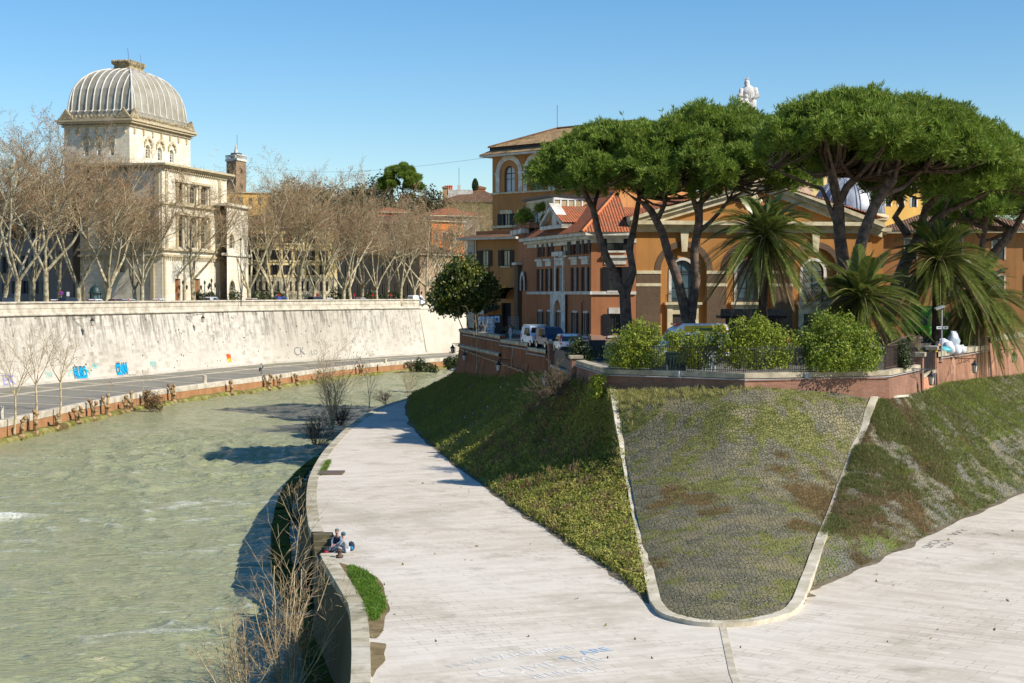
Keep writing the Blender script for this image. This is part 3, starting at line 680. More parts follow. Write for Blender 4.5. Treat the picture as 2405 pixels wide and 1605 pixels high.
P, ai, tj = patL.sample(30000); sel = (P[:, 1] < 200) & ~((ai > .985) & (tj < .6)) & (rng.random(len(P)) < .35 + .65 * grass_mask(P[:, 0] * 1.3, P[:, 1] * 1.3)); P = P[sel]
near = P[:, 1] < 118
blades(P[:len(P) // 2], .30 + .16 * rng.random(len(P) // 2), .022, .5, 7, weedm, 'weeds', 'dark green weeds and grass covering the bank left of the kerb')
P2 = P[len(P) // 2:]; leafy(P2, .16 + .28 * rng.random(len(P2)), .17, 6, weedm, 'weeds', 'small leafy weeds covering the bank left of the kerb')
P, ai, tj = patL.sample(17000); s2 = (P[:, 1] < 124) & (ai < .985) & (ai > .35) & (fbm(nf4, P[:, 0] / 2.2, P[:, 1] / 2.2, 3) > -.12 + (P[:, 1] - 100) * .012); P = P[s2]
leafy(P, .22 + .42 * rng.random(len(P)), .12, 10, weedm2, 'weeds', 'yellowish taller weeds standing on the sunlit left bank')
P, ai, tj = patL.sample(3600); s2 = (ai > .55) & (ai < .98) & (fbm(nf2, P[:, 0] / 1.6 + 4, P[:, 1] / 1.6, 3) > .08); P = P[s2]
blades(P, .55 + .35 * rng.random(len(P)), .022, .22, 9, drym, 'dry_weeds', 'brown dried weed stalks on the sunlit left bank', 'weeds')
# long pale grass below the brick wall and along the left kerb
P, ai, tj = patC.sample(9000, .35); s2 = (tj > .84 + .15 * rng.random(len(P)) + ai * .26) | ((ai < .06) & (ai > .02) & (tj > .72) & (rng.random(len(P)) < .2)); P = P[s2]
blades(P, .22 + .30 * rng.random(len(P)) ** 2, .011, .45, 14, grassy, 'long_grass', 'long pale yellow grass below the shaded brick wall')
P, ai, tj = patL.sample(7000, .6); s2 = (ai > .962 - .02 * rng.random(len(P))) & (ai < .988) & (tj > .55); P = P[s2]
blades(P, .4 + .3 * rng.random(len(P)), .016, .35, 12, grassy, 'long_grass', 'long pale grass along the left side of the white kerb')
# scattered tufts on cobbles
P, ai, tj = patC.sample(30000); gm = grass_mask(P[:, 0], P[:, 1]); s2 = (gm > .46 + .42 * rng.random(len(P))) & (rng.random(len(P)) < .06 + .6 * tj) & (ai > .02) & (ai < .965); P = P[s2]
blades(P, .06 + .09 * rng.random(len(P)), .010, .7, 6, mixg, 'grass', 'short green grass tufts between the cobbles of the front slope')
P, ai, tj = patC.sample(30000); bm_ = brown_mask(P[:, 0], P[:, 1]); s2 = (bm_ > .30 + .5 * rng.random(len(P))) & (ai < .955); P = P[s2]
blades(P, .06 + .09 * rng.random(len(P)), .007, .6, 9, dryg, 'dry_grass', 'brown dry grass patches on the cobbled front slope')
P, ai, tj = patR.sample(52000); gm = grass_mask(P[:, 0], P[:, 1]); s2 = (ai > .012) & (gm > .22 + .40 * rng.random(len(P)) - .30 * (ai > .40) * (tj > .45)) & ~((ai < .40) & (tj < .22)); P = P[s2]
blades(P, (.10 + .16 * rng.random(len(P))), .011, .6, 7, mixg, 'grass', 'green grass patches on the slope right of the kerb')
P, ai, tj = patR.sample(40000); bm_ = brown_mask(P[:, 0], P[:, 1]); s2 = (bm_ > .22 + .45 * rng.random(len(P))) & (ai > .015); P = P[s2]
blades(P, .08 + .12 * rng.random(len(P)), .008, .6, 9, dryg, 'dry_grass', 'brown dry grass patches on the slope right of the kerb')
P, ai, tj = patR.sample(26000); s2 = (ai > .33) & (tj > .40) & (fbm(nf4, P[:, 0] / 2.6, P[:, 1] / 2.6 + 7, 4) > -.05 + .5 * (ai < .42)); P = P[s2]
blades(P, .12 + .18 * rng.random(len(P)), .012, .55, 8, vividturf, 'turf', 'bright green turf below the sunlit stained brick wall', 'grass')
# grass and mud patch beside the platform edge
def flat_patch(name, pts, z, mat, label=None, kind='structure'):
    b = MB(); b.face([(x, y, z) for x, y in pts]); return props(b.build(name, mat), label, kind=kind)
px = lambda *uv: [tuple(at_z(u, v, ZP)[:2]) for u, v in uv]
mudm = plain('dry_mud', lin(140, 122, 90), lin(104, 90, 62), 1.5, .95, .1, bump=.4)
mud = [px((783, 1318), (812, 1326), (850, 1338), (884, 1356), (900, 1375), (905, 1400), (916, 1432), (905, 1448), (900, 1480), (884, 1500), (870, 1500), (864, 1455), (852, 1420), (838, 1390), (815, 1358), (790, 1332)),
       px((870, 1508), (906, 1512), (902, 1536), (905, 1552), (884, 1574), (874, 1592), (868, 1560)), px((749, 1112), (762, 1083), (778, 1081), (770, 1100), (764, 1116), (750, 1118))]
for q in mud: flat_patch('mud', smooth_path(q + [q[0]], .35)[:-1], ZP + .006, mudm)
def poly_sample(poly, n):
    P = np.array(poly); lo, hi = P.min(0), P.max(0); out = []
    while len(out) < n:
        q = lo + rng.random(2) * (hi - lo); ins = False; j = len(P) - 1
        for i in range(len(P)):
            if (P[i, 1] > q[1]) != (P[j, 1] > q[1]) and q[0] < (P[j, 0] - P[i, 0]) * (q[1] - P[i, 1]) / (P[j, 1] - P[i, 1]) + P[i, 0]: ins = not ins
            j = i
        if ins: out.append((q[0], q[1], ZP))
    return np.array(out)
gp = px((822, 1330), (850, 1340), (876, 1360), (886, 1384), (898, 1404), (900, 1430), (888, 1446), (878, 1462), (866, 1440), (858, 1410), (842, 1384), (826, 1354))
vivid = foliage('vivid_grass', (.11, .21, .015), (.17, .29, .03), .35)
P = poly_sample(gp, 1900); blades(P, .10 + .1 * rng.random(len(P)), .014, .6, 7, vivid, 'grass', 'bright green grass patch on mud beside the platform edge')
P = poly_sample(mud[2], 160); blades(P, .10 + .1 * rng.random(len(P)), .014, .6, 6, vivid, 'grass', 'green grass patch beside the flat metal hatch')

# ================================================================ ISLAND WALL
rb_lit = brick_mat('red_brick', lin(146, 100, 78), lin(120, 82, 64), lin(146, 124, 108), .30, .085, .012, lin(104, 80, 66), .6, pale=lin(172, 134, 112))
rb_old = brick_mat('old_rough_brick', lin(148, 92, 62), lin(118, 74, 52), lin(120, 92, 68), .3, .09, .014, lin(74, 58, 44), .8, pale=lin(176, 112, 74), bump=.7)
pinkp = plaster('pink_render', lin(214, 150, 116), lin(150, 100, 76), .5)
copg = plain('grey_coping', lin(184, 172, 148), lin(126, 116, 94), .9, .9, .15, bump=.4, lo=.4, hi=.7)
pipe = plain('grey_pipe', lin(176, 174, 172), None, 2, .5, .4)
iron = plain('black_iron', (.018, .019, .022), (.03, .028, .026), 3, .5, .5)
rust = plain('rusty_iron', (.12, .07, .05), (.07, .045, .035), 5, .8, .3)
dkgate = plain('dark_gate_sheet', (.045, .036, .034), (.06, .05, .045), 1.2, .6, .3)
LW = [(8, 200), (1.5, 189), (-3.6, 181), (-5.4, 176.2), (-5.57, 173.5), (-4.9, 169), (-.7, 146), (1.8, 135), (3.25, 128)]
def top_z(i): return [13.5, 13.5, 13.5, 13.5, 13.5, 13.5, 13.5, 13.15, 12.8][i]
lwall = thing('brick_wall', 'rough shaded old brick retaining wall with a bastion corner below the parked vans', 'retaining wall', (-5, 172, 9))
b = MB()
for i0, i1, zt in ((0, 6, 13.5), (6, 7, 13.15), (7, 8, 12.8)):
    b.ribbon(LW[i0:i1 + 1], [(1.15, 6.5), (.35, zt - 1.75), (.35, zt - .3)])
    if i0: b.face([(LW[i0][0] - .4, LW[i0][1], zt - .4), (LW[i0][0] + .1, LW[i0][1], zt - .4), (LW[i0][0] + .1, LW[i0][1], zt + .36), (LW[i0][0] - .4, LW[i0][1], zt + .36)])
b.build('wall_face', rb_old, lwall, uv=True)
b = MB(); b.ribbon(LW[:7], [(.42, 11.45), (.56, 11.52), (.6, 11.65), (.56, 11.78), (.36, 11.85)]); b.build('string_course', copg, lwall, uv=True)
b = MB()
for i0, i1, zt in ((0, 6, 13.5), (6, 7, 13.15), (7, 8, 12.8)): b.ribbon(LW[i0:i1 + 1], [(.35, zt - .32), (.46, zt - .3), (.46, zt), (-.2, zt + .03), (-.2, zt - .5)])
b.build('coping', copg, lwall, uv=True)
b = MB(); o_ = lambda i, z, k=.52: (LW[i][0] - k * .97, LW[i][1] - k * .22, z)
b.tube([o_(5, 12.95), o_(6, 12.95), o_(6, 12.6), o_(7, 12.6), o_(7, 12.25), o_(8, 12.25)], .045, 5); b.tube([(-2.4, 155, 13), (-2.5, 155, 11.4)], .03, 4); b.tube([(.1, 141, 12.6), (-.1, 141, 10.6)], .03, 4)
b.build('conduit', pipe, lwall)
b = MB(); P = []
for k in range(60):
    t = k / 59; P.append((LW[5][0] * (1 - t) + LW[7][0] * t - .75, LW[5][1] * (1 - t) + LW[7][1] * t - .2, 11.35 + .05 * math.sin(k * 1.7) - .75 * t))
P += [(P[-1][0], P[-1][1] - .4, 10.4), (P[-1][0], P[-1][1] - .5, 9.6), (P[-1][0] + .2, P[-1][1] - .8, 9.2)]
b.tube(P, .07, 6); b.build('corrugated_hose', plain('tan_hose', lin(176, 142, 100), None, 2, .7), lwall)
# gate between the brick piers
GA, GB = Vector((3.35, 127)), Vector((4.62, 112.4)); fg = Face(GA, GB)
gt = thing('metal_gate', 'dark sheet metal gate between two brick piers below the white car', 'gate', (4, 120, 11))
b = MB(); b.fbox(fg, .5, fg.L - .4, 11.75, 13.0, -.1, -.04); b.build('gate_panel', dkgate, gt)
b = MB(); b.fbox(fg, .2, fg.L, 8.5, 11.45, -.35, .1); b.build('base_wall', pinkp, gt, uv=True)
b = MB(); b.fbox(fg, 0, fg.L + .1, 11.45, 11.66, -.4, .25); b.fbox(fg, 2, fg.L, 10.4, 10.62, .1, .2); b.build('sill', copg, gt)
for s_, zt in ((-.1, 13.35), (fg.L, 12.75)):
    b = MB(); b.fbox(fg, s_ - (1.1 if s_ < 1 else .5), s_ + .5, 9, zt, -.45, .3, 0); b.fbox(fg, s_ - .6, s_ + .6, zt, zt + .22, -.55, .42, 1); b.build('pier', [rb_lit, copg], gt, uv=True)
# front wall
FW = [(4.8, 110.6), (6.2, 98), (14.07, 92.6), (23.5, 96), (27.5, 103.8)]
fw = thing('brick_wall', 'red brick parapet wall with pale coping under the round hedge bushes', 'wall', (14, 92.6, 11.5))
b = MB(); b.ribbon(FW, [(.28, 10.2), (.12, 12.4)]); b.build('wall_face', rb_lit, fw, uv=True)
b = MB(); b.ribbon(FW, [(.12, 12.36), (.2, 12.38), (.2, 12.68), (-.4, 12.72), (-.4, 12.2)]); b.build('coping', copg, fw, uv=True)
b = MB(); b.tube([(FW[0][0] - .25, FW[0][1], 12.3), (6.0, 97.75, 12.3), (14.05, 92.33, 12.3), (23.6, 95.72, 12.3), (27.6, 103.4, 12.35)], .035, 5); b.build('conduit', pipe, fw)
f1 = Face(FW[1], FW[2]); f2 = Face(FW[2], FW[3])
for fc, u, v in ((f1, 1595.5, 878), (f2, 1889, 882)):
    s_, z_ = fc.px(u, v); b = MB(); b.fbox(fc, s_ - .14, s_ + .14, z_ - .17, z_ + .17, .14, .32); b.fbox(fc, s_ + .2, s_ + .36, z_ - .1, z_ + .06, .14, .24)
    b.tube([fc.p(s_ - .05, z_ - .17, .2), fc.p(s_, z_ - .42, .2), fc.p(s_ + .18, z_ - .45, .2), fc.p(s_ + .26, z_ - .1, .2)], .012, 4); b.build('junction_box', pipe, fw)
# right gate + wall
HA, HB = Vector((28.0, 104.8)), Vector((31.2, 113.2)); fh = Face(HA, HB)
gt = thing('metal_gate', 'dark panelled metal gate in the sunlit right wall with pink wall below', 'gate', (29, 108, 11))
b = MB(); b.fbox(fh, .55, fh.L - .5, 11.95, 13.3, -.1, -.04)
for k in range(24): b.fbox(fh, .6 + k * .34, .64 + k * .34, 11.95, 13.3, -.04, -.015)
b.build('gate_panel', dkgate, gt)
b = MB(); b.fbox(fh, .5, fh.L - .5, 9, 11.7, -.3, .02); b.build('base_wall', pinkp, gt, uv=True)
b = MB(); b.fbox(fh, .3, fh.L - .2, 11.7, 11.9, -.4, .16); b.fbox(fh, .8, fh.L - .6, 10.55, 10.75, .02, .12); b.build('sill', copg, gt)
for s_, zt in ((0, 13.2), (fh.L, 13.35)):
    b = MB(); b.fbox(fh, s_ - .5, s_ + .5, 9, zt, -.45, .14, 0); b.fbox(fh, s_ - .62, s_ + .62, zt, zt + .28, -.56, .28, 1); b.build('pier', [rb_lit, copg], gt, uv=True)
RW = [(31.3, 113.4), (36.1, 121.8), (40, 129), (48.3, 144.7), (68, 180)]
rw = thing('brick_wall', 'long sunlit stained brick wall with iron lanterns running off to the right', 'wall', (36, 121, 10))
rb_st = brick_mat('stained_brick', lin(162, 112, 84), lin(138, 94, 70), lin(166, 134, 112), .30, .085, .012, lin(88, 70, 58), .8, pale=lin(200, 158, 130))
b = MB(); b.ribbon(RW[:3], [(.35, 8.6), (.12, 12.85)]); b.ribbon(RW[2:], [(.4, 8.2), (.12, 13.45)]); b.build('wall_face', rb_st, rw, uv=True)
b = MB(); b.ribbon(RW[:3], [(.12, 12.8), (.26, 12.82), (.26, 13.2), (-.4, 13.25), (-.4, 12.6)]); b.ribbon(RW[2:], [(.12, 13.4), (.26, 13.42), (.26, 13.85), (-.4, 13.9), (-.4, 13.2)]); b.build('coping', copg, rw, uv=True)
b = MB(); b.tube([(31.9, 113.9, 12.7), (36.4, 121.6, 12.7), (40.2, 128.8, 12.72)], .03, 4); b.build('conduit', pipe, rw)

# terrace
TB = [Vector(p) for p in LW[3:]] + [GA, GB] + [Vector(p) for p in FW] + [HA, HB] + [Vector(p) for p in RW]
def gz(x, y): return 12.3 + max(0, min(1, (y - 106) / 24)) * .5
cen = Vector((22, 135)); poly = [(p + (cen - p).normalized() * .12) for p in TB] + [Vector((80, 260)), Vector((-2, 260)), Vector((6, 215))]
import bmesh
bm = bmesh.new(); bm.faces.new([bm.verts.new((q.x, q.y, 0)) for q in poly])
for yy in (106, 112, 118, 124, 130):
    bmesh.ops.bisect_plane(bm, geom=bm.verts[:] + bm.edges[:] + bm.faces[:], plane_co=(0, yy, 0), plane_no=(0, 1, 0))
for v_ in bm.verts: v_.co.z = gz(v_.co.x, v_.co.y)
bmesh.ops.triangulate(bm, faces=bm.faces[:])
me = bpy.data.meshes.new('terrace'); bm.to_mesh(me); bm.free(); me.materials.append(MSt); o = bpy.data.objects.new('terrace', me); COL.objects.link(o); props(o, kind='structure')

# railings on the front wall
def railing(name, label, pts, h, gap=.13, mat=iron, z0=12.7):
    t = thing(name, label, 'fence', (pts[0][0], pts[0][1], z0)); b = MB()
    for i in range(len(pts) - 1):
        fc = Face(pts[i], pts[i + 1]); n = int(fc.L / gap)
        for k in range(n + 1): b.fbox(fc, k * gap, k * gap + .022, z0, z0 + h + .08, -.16, -.138)
    b.build('bar', mat, t).__setitem__('kind', 'stuff')
    b = MB()
    for i in range(len(pts) - 1):
        fc = Face(pts[i], pts[i + 1])
        for zz in (.12, h - .05): b.fbox(fc, 0, fc.L, z0 + zz, z0 + zz + .04, -.165, -.13)
    b.build('rail', mat, t); return t
railing('iron_railing', 'black iron bar railing behind the left hedge bushes', FW[1:3], 1.5)
railing('iron_railing', 'black iron bar railing behind the two right hedge bushes', FW[2:4], 1.5)
ft = railing('iron_railing', 'rusty bar fence with a fan of spikes at the wall corner', FW[3:5], 1.55, .16, rust)
b = MB(); b.tube([(23.6, 96.4, 14.25), (25, 99, 14.5), (26.4, 101.6, 14.75), (27.2, 103.1, 14.6)], .04, 5)
for k in range(13):
    a = R(-35 + k * 13); c = Vector((27.6, 104.2, 13.7)); d = Vector((.42 * math.sin(a), .8 * math.sin(a), math.cos(a))); b.tube([c, c + d * 1.0], .02, 4)
b.build('spike_fan', rust, ft)
b = MB(); b.fbox(Face(FW[3], FW[4]), .9, 3.0, 12.75, 14.1, -.35, -.3); b.build('backing_sheet', dkgate, ft)

# wall lanterns: bracket + hanging lantern
lampm = plain('lantern_metal', (.02, .022, .024), None, 3, .45, .5); lglass = NM('lantern_glass', .3, .5); lglass.col(lin(212, 204, 190)); lglass = lglass.m
def lantern(label, top, back, s=1.0):
    """top: where the lantern hangs; back: where the bracket meets the wall"""
    top, back = Vector(top), Vector(back); t = thing('wall_lantern', label, 'lamp', (top.x, top.y, top.z - 1.1 * s), 'iron lanterns on the island wall')
    b = MB(); b.tube([back, top], .035 * s, 5); d = (top - back)
    for r_, k in ((.22, .22), (.14, .46), (.1, .66)):
        c = back + d * k + Vector((0, 0, -.2 * s)); P = [c + d.normalized() * (r_ * s * math.cos(a * .8)) + Vector((0, 0, r_ * s * math.sin(a * .8))) for a in range(9)]; b.tube(P, .018 * s, 4)
    b.tube([back + Vector((0, 0, -.5 * s)), back + d * .4 + Vector((0, 0, -.3 * s)), back + d * .75], .02 * s, 4); b.build('bracket', lampm, t)
    b = MB(); b.lathe(top + Vector((0, 0, -.52 * s)), [(.34 * s, 0), (.33 * s, .05 * s), (.2 * s, .17 * s), (.10 * s, .28 * s), (.09 * s, .36 * s), (.03 * s, .4 * s), (.03 * s, .6 * s)], 8); b.build('cap', lampm, t)
    b = MB(); b.lathe(top + Vector((0, 0, -1.12 * s)), [(.155 * s, 0), (.25 * s, .6 * s)], 8); b.build('glass', lglass, t)
    b = MB()
    for k in range(8):
        a = 2 * math.pi * k / 8; b.tube([top + Vector((.16 * s * math.cos(a), .16 * s * math.sin(a), -1.13 * s)), top + Vector((.255 * s * math.cos(a), .255 * s * math.sin(a), -.52 * s))], .016 * s, 4)
    b.lathe(top + Vector((0, 0, -1.18 * s)), [(.06 * s, 0), (.17 * s, .05 * s), (.17 * s, .08 * s)], 8); b.build('frame', lampm, t); return t
f = Face(FW[3], FW[4]); 
lantern('black iron lantern in front of the pink wall under the right gate', at_y(2188, 868, 102.5), at_y(2139, 866, 101.2), .92)
lantern('black iron lantern with scroll bracket on the stained brick wall right of the gate', at_y(2290, 843, 114.5), at_y(2245, 842, 117), .92)
lantern('black iron lantern on the brick wall under the drooping palm at the right edge', at_y(2382, 822, 128), at_y(2340, 821, 133), .92)
lantern('black iron lantern hanging above the brushwood heap at the left gate', at_y(1280, 872, 114), at_y(1322, 868, 121), 1.0)
lantern('black iron lantern on the shaded rough brick wall below the vans', at_y(1170.5, 845, 141), at_y(1208, 845, 144.6), .95)
lantern('black iron lantern on the bastion corner of the shaded brick wall', at_y(1091, 824, 164), at_y(1122, 824, 160), .95)
lantern('small black iron lantern against the clean pale wall beside the stair', at_y(1063, 808, 182), at_y(1083, 806, 181), .95)
# ================================================================ TREES
bark = plain('pine_bark', (.20, .135, .10), (.09, .065, .052), 2.2, .95, .1, bump=.8, lo=.4, hi=.6)
needle = foliage('pine_needles', (.15, .235, .028), (.265, .37, .055), .34, .6, .3, c3=(.27, .30, .06))
def needle_tufts(C_, Nn, size, k, mat, name, parent):
    """C_ tuft centres, Nn outward directions; each tuft = k narrow needles fanned about the direction"""
    n = len(C_); P = np.repeat(C_, k, 0); D = np.repeat(Nn, k, 0) + rng.normal(0, .62, (n * k, 3)); D /= np.linalg.norm(D, axis=1)[:, None]
    S = np.repeat(np.broadcast_to(size, (n,)), k)[:, None] * (.7 + .6 * rng.random((n * k, 1)))
    r = rng.normal(0, 1, (n * k, 3)); e = np.cross(D, r); e /= np.linalg.norm(e, axis=1)[:, None]; wd = S * .066
    V = np.stack([P - e * wd * .5, P + D * S * .55 + e * wd, P + D * S, P + D * S * .55 - e * wd], 1).reshape(-1, 3)
    f = np.arange(n * k)[:, None] * 4 + np.array([[0, 1, 2, 3]]); return np_obj(name, V, f, mat, parent)
def umbrella(label, cx, cy, rx, ry, ztop, zrim, trunks, nclump, ntuft, seed, crown_cut=None, group='umbrella pines', tsize=.52, pname='umbrella_pine', hang=1.0):
    """trunks: list of polylines [(x,y,z,r)...]; limbs rise from their ends into the clumps"""
    rs = np.random.default_rng(seed); rnd = random.Random(seed)
    base = trunks[0][0]
    if base[2] < 25: base = (base[0], base[1], gz(base[0], base[1]) - .2, base[3] * 1.1); trunks = [[base] + trunks[0]] + trunks[1:]
    t = thing(pname, label, 'tree', base[:3], group)
    cl = []
    for i in range(nclump):
        a = i * 2.39996 + rs.random() * .4; q = math.sqrt((i + .5) / nclump) ; q = min(1, q * (1 + rs.normal(0, .05)))
        x, y = cx + rx * q * math.cos(a), cy + ry * q * math.sin(a)
        z = zrim + (ztop - zrim) * (1 - q ** 2.3) * (.93 + .14 * rs.random()) - .3; rr = (rx + ry) * .5 * (.135 + .10 * rs.random())
        cl.append((x, y, z - rr * .45 * hang, rr))
        if q > .45 and rs.random() < .6: cl.append((x * .93 + cx * .07, y * .93 + cy * .07, z - rr * (.7 + .4 * rs.random()) * hang, rr * .8))
    C_ = []; N_ = []; per = int(ntuft / len(cl))
    for (x, y, z, r) in cl:
        d = rs.normal(0, 1, (per, 3)); d /= np.linalg.norm(d, axis=1)[:, None]
        d[:, 2] = np.where(d[:, 2] < -.35, -d[:, 2] * .8, d[:, 2])
        lump = 1 + .42 * fbm(nf1, d[:, 0] * 2.2 + x, d[:, 1] * 1.8 + y + d[:, 2], 2)
        q_ = .82 + .2 * rs.random(per) + .35 * (rs.random(per) < .07) * rs.random(per); q = np.stack([x + d[:, 0] * r * lump * q_, y + d[:, 1] * r * lump * q_, z + d[:, 2] * r * .80 * lump * q_], 1)
        C_.append(q); dd = d + np.array([0, 0, .55]); N_.append(dd / np.linalg.norm(dd, axis=1)[:, None])
    C_ = np.concatenate(C_); N_ = np.concatenate(N_)
    needle_tufts(C_, N_, tsize, 11, needle, 'crown', t)
    b = MB()
    for tr in trunks: 
        P = smooth_path([p[:3] for p in tr], 1.0); n = len(P); rr = [p[3] for p in tr]
        rad = [np.interp(i / (n - 1) * (len(rr) - 1), range(len(rr)), rr) for i in range(n)]
        P = [p + Vector((rnd.gauss(0, .04), rnd.gauss(0, .04), 0)) for p in P]; b.tube(P, rad, 9, cap=False)
    ends = [Vector(tr[-1][:3]) for tr in trunks]; er = [tr[-1][3] for tr in trunks]
    for (x, y, z, r) in cl:
        if rs.random() < .75:
            k = min(range(len(ends)), key=lambda i: (ends[i] - Vector((x, y, z))).length * (.8 + .4 * rs.random())); a = ends[k]; e = Vector((x, y, z - r * .2))
            mid = a.lerp(e, .5) + Vector((rnd.gauss(0, .5), rnd.gauss(0, .5), -(e - a).length * .10)); P = smooth_path([a, mid, e], 1.0); n = len(P)
            b.tube(P, [max(.03, er[k] * .55 * (1 - i / n) + .03) for i in range(n)], 6, cap=False)
    b.build('trunk', bark, t, smooth=True); return t
def pt(D, *uvr):
    out = []
    for q in uvr:
        d = D + (q[3] if len(q) > 3 else 0); v = at_y(q[0], q[1], d); out.append((v.x, v.y, v.z, q[2]))
    return out
# left pair (crowns merge), seen in front of the orange buildings
DA = 140
a0 = pt(DA, (1473, 822, .64), (1471, 740, .54), (1467, 690, .52))
umbrella('large umbrella pine at the left of the row, forked trunk before the orange house corner', *at_y(1480, 400, 141).xy, 9.0, 8.0, 33.0, 28.2,
         [a0, pt(DA, (1467, 695, .42), (1440, 640, .36), (1412, 570, .33), (1392, 490, .30, 1), (1362, 430, .24, 0)), pt(DA, (1469, 700, .40), (1484, 640, .34), (1478, 590, .32), (1492, 520, .28, 2), (1500, 460, .22, 3)),
          pt(DA, (1392, 492, .22, 1), (1402, 455, .18, 4), (1412, 420, .14, 6))], 56, 16500, 11)
DB = 137
umbrella('large umbrella pine with a v-forked trunk before the arched yellow facade', *at_y(1668, 380, 139).xy, 8.3, 8.0, 34.2, 28.4,
         [pt(DB, (1617, 850, .68), (1621, 800, .62), (1618, 745, .58)), pt(DB, (1614, 750, .50), (1592, 665, .44), (1565, 580, .40), (1543, 520, .36), (1512, 478, .30, 1)),
          pt(DB, (1622, 750, .48), (1634, 660, .42), (1632, 590, .40), (1642, 520, .38), (1640, 480, .36)), pt(DB, (1640, 500, .28), (1622, 450, .22), (1606, 420, .18)), pt(DB, (1640, 545, .22), (1690, 500, .18, -1), (1712, 470, .15, -1)),
          pt(DB, (1543, 522, .24), (1560, 480, .20), (1562, 440, .16, 2)), pt(DB, (1641, 482, .26), (1672, 450, .22), (1700, 425, .18))], 56, 16500, 12)
DC = 121
umbrella('tallest umbrella pine, broad crown and leaning twin trunks left of the metal dome', *at_y(1990, 330, 121).xy, 6.7, 8.4, 32.6, 29.3,
         [pt(DC, (1998, 770, .62), (1990, 680, .56), (1972, 560, .50), (1968, 480, .46)), pt(DC, (1968, 485, .34), (1958, 440, .30), (1954, 405, .26)), pt(DC, (1966, 490, .34), (1990, 440, .32), (2010, 420, .3)), pt(DC, (1968, 560, .22), (1952, 490, .20), (1930, 445, .16), (1880, 425, .12), (1818, 395, .08))],
         62, 17500, 13, hang=.3)
DD = 119
umbrella('umbrella pine with a slanting trunk crossing the metal dome', *at_y(2130, 370, 122).xy, 7.0, 8.0, 32.2, 28.3,
         [pt(DD, (1985, 760, .60), (2010, 620, .52), (2040, 520, .46), (2072, 455, .42), (2100, 420, .36)), pt(DD, (2070, 460, .26), (2120, 440, .2), (2165, 400, .16)), pt(DD, (2085, 435, .24), (2090, 400, .2), (2086, 375, .16))],
         58, 16000, 14, hang=.5)
DE = 127
umbrella('umbrella pine with the most slanting trunk behind the right palms', *at_y(2250, 420, 128).xy, 7.2, 8.0, 30.9, 26.3,
         [pt(DE, (2075, 790, .64), (2098, 700, .58), (2130, 610, .52), (2160, 555, .48)), pt(DE, (2158, 560, .36), (2175, 490, .32), (2210, 455, .28), (2260, 425, .22)), pt(DE, (2130, 555, .34), (2105, 510, .28), (2118, 485, .24), (2108, 440, .2)), pt(DE, (2160, 555, .3), (2200, 510, .26), (2290, 468, .2), (2340, 440, .14))],
         50, 13500, 15, hang=.4)
umbrella('umbrella pine cropped by the right edge, trunk leaning right', *at_y(2385, 450, 148).xy, 8.4, 9.0, 30.6, 25.4,
         [pt(145, (2270, 720, .6), (2300, 640, .52), (2340, 590, .46), (2380, 540, .4)), pt(145, (2300, 640, .34), (2310, 560, .28), (2320, 510, .22)), pt(145, (2380, 540, .3), (2405, 500, .24), (2440, 470, .2))],
         42, 11500, 16, hang=.5)
umbrella('umbrella pine standing furthest back, only its crown top visible at the right edge', *at_y(2440, 420, 190).xy, 11, 9.0, 34.2, 28.5, [pt(188, (2430, 700, .5), (2436, 470, .4))], 34, 11000, 17)

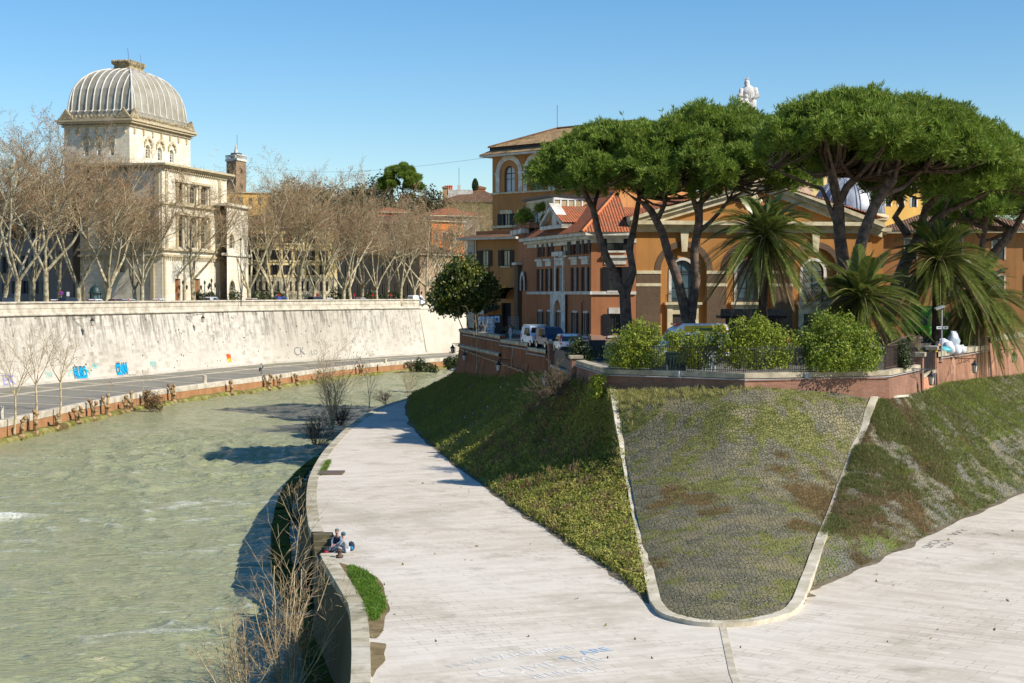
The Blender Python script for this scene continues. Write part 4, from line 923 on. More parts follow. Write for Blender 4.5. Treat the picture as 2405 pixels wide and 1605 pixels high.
# ---- date palms
palmL = foliage('palm_leaflet', (.08, .13, .02), (.19, .235, .048), .32, .36, .5, c3=(.27, .25, .08))
palmD = foliage('dead_palm_leaflet', (.26, .17, .08), (.20, .13, .07), .2)
palmR = plain('palm_rib', (.20, .20, .06), (.26, .20, .09), 3, .6)
palmT = plain('palm_trunk', (.085, .06, .045), (.035, .026, .022), 4, .95, .1, bump=.9)
def palm(label, base, crown, L, n, seed, droop=1.0, lean=(0, 0), r0=.34, dead=.10, elmin=-.65):
    rs = random.Random(seed); base, crown = Vector(base), Vector(crown); t = thing('date_palm', label, 'palm tree', base, 'date palms on the terrace')
    b = MB(); n_ = 14; P = [base.lerp(crown, i / n_) + Vector((rs.gauss(0, .015), rs.gauss(0, .015), 0)) for i in range(n_ + 1)]
    b.tube(P, [r0 * (1.15 if i == 0 else 1.0) * (1 + .06 * (i % 2)) * (1 + .35 * max(0, i / n_ - .8) * 5) for i in range(n_ + 1)], 10)
    for k in range(70):   # cut leaf bases under the crown
        a = rs.random() * 6.28; z = -rs.random() * 1.6; c = crown + Vector((math.cos(a) * r0 * 1.2, math.sin(a) * r0 * 1.2, z)); b.tube([c, c + Vector((math.cos(a) * .25, math.sin(a) * .25, .28))], [.07, .03], 4)
    b.build('trunk', palmT, t)
    LV = {0: [], 1: []}; rb = MB()
    for k in range(n):
        a = k * 2.39996 + rs.gauss(0, .2); q = (k + .5) / n; el = 1.45 - (1.45 - elmin) * q ** .85 + rs.gauss(0, .10); ll = L * (.80 + .28 * rs.random()) * (1 - .25 * max(0, q - .8) * 5)
        if q < .06: ll *= .7
        isd = 1 if (q > .82 and rs.random() < dead * 4) else 0
        d = Vector((math.cos(a) * math.cos(el), math.sin(a) * math.cos(el), math.sin(el))); hd = Vector((math.cos(a), math.sin(a), 0)); g = ll * (.16 + .30 * max(0, math.cos(el))) * droop * (1 + .25 * rs.random())
        o = crown + hd * .25 * math.cos(el) + Vector((0, 0, .25 * math.sin(el))); N = 36; pts = [o + d * ll * (i / N) - Vector((0, 0, g * (i / N) ** 1.9)) for i in range(N + 1)]
        rb.tube([pts[i] for i in (0, 6, 12, 18, 24, 30, 36)], [.05, .04, .03, .025, .02, .014, .006], 4, mi=isd, cap=False)
        side0 = d.cross(Vector((0, 0, 1)));
        if side0.length < .1: side0 = hd.cross(Vector((0, 0, 1)))
        side0.normalize()
        tw = rs.gauss(0, .25)
        for i in range(3, N + 1):
            tt = i / N; tg = (pts[i] - pts[i - 1]).normalized(); nrm = side0.cross(tg).normalized()
            wl = .70 * ll / 4.6 * math.sin(math.pi * (.12 + .86 * tt)) ** .6
            for sd in (-1, 1):
                for hf in (0, .5):
                    p0 = pts[i] + (pts[i - 1] - pts[i]) * hf
                    dr = (tg * (.50 + .45 * tt) + side0 * sd * (1.0 - .25 * tt) + nrm * (.34 + tw * sd) + Vector((0, 0, -.10))).normalized() * wl * (.9 + .2 * rs.random())
                    ac = tg * .060 * ll / 4.6 + nrm * .022
                    LV[isd].append((p0 - ac, p0 + dr * .5 + ac * .9, p0 + dr, p0 + dr * .45 - ac * .9))
    for key, nm, mt in ((0, 'frond', palmL), (1, 'dead_foliage', palmD)):
        if LV[key]:
            V = np.array([[tuple(v) for v in q] for q in LV[key]]).reshape(-1, 3); o = np_obj(nm, V, np.arange(len(V)).reshape(-1, 4), mt, t); o['kind'] = 'stuff' if False else o.get('kind', 'thing')
            del o['kind']
    rb.build('rib', [palmR, palmD], t, smooth=True); return t
palm('tall date palm with a slim dark trunk before the centre of the yellow facade', at_y(1789, 858, 111), at_y(1797, 556, 111), 5.1, 120, 1, 1.2, r0=.32, dead=.22, elmin=-.95)
palm('low date palm with a wide crown right behind the largest round bush', at_y(2035, 868, 112), at_y(2022, 700, 112), 5.1, 115, 2, 1.1, r0=.36, dead=.06, elmin=-.75)
palm('date palm behind the signpost and the white sacks', at_y(2200, 846, 122), at_y(2206, 610, 122), 5.2, 115, 3, 1.15, r0=.44, dead=.12, elmin=-.85)
palm('date palm with a thick leaning trunk drooping over the sunlit brick wall', at_y(2246, 838, 127), at_y(2300, 700, 128), 5.5, 110, 4, 1.3, r0=.52, dead=.05, elmin=-.95)

# ---- hedge bushes and small trees
twig = plain('twig_bark', (.16, .12, .08), (.09, .07, .05), 5, .95, .1)
bushm = foliage('hedge_leaf', (.17, .235, .02), (.38, .43, .05), .42, .45, .3, c3=(.46, .48, .08))
darkleaf = foliage('dark_leaf', (.030, .052, .012), (.075, .10, .022), .25, .4, .5)
def bush(name, label, cat, base, lobes, n, size, mat, seed, group=None, stems=5, up=.3):
    rs = np.random.default_rng(seed); t = thing(name, label, cat, base, group); base = Vector(base); vol = np.array([l[3] ** 2 for l in lobes]); cnt = (n * vol / vol.sum()).astype(int); C_ = []; O_ = []
    for (x, y, z, r), m_ in zip(lobes, cnt):
        d = rs.normal(0, 1, (m_, 3)); d /= np.linalg.norm(d, axis=1)[:, None]; q = rs.random(m_) ** .33
        lump = 1 + .50 * fbm(nf2, d[:, 0] * 2.1 + x * 3, d[:, 1] * 2.1 + d[:, 2] * 1.7 + seed, 3); rr = (r * lump * (.55 + .5 * q + .3 * (rs.random(m_) < .08) * rs.random(m_)))[:, None]
        C_.append(np.array([x, y, z]) + d * rr); O_.append(d * .9)
    C_ = np.concatenate(C_); O_ = np.concatenate(O_); k = C_[:, 2] > base.z + .03; quads(C_[k], size * (.6 + .8 * rs.random(k.sum())), mat, 'crown', t, up=up, asp=.55, out=O_[k])
    b = MB(); rnd = random.Random(seed)
    for l in lobes[:max(stems, 1) * 3]:
        e = Vector(l[:3]); m_ = base.lerp(e, .5) + Vector((rnd.gauss(0, .1), rnd.gauss(0, .1), 0)) * l[3]; b.tube([base + Vector((rnd.gauss(0, .06), rnd.gauss(0, .06), 0)), m_, e], [.05 + .03 * l[3], .04 + .015 * l[3], .015], 5, cap=False)
    b.build('trunk', twig, t); return t
def lobes_px(D, spec, ry=1.0):
    out = []
    for (u, v, r, *dd) in spec:
        c = at_y(u, v, D + (dd[0] if dd else 0)); out.append((c.x, c.y, c.z, r))
    return out
hb = 'round hedge bushes on the brick parapet'
bush('hedge_bush', 'leftmost round yellow-green hedge bush with a spiky top beside the shaded wall bend', 'bush', at_y(1490, 866, 97.2), lobes_px(97.6, [(1490, 825, 1.05), (1462, 830, .85), (1525, 830, .9), (1500, 790, .85, .3), (1478, 800, .8, -.3), (1530, 795, .6), (1502, 765, .45), (1538, 772, .35), (1455, 845, .7), (1530, 850, .75, -.4), (1490, 850, .9, -.5)]), 9000, .15, bushm, 21, hb)
bush('hedge_bush', 'thin gappy hedge bush before the ambulance, second from the left', 'bush', at_y(1640, 868, 95.2), lobes_px(95.6, [(1580, 800, .45), (1600, 810, .5), (1635, 800, .6), (1665, 800, .6), (1690, 805, .55), (1620, 840, .7), (1640, 855, .6, -.4), (1672, 830, .6), (1575, 790, .3), (1690, 775, .35), (1600, 785, .3)]), 5200, .15, bushm, 22, hb)
bush('hedge_bush', 'round hedge bush in front of the tall palm trunk', 'bush', at_y(1775, 868, 94.2), lobes_px(94.6, [(1775, 815, 1.2), (1735, 825, .95), (1820, 825, 1.05), (1760, 780, .85), (1800, 780, .75), (1845, 830, .7), (1715, 800, .6), (1735, 765, .5), (1775, 755, .45), (1830, 855, .8, -.6), (1745, 850, .9, -.4), (1838, 790, .5), (1790, 855, .9, -.7)]), 11500, .15, bushm, 23, hb)
bush('hedge_bush', 'largest and greenest round hedge bush, rightmost on the parapet', 'bush', at_y(1960, 872, 95), lobes_px(94.8, [(1960, 820, 1.45), (1910, 820, 1.05), (2010, 825, 1.15), (1945, 775, .95), (1985, 780, .95), (2040, 830, .85), (1890, 800, .7), (1935, 760, .55), (2030, 790, .6), (1960, 860, 1.1, -.9), (1925, 850, .9, -.6), (2015, 862, .8, -.7), (2055, 845, .5)]), 14500, .15, foliage('camellia_leaf', (.12, .19, .018), (.28, .36, .04), .38, .45, .3, c3=(.44, .46, .08)), 24, hb)
bush('topiary_bush', 'small dark clipped bush on the wall beside the fan of iron spikes', 'bush', at_y(2120, 868, 99.5), lobes_px(99.5, [(2118, 830, .55), (2120, 850, .5), (2116, 812, .45), (2126, 858, .4), (2108, 840, .4)]), 3000, .11, darkleaf, 25)
bush('evergreen_tree', 'small round dark evergreen tree standing at the bastion corner over the river', 'tree', at_y(1112, 868, 172), lobes_px(174, [(1086, 663, 2.18), (1053, 689, 1.85), (1120, 680, 2.02), (1078, 641, 1.60), (1107, 641, 1.43), (1032, 702, 1.26), (1141, 667, 1.18), (1141, 698, 1.09), (1090, 698, 1.85), (1061, 715, 1.01), (1044, 663, 1.01), (1116, 711, 1.01), (1036, 724, 0.67), (1074, 729, 0.67)]), 12500, .38, foliage('evergreen_leaf', (.045, .075, .012), (.14, .17, .025), .32, .4, .45, c3=(.26, .26, .04)), 26, stems=1)
bush('shrub', 'small bright self-sown shrub growing out of the bank below the shaded wall', 'shrub', at_y(1403, 935, 97.5), lobes_px(97.5, [(1403, 905, .4), (1412, 890, .35), (1398, 892, .3), (1410, 920, .35), (1402, 930, .35)]), 1300, .16, bushm, 27)
bush('shrub', 'dark green shrub behind the low wall beside the white car', 'shrub', at_y(1365, 850, 114), lobes_px(114, [(1365, 825, .8), (1355, 810, .55), (1380, 832, .6), (1362, 845, .7)]), 2600, .17, darkleaf, 28)

# ---- bare trees
planeb = NM('plane_bark', .9, .15); p_ = planeb.obj(); planeb.col(planeb.mix(planeb.ramp(planeb.noise(p_, 1.3, 5, .7), .42, .6), lin(190, 180, 150), lin(130, 116, 88))); planeb = planeb.m
twigm = NM('bare_twig', .9, .1); r_ = twigm.rnd(); twigm.col(twigm.mix(r_, lin(184, 164, 130), lin(136, 116, 88))); twigm = twigm.m
seedm = foliage('dead_leaf', lin(168, 112, 66)[:3], lin(140, 88, 52)[:3], .2)
greyb = plain('sapling_bark', lin(204, 188, 152), lin(150, 130, 98), 3, .9, .1, coord='obj')
class Bare:
    def __init__(s, seed): s.r = random.Random(seed); s.seg = []; s.tips = []; s.t0 = .22
    def grow(s, p, d, L, r, lvl, maxl, curl, nch, upb):
        R_ = s.r; n = max(2, int(3 + 2 * (maxl - lvl) / maxl * 2)) if lvl < maxl else 2; pts = [p]; rad = [r]; dirs = [d]
        for i in range(n):
            d = (d + Vector((R_.gauss(0, curl), R_.gauss(0, curl), R_.gauss(0, curl) + upb))).normalized(); p = p + d * L / n; pts.append(p); rad.append(r * (1 - .72 * (i + 1) / n)); dirs.append(d)
        s.seg.append((lvl, pts, rad))
        if lvl < maxl:
            k = nch[lvl]
            for j in range(k):
                t0 = s.t0 if lvl == 1 else .22; t = t0 + (1 - t0) * (j + R_.random() * .8) / k; i = min(n - 1, int(t * n)); f = t * n - i; q = pts[i].lerp(pts[i + 1], min(1, f)); dd = dirs[i + 1]
                ax = dd.cross(Vector((R_.gauss(0, 1), R_.gauss(0, 1), R_.gauss(0, 1)))).normalized(); an = R_.uniform(.45, .95)
                nd_ = (dd * math.cos(an) + ax * math.sin(an)).normalized()
                s.grow(q, nd_, L * R_.uniform(.30, .50) * (1.1 - .35 * t), max(.012, rad[i] * .52), lvl + 1, maxl, curl * 1.15, nch, upb)
        else: s.tips.append((p, d))
def bare_mesh(b, split, tname, cname, root, tm, cm, tw=.02, seeds=0, seedsize=.2, sm=None, rs=None):
    mb = MB()
    V = []; Fq = []
    for lvl, pts, rad in b.seg:
        if lvl <= split:
            mb.tube(pts, [max(.02, q) for q in rad], 7 if rad[0] > .15 else 5 if rad[0] > .06 else 4, cap=False)
        else:
            for i in range(len(pts) - 1):
                d = (pts[i + 1] - pts[i]); a = d.cross(Vector((b.r.gauss(0, 1), b.r.gauss(0, 1), b.r.gauss(0, 1)))).normalized(); c = d.cross(a).normalized(); w0, w1 = max(tw, rad[i]), max(tw * .6, rad[i + 1])
                n = len(V); V += [pts[i] + a * w0, pts[i] - a * w0 * .5 + c * w0 * .87, pts[i] - a * w0 * .5 - c * w0 * .87, pts[i + 1] + a * w1, pts[i + 1] - a * w1 * .5 + c * w1 * .87, pts[i + 1] - a * w1 * .5 - c * w1 * .87]
                Fq += [(n, n + 1, n + 4, n + 3), (n + 1, n + 2, n + 5, n + 4), (n + 2, n, n + 3, n + 5)]
    tr = mb.build(tname, tm, root, smooth=True)
    cr = np_obj(cname, np.array([tuple(v) for v in V]), np.array(Fq), cm, root)
    if seeds and b.tips:
        k = [b.r.choice(b.tips)[0] for _ in range(seeds)]; c = np.array([tuple(q) for q in k]) + rng.normal(0, .25, (seeds, 3)); quads(c, seedsize, sm, 'foliage', root, up=0)
    return tr, cr
def plane_proto(seed, H):
    b = Bare(seed); b.t0 = .42; r = b.r; h0 = H * r.uniform(.13, .22); lean = Vector((r.gauss(0, .06), r.gauss(0, .06), 1)).normalized(); p0 = Vector((0, 0, -.2)); r0 = r.uniform(.36, .48)
    pts = [p0, p0 + lean * h0 * .12, p0 + lean * h0 * .6, p0 + lean * h0]; b.seg.append((0, pts, [r0 * 1.3, r0, r0 * .92, r0 * .95])); top = pts[-1]
    k = r.choice((3, 4, 4, 5)); a0 = r.random() * 6.28
    for i in range(k):
        a = a0 + 6.283 * i / k + r.gauss(0, .25); tl = r.uniform(.26, .62); d = Vector((math.cos(a) * math.sin(tl), math.sin(a) * math.sin(tl), math.cos(tl)))
        b.grow(top - lean * .2, d, (H - h0) * r.uniform(.74, .98), r0 * r.uniform(.48, .62), 1, 4, .09, [0, 11, 8, 7], .04)
    return b
protos = []
for k in range(6):
    H = 25.0; root = thing('plane_tree', 'x', 'tree'); bare_mesh(plane_proto(300 + k, H), 2, 'trunk', 'crown', root, planeb, twigm, .019, 1300, .24, seedm); protos.append(root)
PLANES = [  # u of trunk at street level, distance, height scale, variant, label
 (-18, 262, 1.21, 0, 'bare plane tree cropped by the left edge of the picture'), (38, 258, 1.19, 1, 'bare plane tree with a pale straight trunk behind the dark parked car at far left'), (108, 262, 1.21, 2, 'thickest bare plane tree, forked low, left of the no-stopping sign'),
 (184, 270, 1.14, 3, 'bare plane tree just left of the green kiosk'), (250, 276, 1.10, 4, 'bare plane tree with a pale trunk just right of the green kiosk'), (318, 284, 1.02, 5, 'bare plane tree, left one of the close pair before the synagogue-like white building'),
 (334, 283, 0.98, 0, 'bare plane tree, right one of the close pair before the white building'), (388, 292, 1.02, 1, 'slim bare plane tree between the white building corner and the street lamps'), (455, 298, 1.04, 2, 'bare plane tree with a stout trunk before the tall triple windows'),
 (585, 316, 1.09, 3, 'bare plane tree at the junction of the white and the yellow building'), (640, 322, 1.14, 4, 'bare plane tree before the left windows of the yellow house'), (676, 326, 1.04, 5, 'bare plane tree before the middle windows of the yellow house'), (703, 329, 1.16, 0, 'bare plane tree with a bulging trunk before the yellow house'),
 (736, 333, 1.00, 1, 'bare plane tree before the right windows of the yellow house'), (760, 335, 1.04, 2, 'bare plane tree at the right corner of the yellow house'), (806, 341, 1.07, 3, 'bare plane tree left of the shaded brown house'), (824, 343, 1.11, 4, 'bare plane tree with three spreading limbs before the shaded brown house'),
 (886, 350, 0.98, 5, 'bare plane tree before the middle of the shaded brown house'), (942, 357, 0.92, 0, 'small bare plane tree before the hipped roof'), (1003, 364, 1.03, 1, 'pale stout bare plane tree beside the round evergreen tree'), (1050, 372, 0.98, 2, 'bare plane tree behind the round evergreen tree')]
first = [None] * 6
def place_plane(u, D, sc, k, label, z=ZS, grp='bare plane trees along the river street'):
    q = at_y(u, 700, D); o = protos[k] if first[k] is None else copy_tree(protos[k]); first[k] = 1
    o.location = (q.x, q.y, z); o.rotation_euler = (0, 0, (u * 1.7) % 6.28); rr_ = random.Random(int(u) * 7 + 3); o.scale = (sc * rr_.uniform(.82, 1.2), sc * rr_.uniform(.85, 1.15), sc * rr_.uniform(.90, 1.02)); o['label'] = label; o['group'] = grp
for a in PLANES: place_plane(*a)
back = [(350, 322, 1.00, 3), (-60, 282, 1.25, 3), (10, 288, 1.25, 4), (75, 284, 1.29, 5), (140, 292, 1.23, 0), (215, 305, 1.06, 1), (620, 345, 1.23, 2), (745, 356, 1.16, 5), (850, 366, 1.06, 1), (910, 374, 1.04, 2), (975, 384, 1.06, 4), (1060, 396, 1.09, 3), (1110, 402, 1.09, 5)]
lab = ['in the back row right of the kiosk', 'behind the left edge tree', 'in the back row at far left behind the parked dark car', 'in the back row behind the thickest trunk', 'in the back row over the no-stopping sign', 'in the back row behind the green kiosk', 'in the back row above the left of the yellow roof', 'in the back row above the right of the yellow roof', 'in the back row before the red house top', 'in the back row below the hilltop umbrella pine', 'in the back row before the orange house', 'in the back row right of the orange house', 'in the back row beside the tall orange tower house']
for a, l in zip(back, lab): place_plane(*a, 'bare plane tree ' + l)

def shrub_bare(name, label, cat, base, n, L, spread, seed, r0=.03, mat=None, tw=.009, nch=(7, 4), lean=(0, 0), seeds=0, upb=.05, group=None):
    b = Bare(seed); r = b.r; base = Vector(base); t = thing(name, label, cat, base, group)
    for i in range(n):
        a = r.random() * 6.28; tl = abs(r.gauss(0, spread)); d = Vector((math.cos(a) * math.sin(tl) + lean[0], math.sin(a) * math.sin(tl) + lean[1], math.cos(tl))).normalized()
        b.grow(base + Vector((math.cos(a), math.sin(a), 0)) * r.random() * .5 * spread, d, L * r.uniform(.55, 1.05), r0 * r.uniform(.6, 1.1), 0, 2, .07, list(nch), upb)
    bare_mesh(b, 0, 'trunk', 'crown', t, mat or greyb, mat or twigm, tw, seeds, .12, seedm); return t
shrub_bare('bare_shrub', 'big tangled bare shrub rising from the bank at the bottom edge', 'shrub', (-9.4, 64.5, .4), 20, 5.4, .48, 51, .03, nch=(7, 4), seeds=60)
shrub_bare('bare_shrub', 'bare shrub with reddish twigs left of the big tangled one', 'shrub', (-11.2, 63, .3), 12, 3.9, .45, 52, .02, nch=(7, 4), lean=(-.2, 0))
shrub_bare('bare_sapling', 'tall thin bare sapling standing against the platform wall near the two seated people', 'tree', (-10.6, 72.5, .4), 1, 6.6, .02, 53, .05, nch=(15, 4))
shrub_bare('bare_tree', 'multi-stemmed bare young tree on the bank at the bend of the platform', 'tree', at_z(782, 1010, 1.2), 12, 9.6, .17, 54, .07, tw=.013, nch=(11, 6), seeds=20)
shrub_bare('bare_tree', 'slim bare young tree on the bank right of the multi-stemmed one', 'tree', at_z(866, 965, 1.0), 2, 7.5, .10, 55, .05, tw=.013, nch=(10, 5))
shrub_bare('bare_shrub', 'thin bare shrub nearest the far end of the stone path', 'shrub', at_z(958, 932, 1.0), 9, 5.4, .30, 56, .03, tw=.013, nch=(7, 4))
shrub_bare('bare_shrub', 'dark bare brambles on the bank below the multi-stemmed tree', 'shrub', at_z(742, 1045, 1.5), 40, 3.0, .75, 57, .02, mat=twig, tw=.012, nch=(6, 4), upb=0)
shrub_bare('bare_shrub', 'dark bare brambles on the bank where the path edge curves', 'shrub', at_z(800, 1000, 1.6), 40, 2.8, .75, 58, .02, mat=twig, tw=.012, nch=(6, 4), upb=0)
shrub_bare('bare_shrub', 'pale bare twigs sprouting from the wall above the mossy ledge', 'shrub', at_z(690, 1215, 2.2), 12, 2.6, .6, 59, .02, nch=(6, 4))
shrub_bare('bare_shrub', 'low bare scrub on the bank right of the slim young tree', 'shrub', at_z(905, 950, 1.2), 20, 2.2, .7, 60, .02, mat=twig, tw=.013, nch=(6, 4), upb=0)
shrub_bare('brushwood_heap', 'heap of dark dry brushwood on the bank below the left gate', 'brushwood', at_y(1305, 925, 107) - Vector((0, 0, .1)), 60, 2.3, 1.25, 61, .02, mat=twig, tw=.014, nch=(5, 3), upb=-.02)
shrub_bare('bare_tree', 'thin bare tree rising from the bank against the bastion wall', 'tree', at_y(1118, 876, 158), 2, 7.5, .06, 62, .05, tw=.012, nch=(4, 3))
# pollarded stumps on the footing
def quay_pt(u, off, z):
    best = min(((abs(CX + F * (q.x) / q.y - u), i) for i, q in enumerate(QE)))[1]; a, c = QE[best], QE[min(best + 1, len(QE) - 1)]; d = (QE[min(best + 1, len(QE) - 1)] - QE[max(best - 1, 0)]).normalized(); u0, u1 = CX + F * a.x / a.y, CX + F * c.x / c.y
    p = a.lerp(c, max(-1, min(1, (u - u0) / (u1 - u0 if abs(u1 - u0) > 1e-6 else 1)))); return Vector((p.x + d.y * off, p.y - d.x * off, z))
def stump(u, v, H, seed, label):
    base = quay_pt(u, 1.15, 1.2); r = random.Random(seed); t = thing('pollard_stump', label, 'tree stump', base, 'pollard stumps along the far quay footing'); b = MB()
    for k in range(r.choice((2, 3, 3))):
        a = r.uniform(-.7, .7); p1 = base + Vector((a * .4, 0, H * .45)); p2 = base + Vector((a * H * .55, r.gauss(0, .1), H * r.uniform(.8, 1.1)))
        b.tube([base + Vector((a * .3, 0, -.3)), p1, p2], [.24, .2, .16], 7); b.blob(p2, .27, seed + k, .8, 8, 6, fr=2.5)
        b.blob(p1 + Vector((.1, -.1, .1)), .25, seed + k + 5, .8, 8, 6, fr=2.5)
    b.blob(base, (.5, .4, .35), seed, .8); b.build('trunk', planeb if False else plain_stump, t, smooth=True)
plain_stump = plain('stump_bark', lin(182, 156, 118), lin(110, 86, 60), 3, .95, .1, bump=.8)
for i, (u, v, h, lb) in enumerate(((22, 1008, 2.0, 'knobbly stump at the left end of the far quay footing'), (58, 1014, 2.4, 'big gnarled stump under the wide-forked young tree'), (108, 1003, 1.4, 'stump under the thinner young tree'), (160, 992, 1.7, 'stump on the footing left of the two twin-headed ones'), (198, 982, 2.2, 'dark twin-headed stump below the first graffiti'), (232, 976, 2.4, 'widest cluster of stumps on the footing'),
                                   (275, 968, 1.7, 'pale stump left of the tall slim one'), (290, 962, 2.3, 'tall slim stump below the second graffiti'), (325, 958, 2.0, 'stump below the second graffiti with dark knobs'), (391, 940, 2.5, 'tallest stump beside the dark rubbish on the footing'), (528, 920, 2.0, 'short stump below the standing man'),
                                   (616, 910, 2.2, 'gnarled stump right of the standing man'), (641, 907, 1.9, 'stump next to the gnarled one right of the standing man'), (684, 901, 1.6, 'low stump before the multi-stemmed bare tree'), (730, 893, 1.7, 'low stump hidden by the bare tree'), (835, 878, 2.2, 'stump in the last sunlit stretch of the footing'))): stump(u, v, h, 90 + i, lb)
for i, (u, v, H, lb) in enumerate(((62, 1000, 11.5, 'bare young tree with a yellowish trunk and wide fork on the far quay edge'), (120, 990, 10.0, 'thinner bare young tree right of the wide-forked one on the far quay edge'), (10, 1010, 9.5, 'bare young tree at the left picture edge on the far quay footing'), (316, 930, 5.0, 'short bare sapling on the far quay footing below the second graffiti'),
                                 (235, 952, 4.2, 'shortest bare sapling on the far quay footing below the first graffiti'))):
    b = Bare(70 + i); base = quay_pt(u, 1.0, 1.6); t = thing('bare_tree' if H > 6 else 'bare_sapling', lb, 'tree', base)
    hh = H * (.45 if i != 1 else .5) if H > 6 else H * .6; b.seg.append((0, [base, base + Vector((.15, 0, hh * .5)), base + Vector((.05 + i * .05, 0, hh))], [.17, .13, .10] if H > 6 else [.05, .04, .03])); top = b.seg[0][1][-1]
    for q in range(4 if H > 6 else 1):
        a = q * 1.57 + .4 * i; d = Vector((math.cos(a) * .55, math.sin(a) * .55, 1)).normalized(); b.grow(top, d, (H - hh) * 1.05, .07 if H > 6 else .025, 0, 2, .07, [9, 5], .05)
    bare_mesh(b, 0, 'trunk', 'crown', t, greyb, twigm, .016)
bush('bush', 'green leafy bush leaning over the far quay edge beside the bastion', 'bush', at_z(985, 872, .8), lobes_px(318, [(975, 865, 1.3), (995, 868, 1.4), (1015, 868, 1.1), (960, 858, .8), (985, 855, 1.0)]), 3200, .35, darkleaf, 41)
bush('bush', 'smaller green bush right beside the bastion base across the water', 'bush', at_z(1062, 862, .8), lobes_px(332, [(1060, 856, 1.2), (1075, 850, 1.0), (1050, 850, .8)]), 2200, .35, darkleaf, 42)
bush('bush', 'brown leafless clump among the stumps on the far quay footing', 'bush', at_z(358, 958, .8), lobes_px(214, [(355, 940, 1.0), (368, 950, 1.0), (345, 935, .6)]), 1800, .2, plain('dry_leaf', lin(120, 98, 66), lin(80, 66, 44), 3), 43)
# ================================================================ BUILDINGS
ochre = plaster('ochre_render', lin(180, 128, 72), lin(124, 86, 54), .35)
orange = plaster('orange_render', lin(176, 118, 82), lin(112, 76, 54), .40)
orange2 = plaster('dull_orange_render', lin(182, 130, 82), lin(114, 82, 56), .45)
cream = plain('cream_stone', lin(216, 204, 172), lin(176, 162, 128), .9, .9, .15, bump=.2)
white = plain('white_trim', lin(220, 214, 204), lin(180, 172, 158), 1.2, .85, .2)
dkbrick = brick_mat('dark_brown_brick', lin(104, 84, 66), lin(86, 70, 56), lin(120, 102, 84), .26, .07, .01, lin(66, 54, 44), .4)
synst = brick_mat('white_ashlar', lin(226, 217, 197), lin(212, 202, 178), lin(178, 164, 134), 1.6, .7, .02, lin(176, 158, 122), .6, pale=lin(232, 226, 212), bump=.3)
zinc = plain('dome_sheet', lin(172, 166, 150), lin(140, 130, 108), .35, .6, .4, metal=.2, lo=.35, hi=.7)
zinc2 = plain('dome_rib', lin(205, 202, 192), None, .5, .6, .4)
tile_r = tiles('terracotta_tiles', lin(182, 106, 70), lin(156, 88, 58), lin(132, 98, 72))
tile_y = tiles('weathered_tiles', lin(190, 158, 112), lin(160, 124, 84), lin(104, 90, 66))
tile_b = tiles('brown_tiles', lin(132, 98, 74), lin(108, 82, 62), lin(84, 70, 54))
fdark = plain('dark_frame', (.03, .026, .024), None, 4, .5, .4); fwhite = plain('white_frame', lin(226, 224, 218), None, 2, .6, .3)
shut = plain('brown_shutter', (.050, .034, .030), (.034, .024, .022), 3, .65, .3); shutb = plain('black_shutter', (.018, .018, .022), None, 3, .6, .3)
def glassm(name, c, r=.08):
    m = NM(name, r, .8); m.col(m.mix(m.noise(m.pos(), .9, 2), c, tuple(x * .4 for x in c[:3]) + (1,))); return m.m
gl = glassm('dark_window_glass', (.03, .036, .045, 1)); glb = glassm('blue_window_glass', (.10, .17, .20, 1), .12); glw = glassm('curtained_window', lin(196, 200, 204), .3); gly = glassm('lit_reflecting_window', lin(206, 186, 140), .25)

class Off:
    def __init__(s, fc, k): s.fc, s.k = fc, k
    def p(s, a, z, d=0): return s.fc.p(a, z, d + s.k)
def wallgrid(mb, fc, s0, s1, z0, z1, holes=(), mi=0, dep=.22):
    xs = sorted({s0, s1} | {h[0] for h in holes if s0 < h[0] < s1} | {h[1] for h in holes if s0 < h[1] < s1}); zs = sorted({z0, z1} | {h[2] for h in holes if z0 < h[2] < z1} | {h[3] for h in holes if z0 < h[3] < z1})
    for i in range(len(xs) - 1):
        for j in range(len(zs) - 1):
            cx, cz = (xs[i] + xs[i + 1]) / 2, (zs[j] + zs[j + 1]) / 2
            if any(h[0] < cx < h[1] and h[2] < cz < h[3] for h in holes): continue
            a, b, c, d = xs[i], xs[i + 1], zs[j], zs[j + 1]; mb.face([fc.p(a, c), fc.p(b, c), fc.p(b, d), fc.p(a, d)], mi, [(a, c), (b, c), (b, d), (a, d)])
    for h in holes:
        a, b, c, d = h[:4]; ar = len(h) > 4 and h[4]; dp = h[5] if len(h) > 5 else dep
        if ar:
            r = (b - a) / 2; zc = d - r; pts = [(a + r - r * math.cos(math.pi * k / 12), zc + r * math.sin(math.pi * k / 12)) for k in range(13)]
            for k in range(12):
                p0, p1 = pts[k], pts[k + 1]; cs = a if k < 6 else b
                mb.face([fc.p(*p0), fc.p(*p1), fc.p(cs, d)], mi, [p0, p1, (cs, d)]); mb.face([fc.p(*p0), fc.p(*p0, -dp), fc.p(*p1, -dp), fc.p(*p1)], mi)
            ring = [(a, c), (a, zc)], [(b, c), (b, zc)], [(a, c), (b, c)]
        else: ring = [(a, c), (a, d)], [(b, c), (b, d)], [(a, c), (b, c)], [(a, d), (b, d)]
        for p0, p1 in ring: mb.face([fc.p(*p0), fc.p(*p1), fc.p(*p1, -dp), fc.p(*p0, -dp)], mi)
def arcpts(a, b, c, d, n=12):
    r = (b - a) / 2; zc = d - r; return [(a, c)] + [(a + r - r * math.cos(math.pi * k / n), zc + r * math.sin(math.pi * k / n)) for k in range(n + 1)] + [(b, c)]
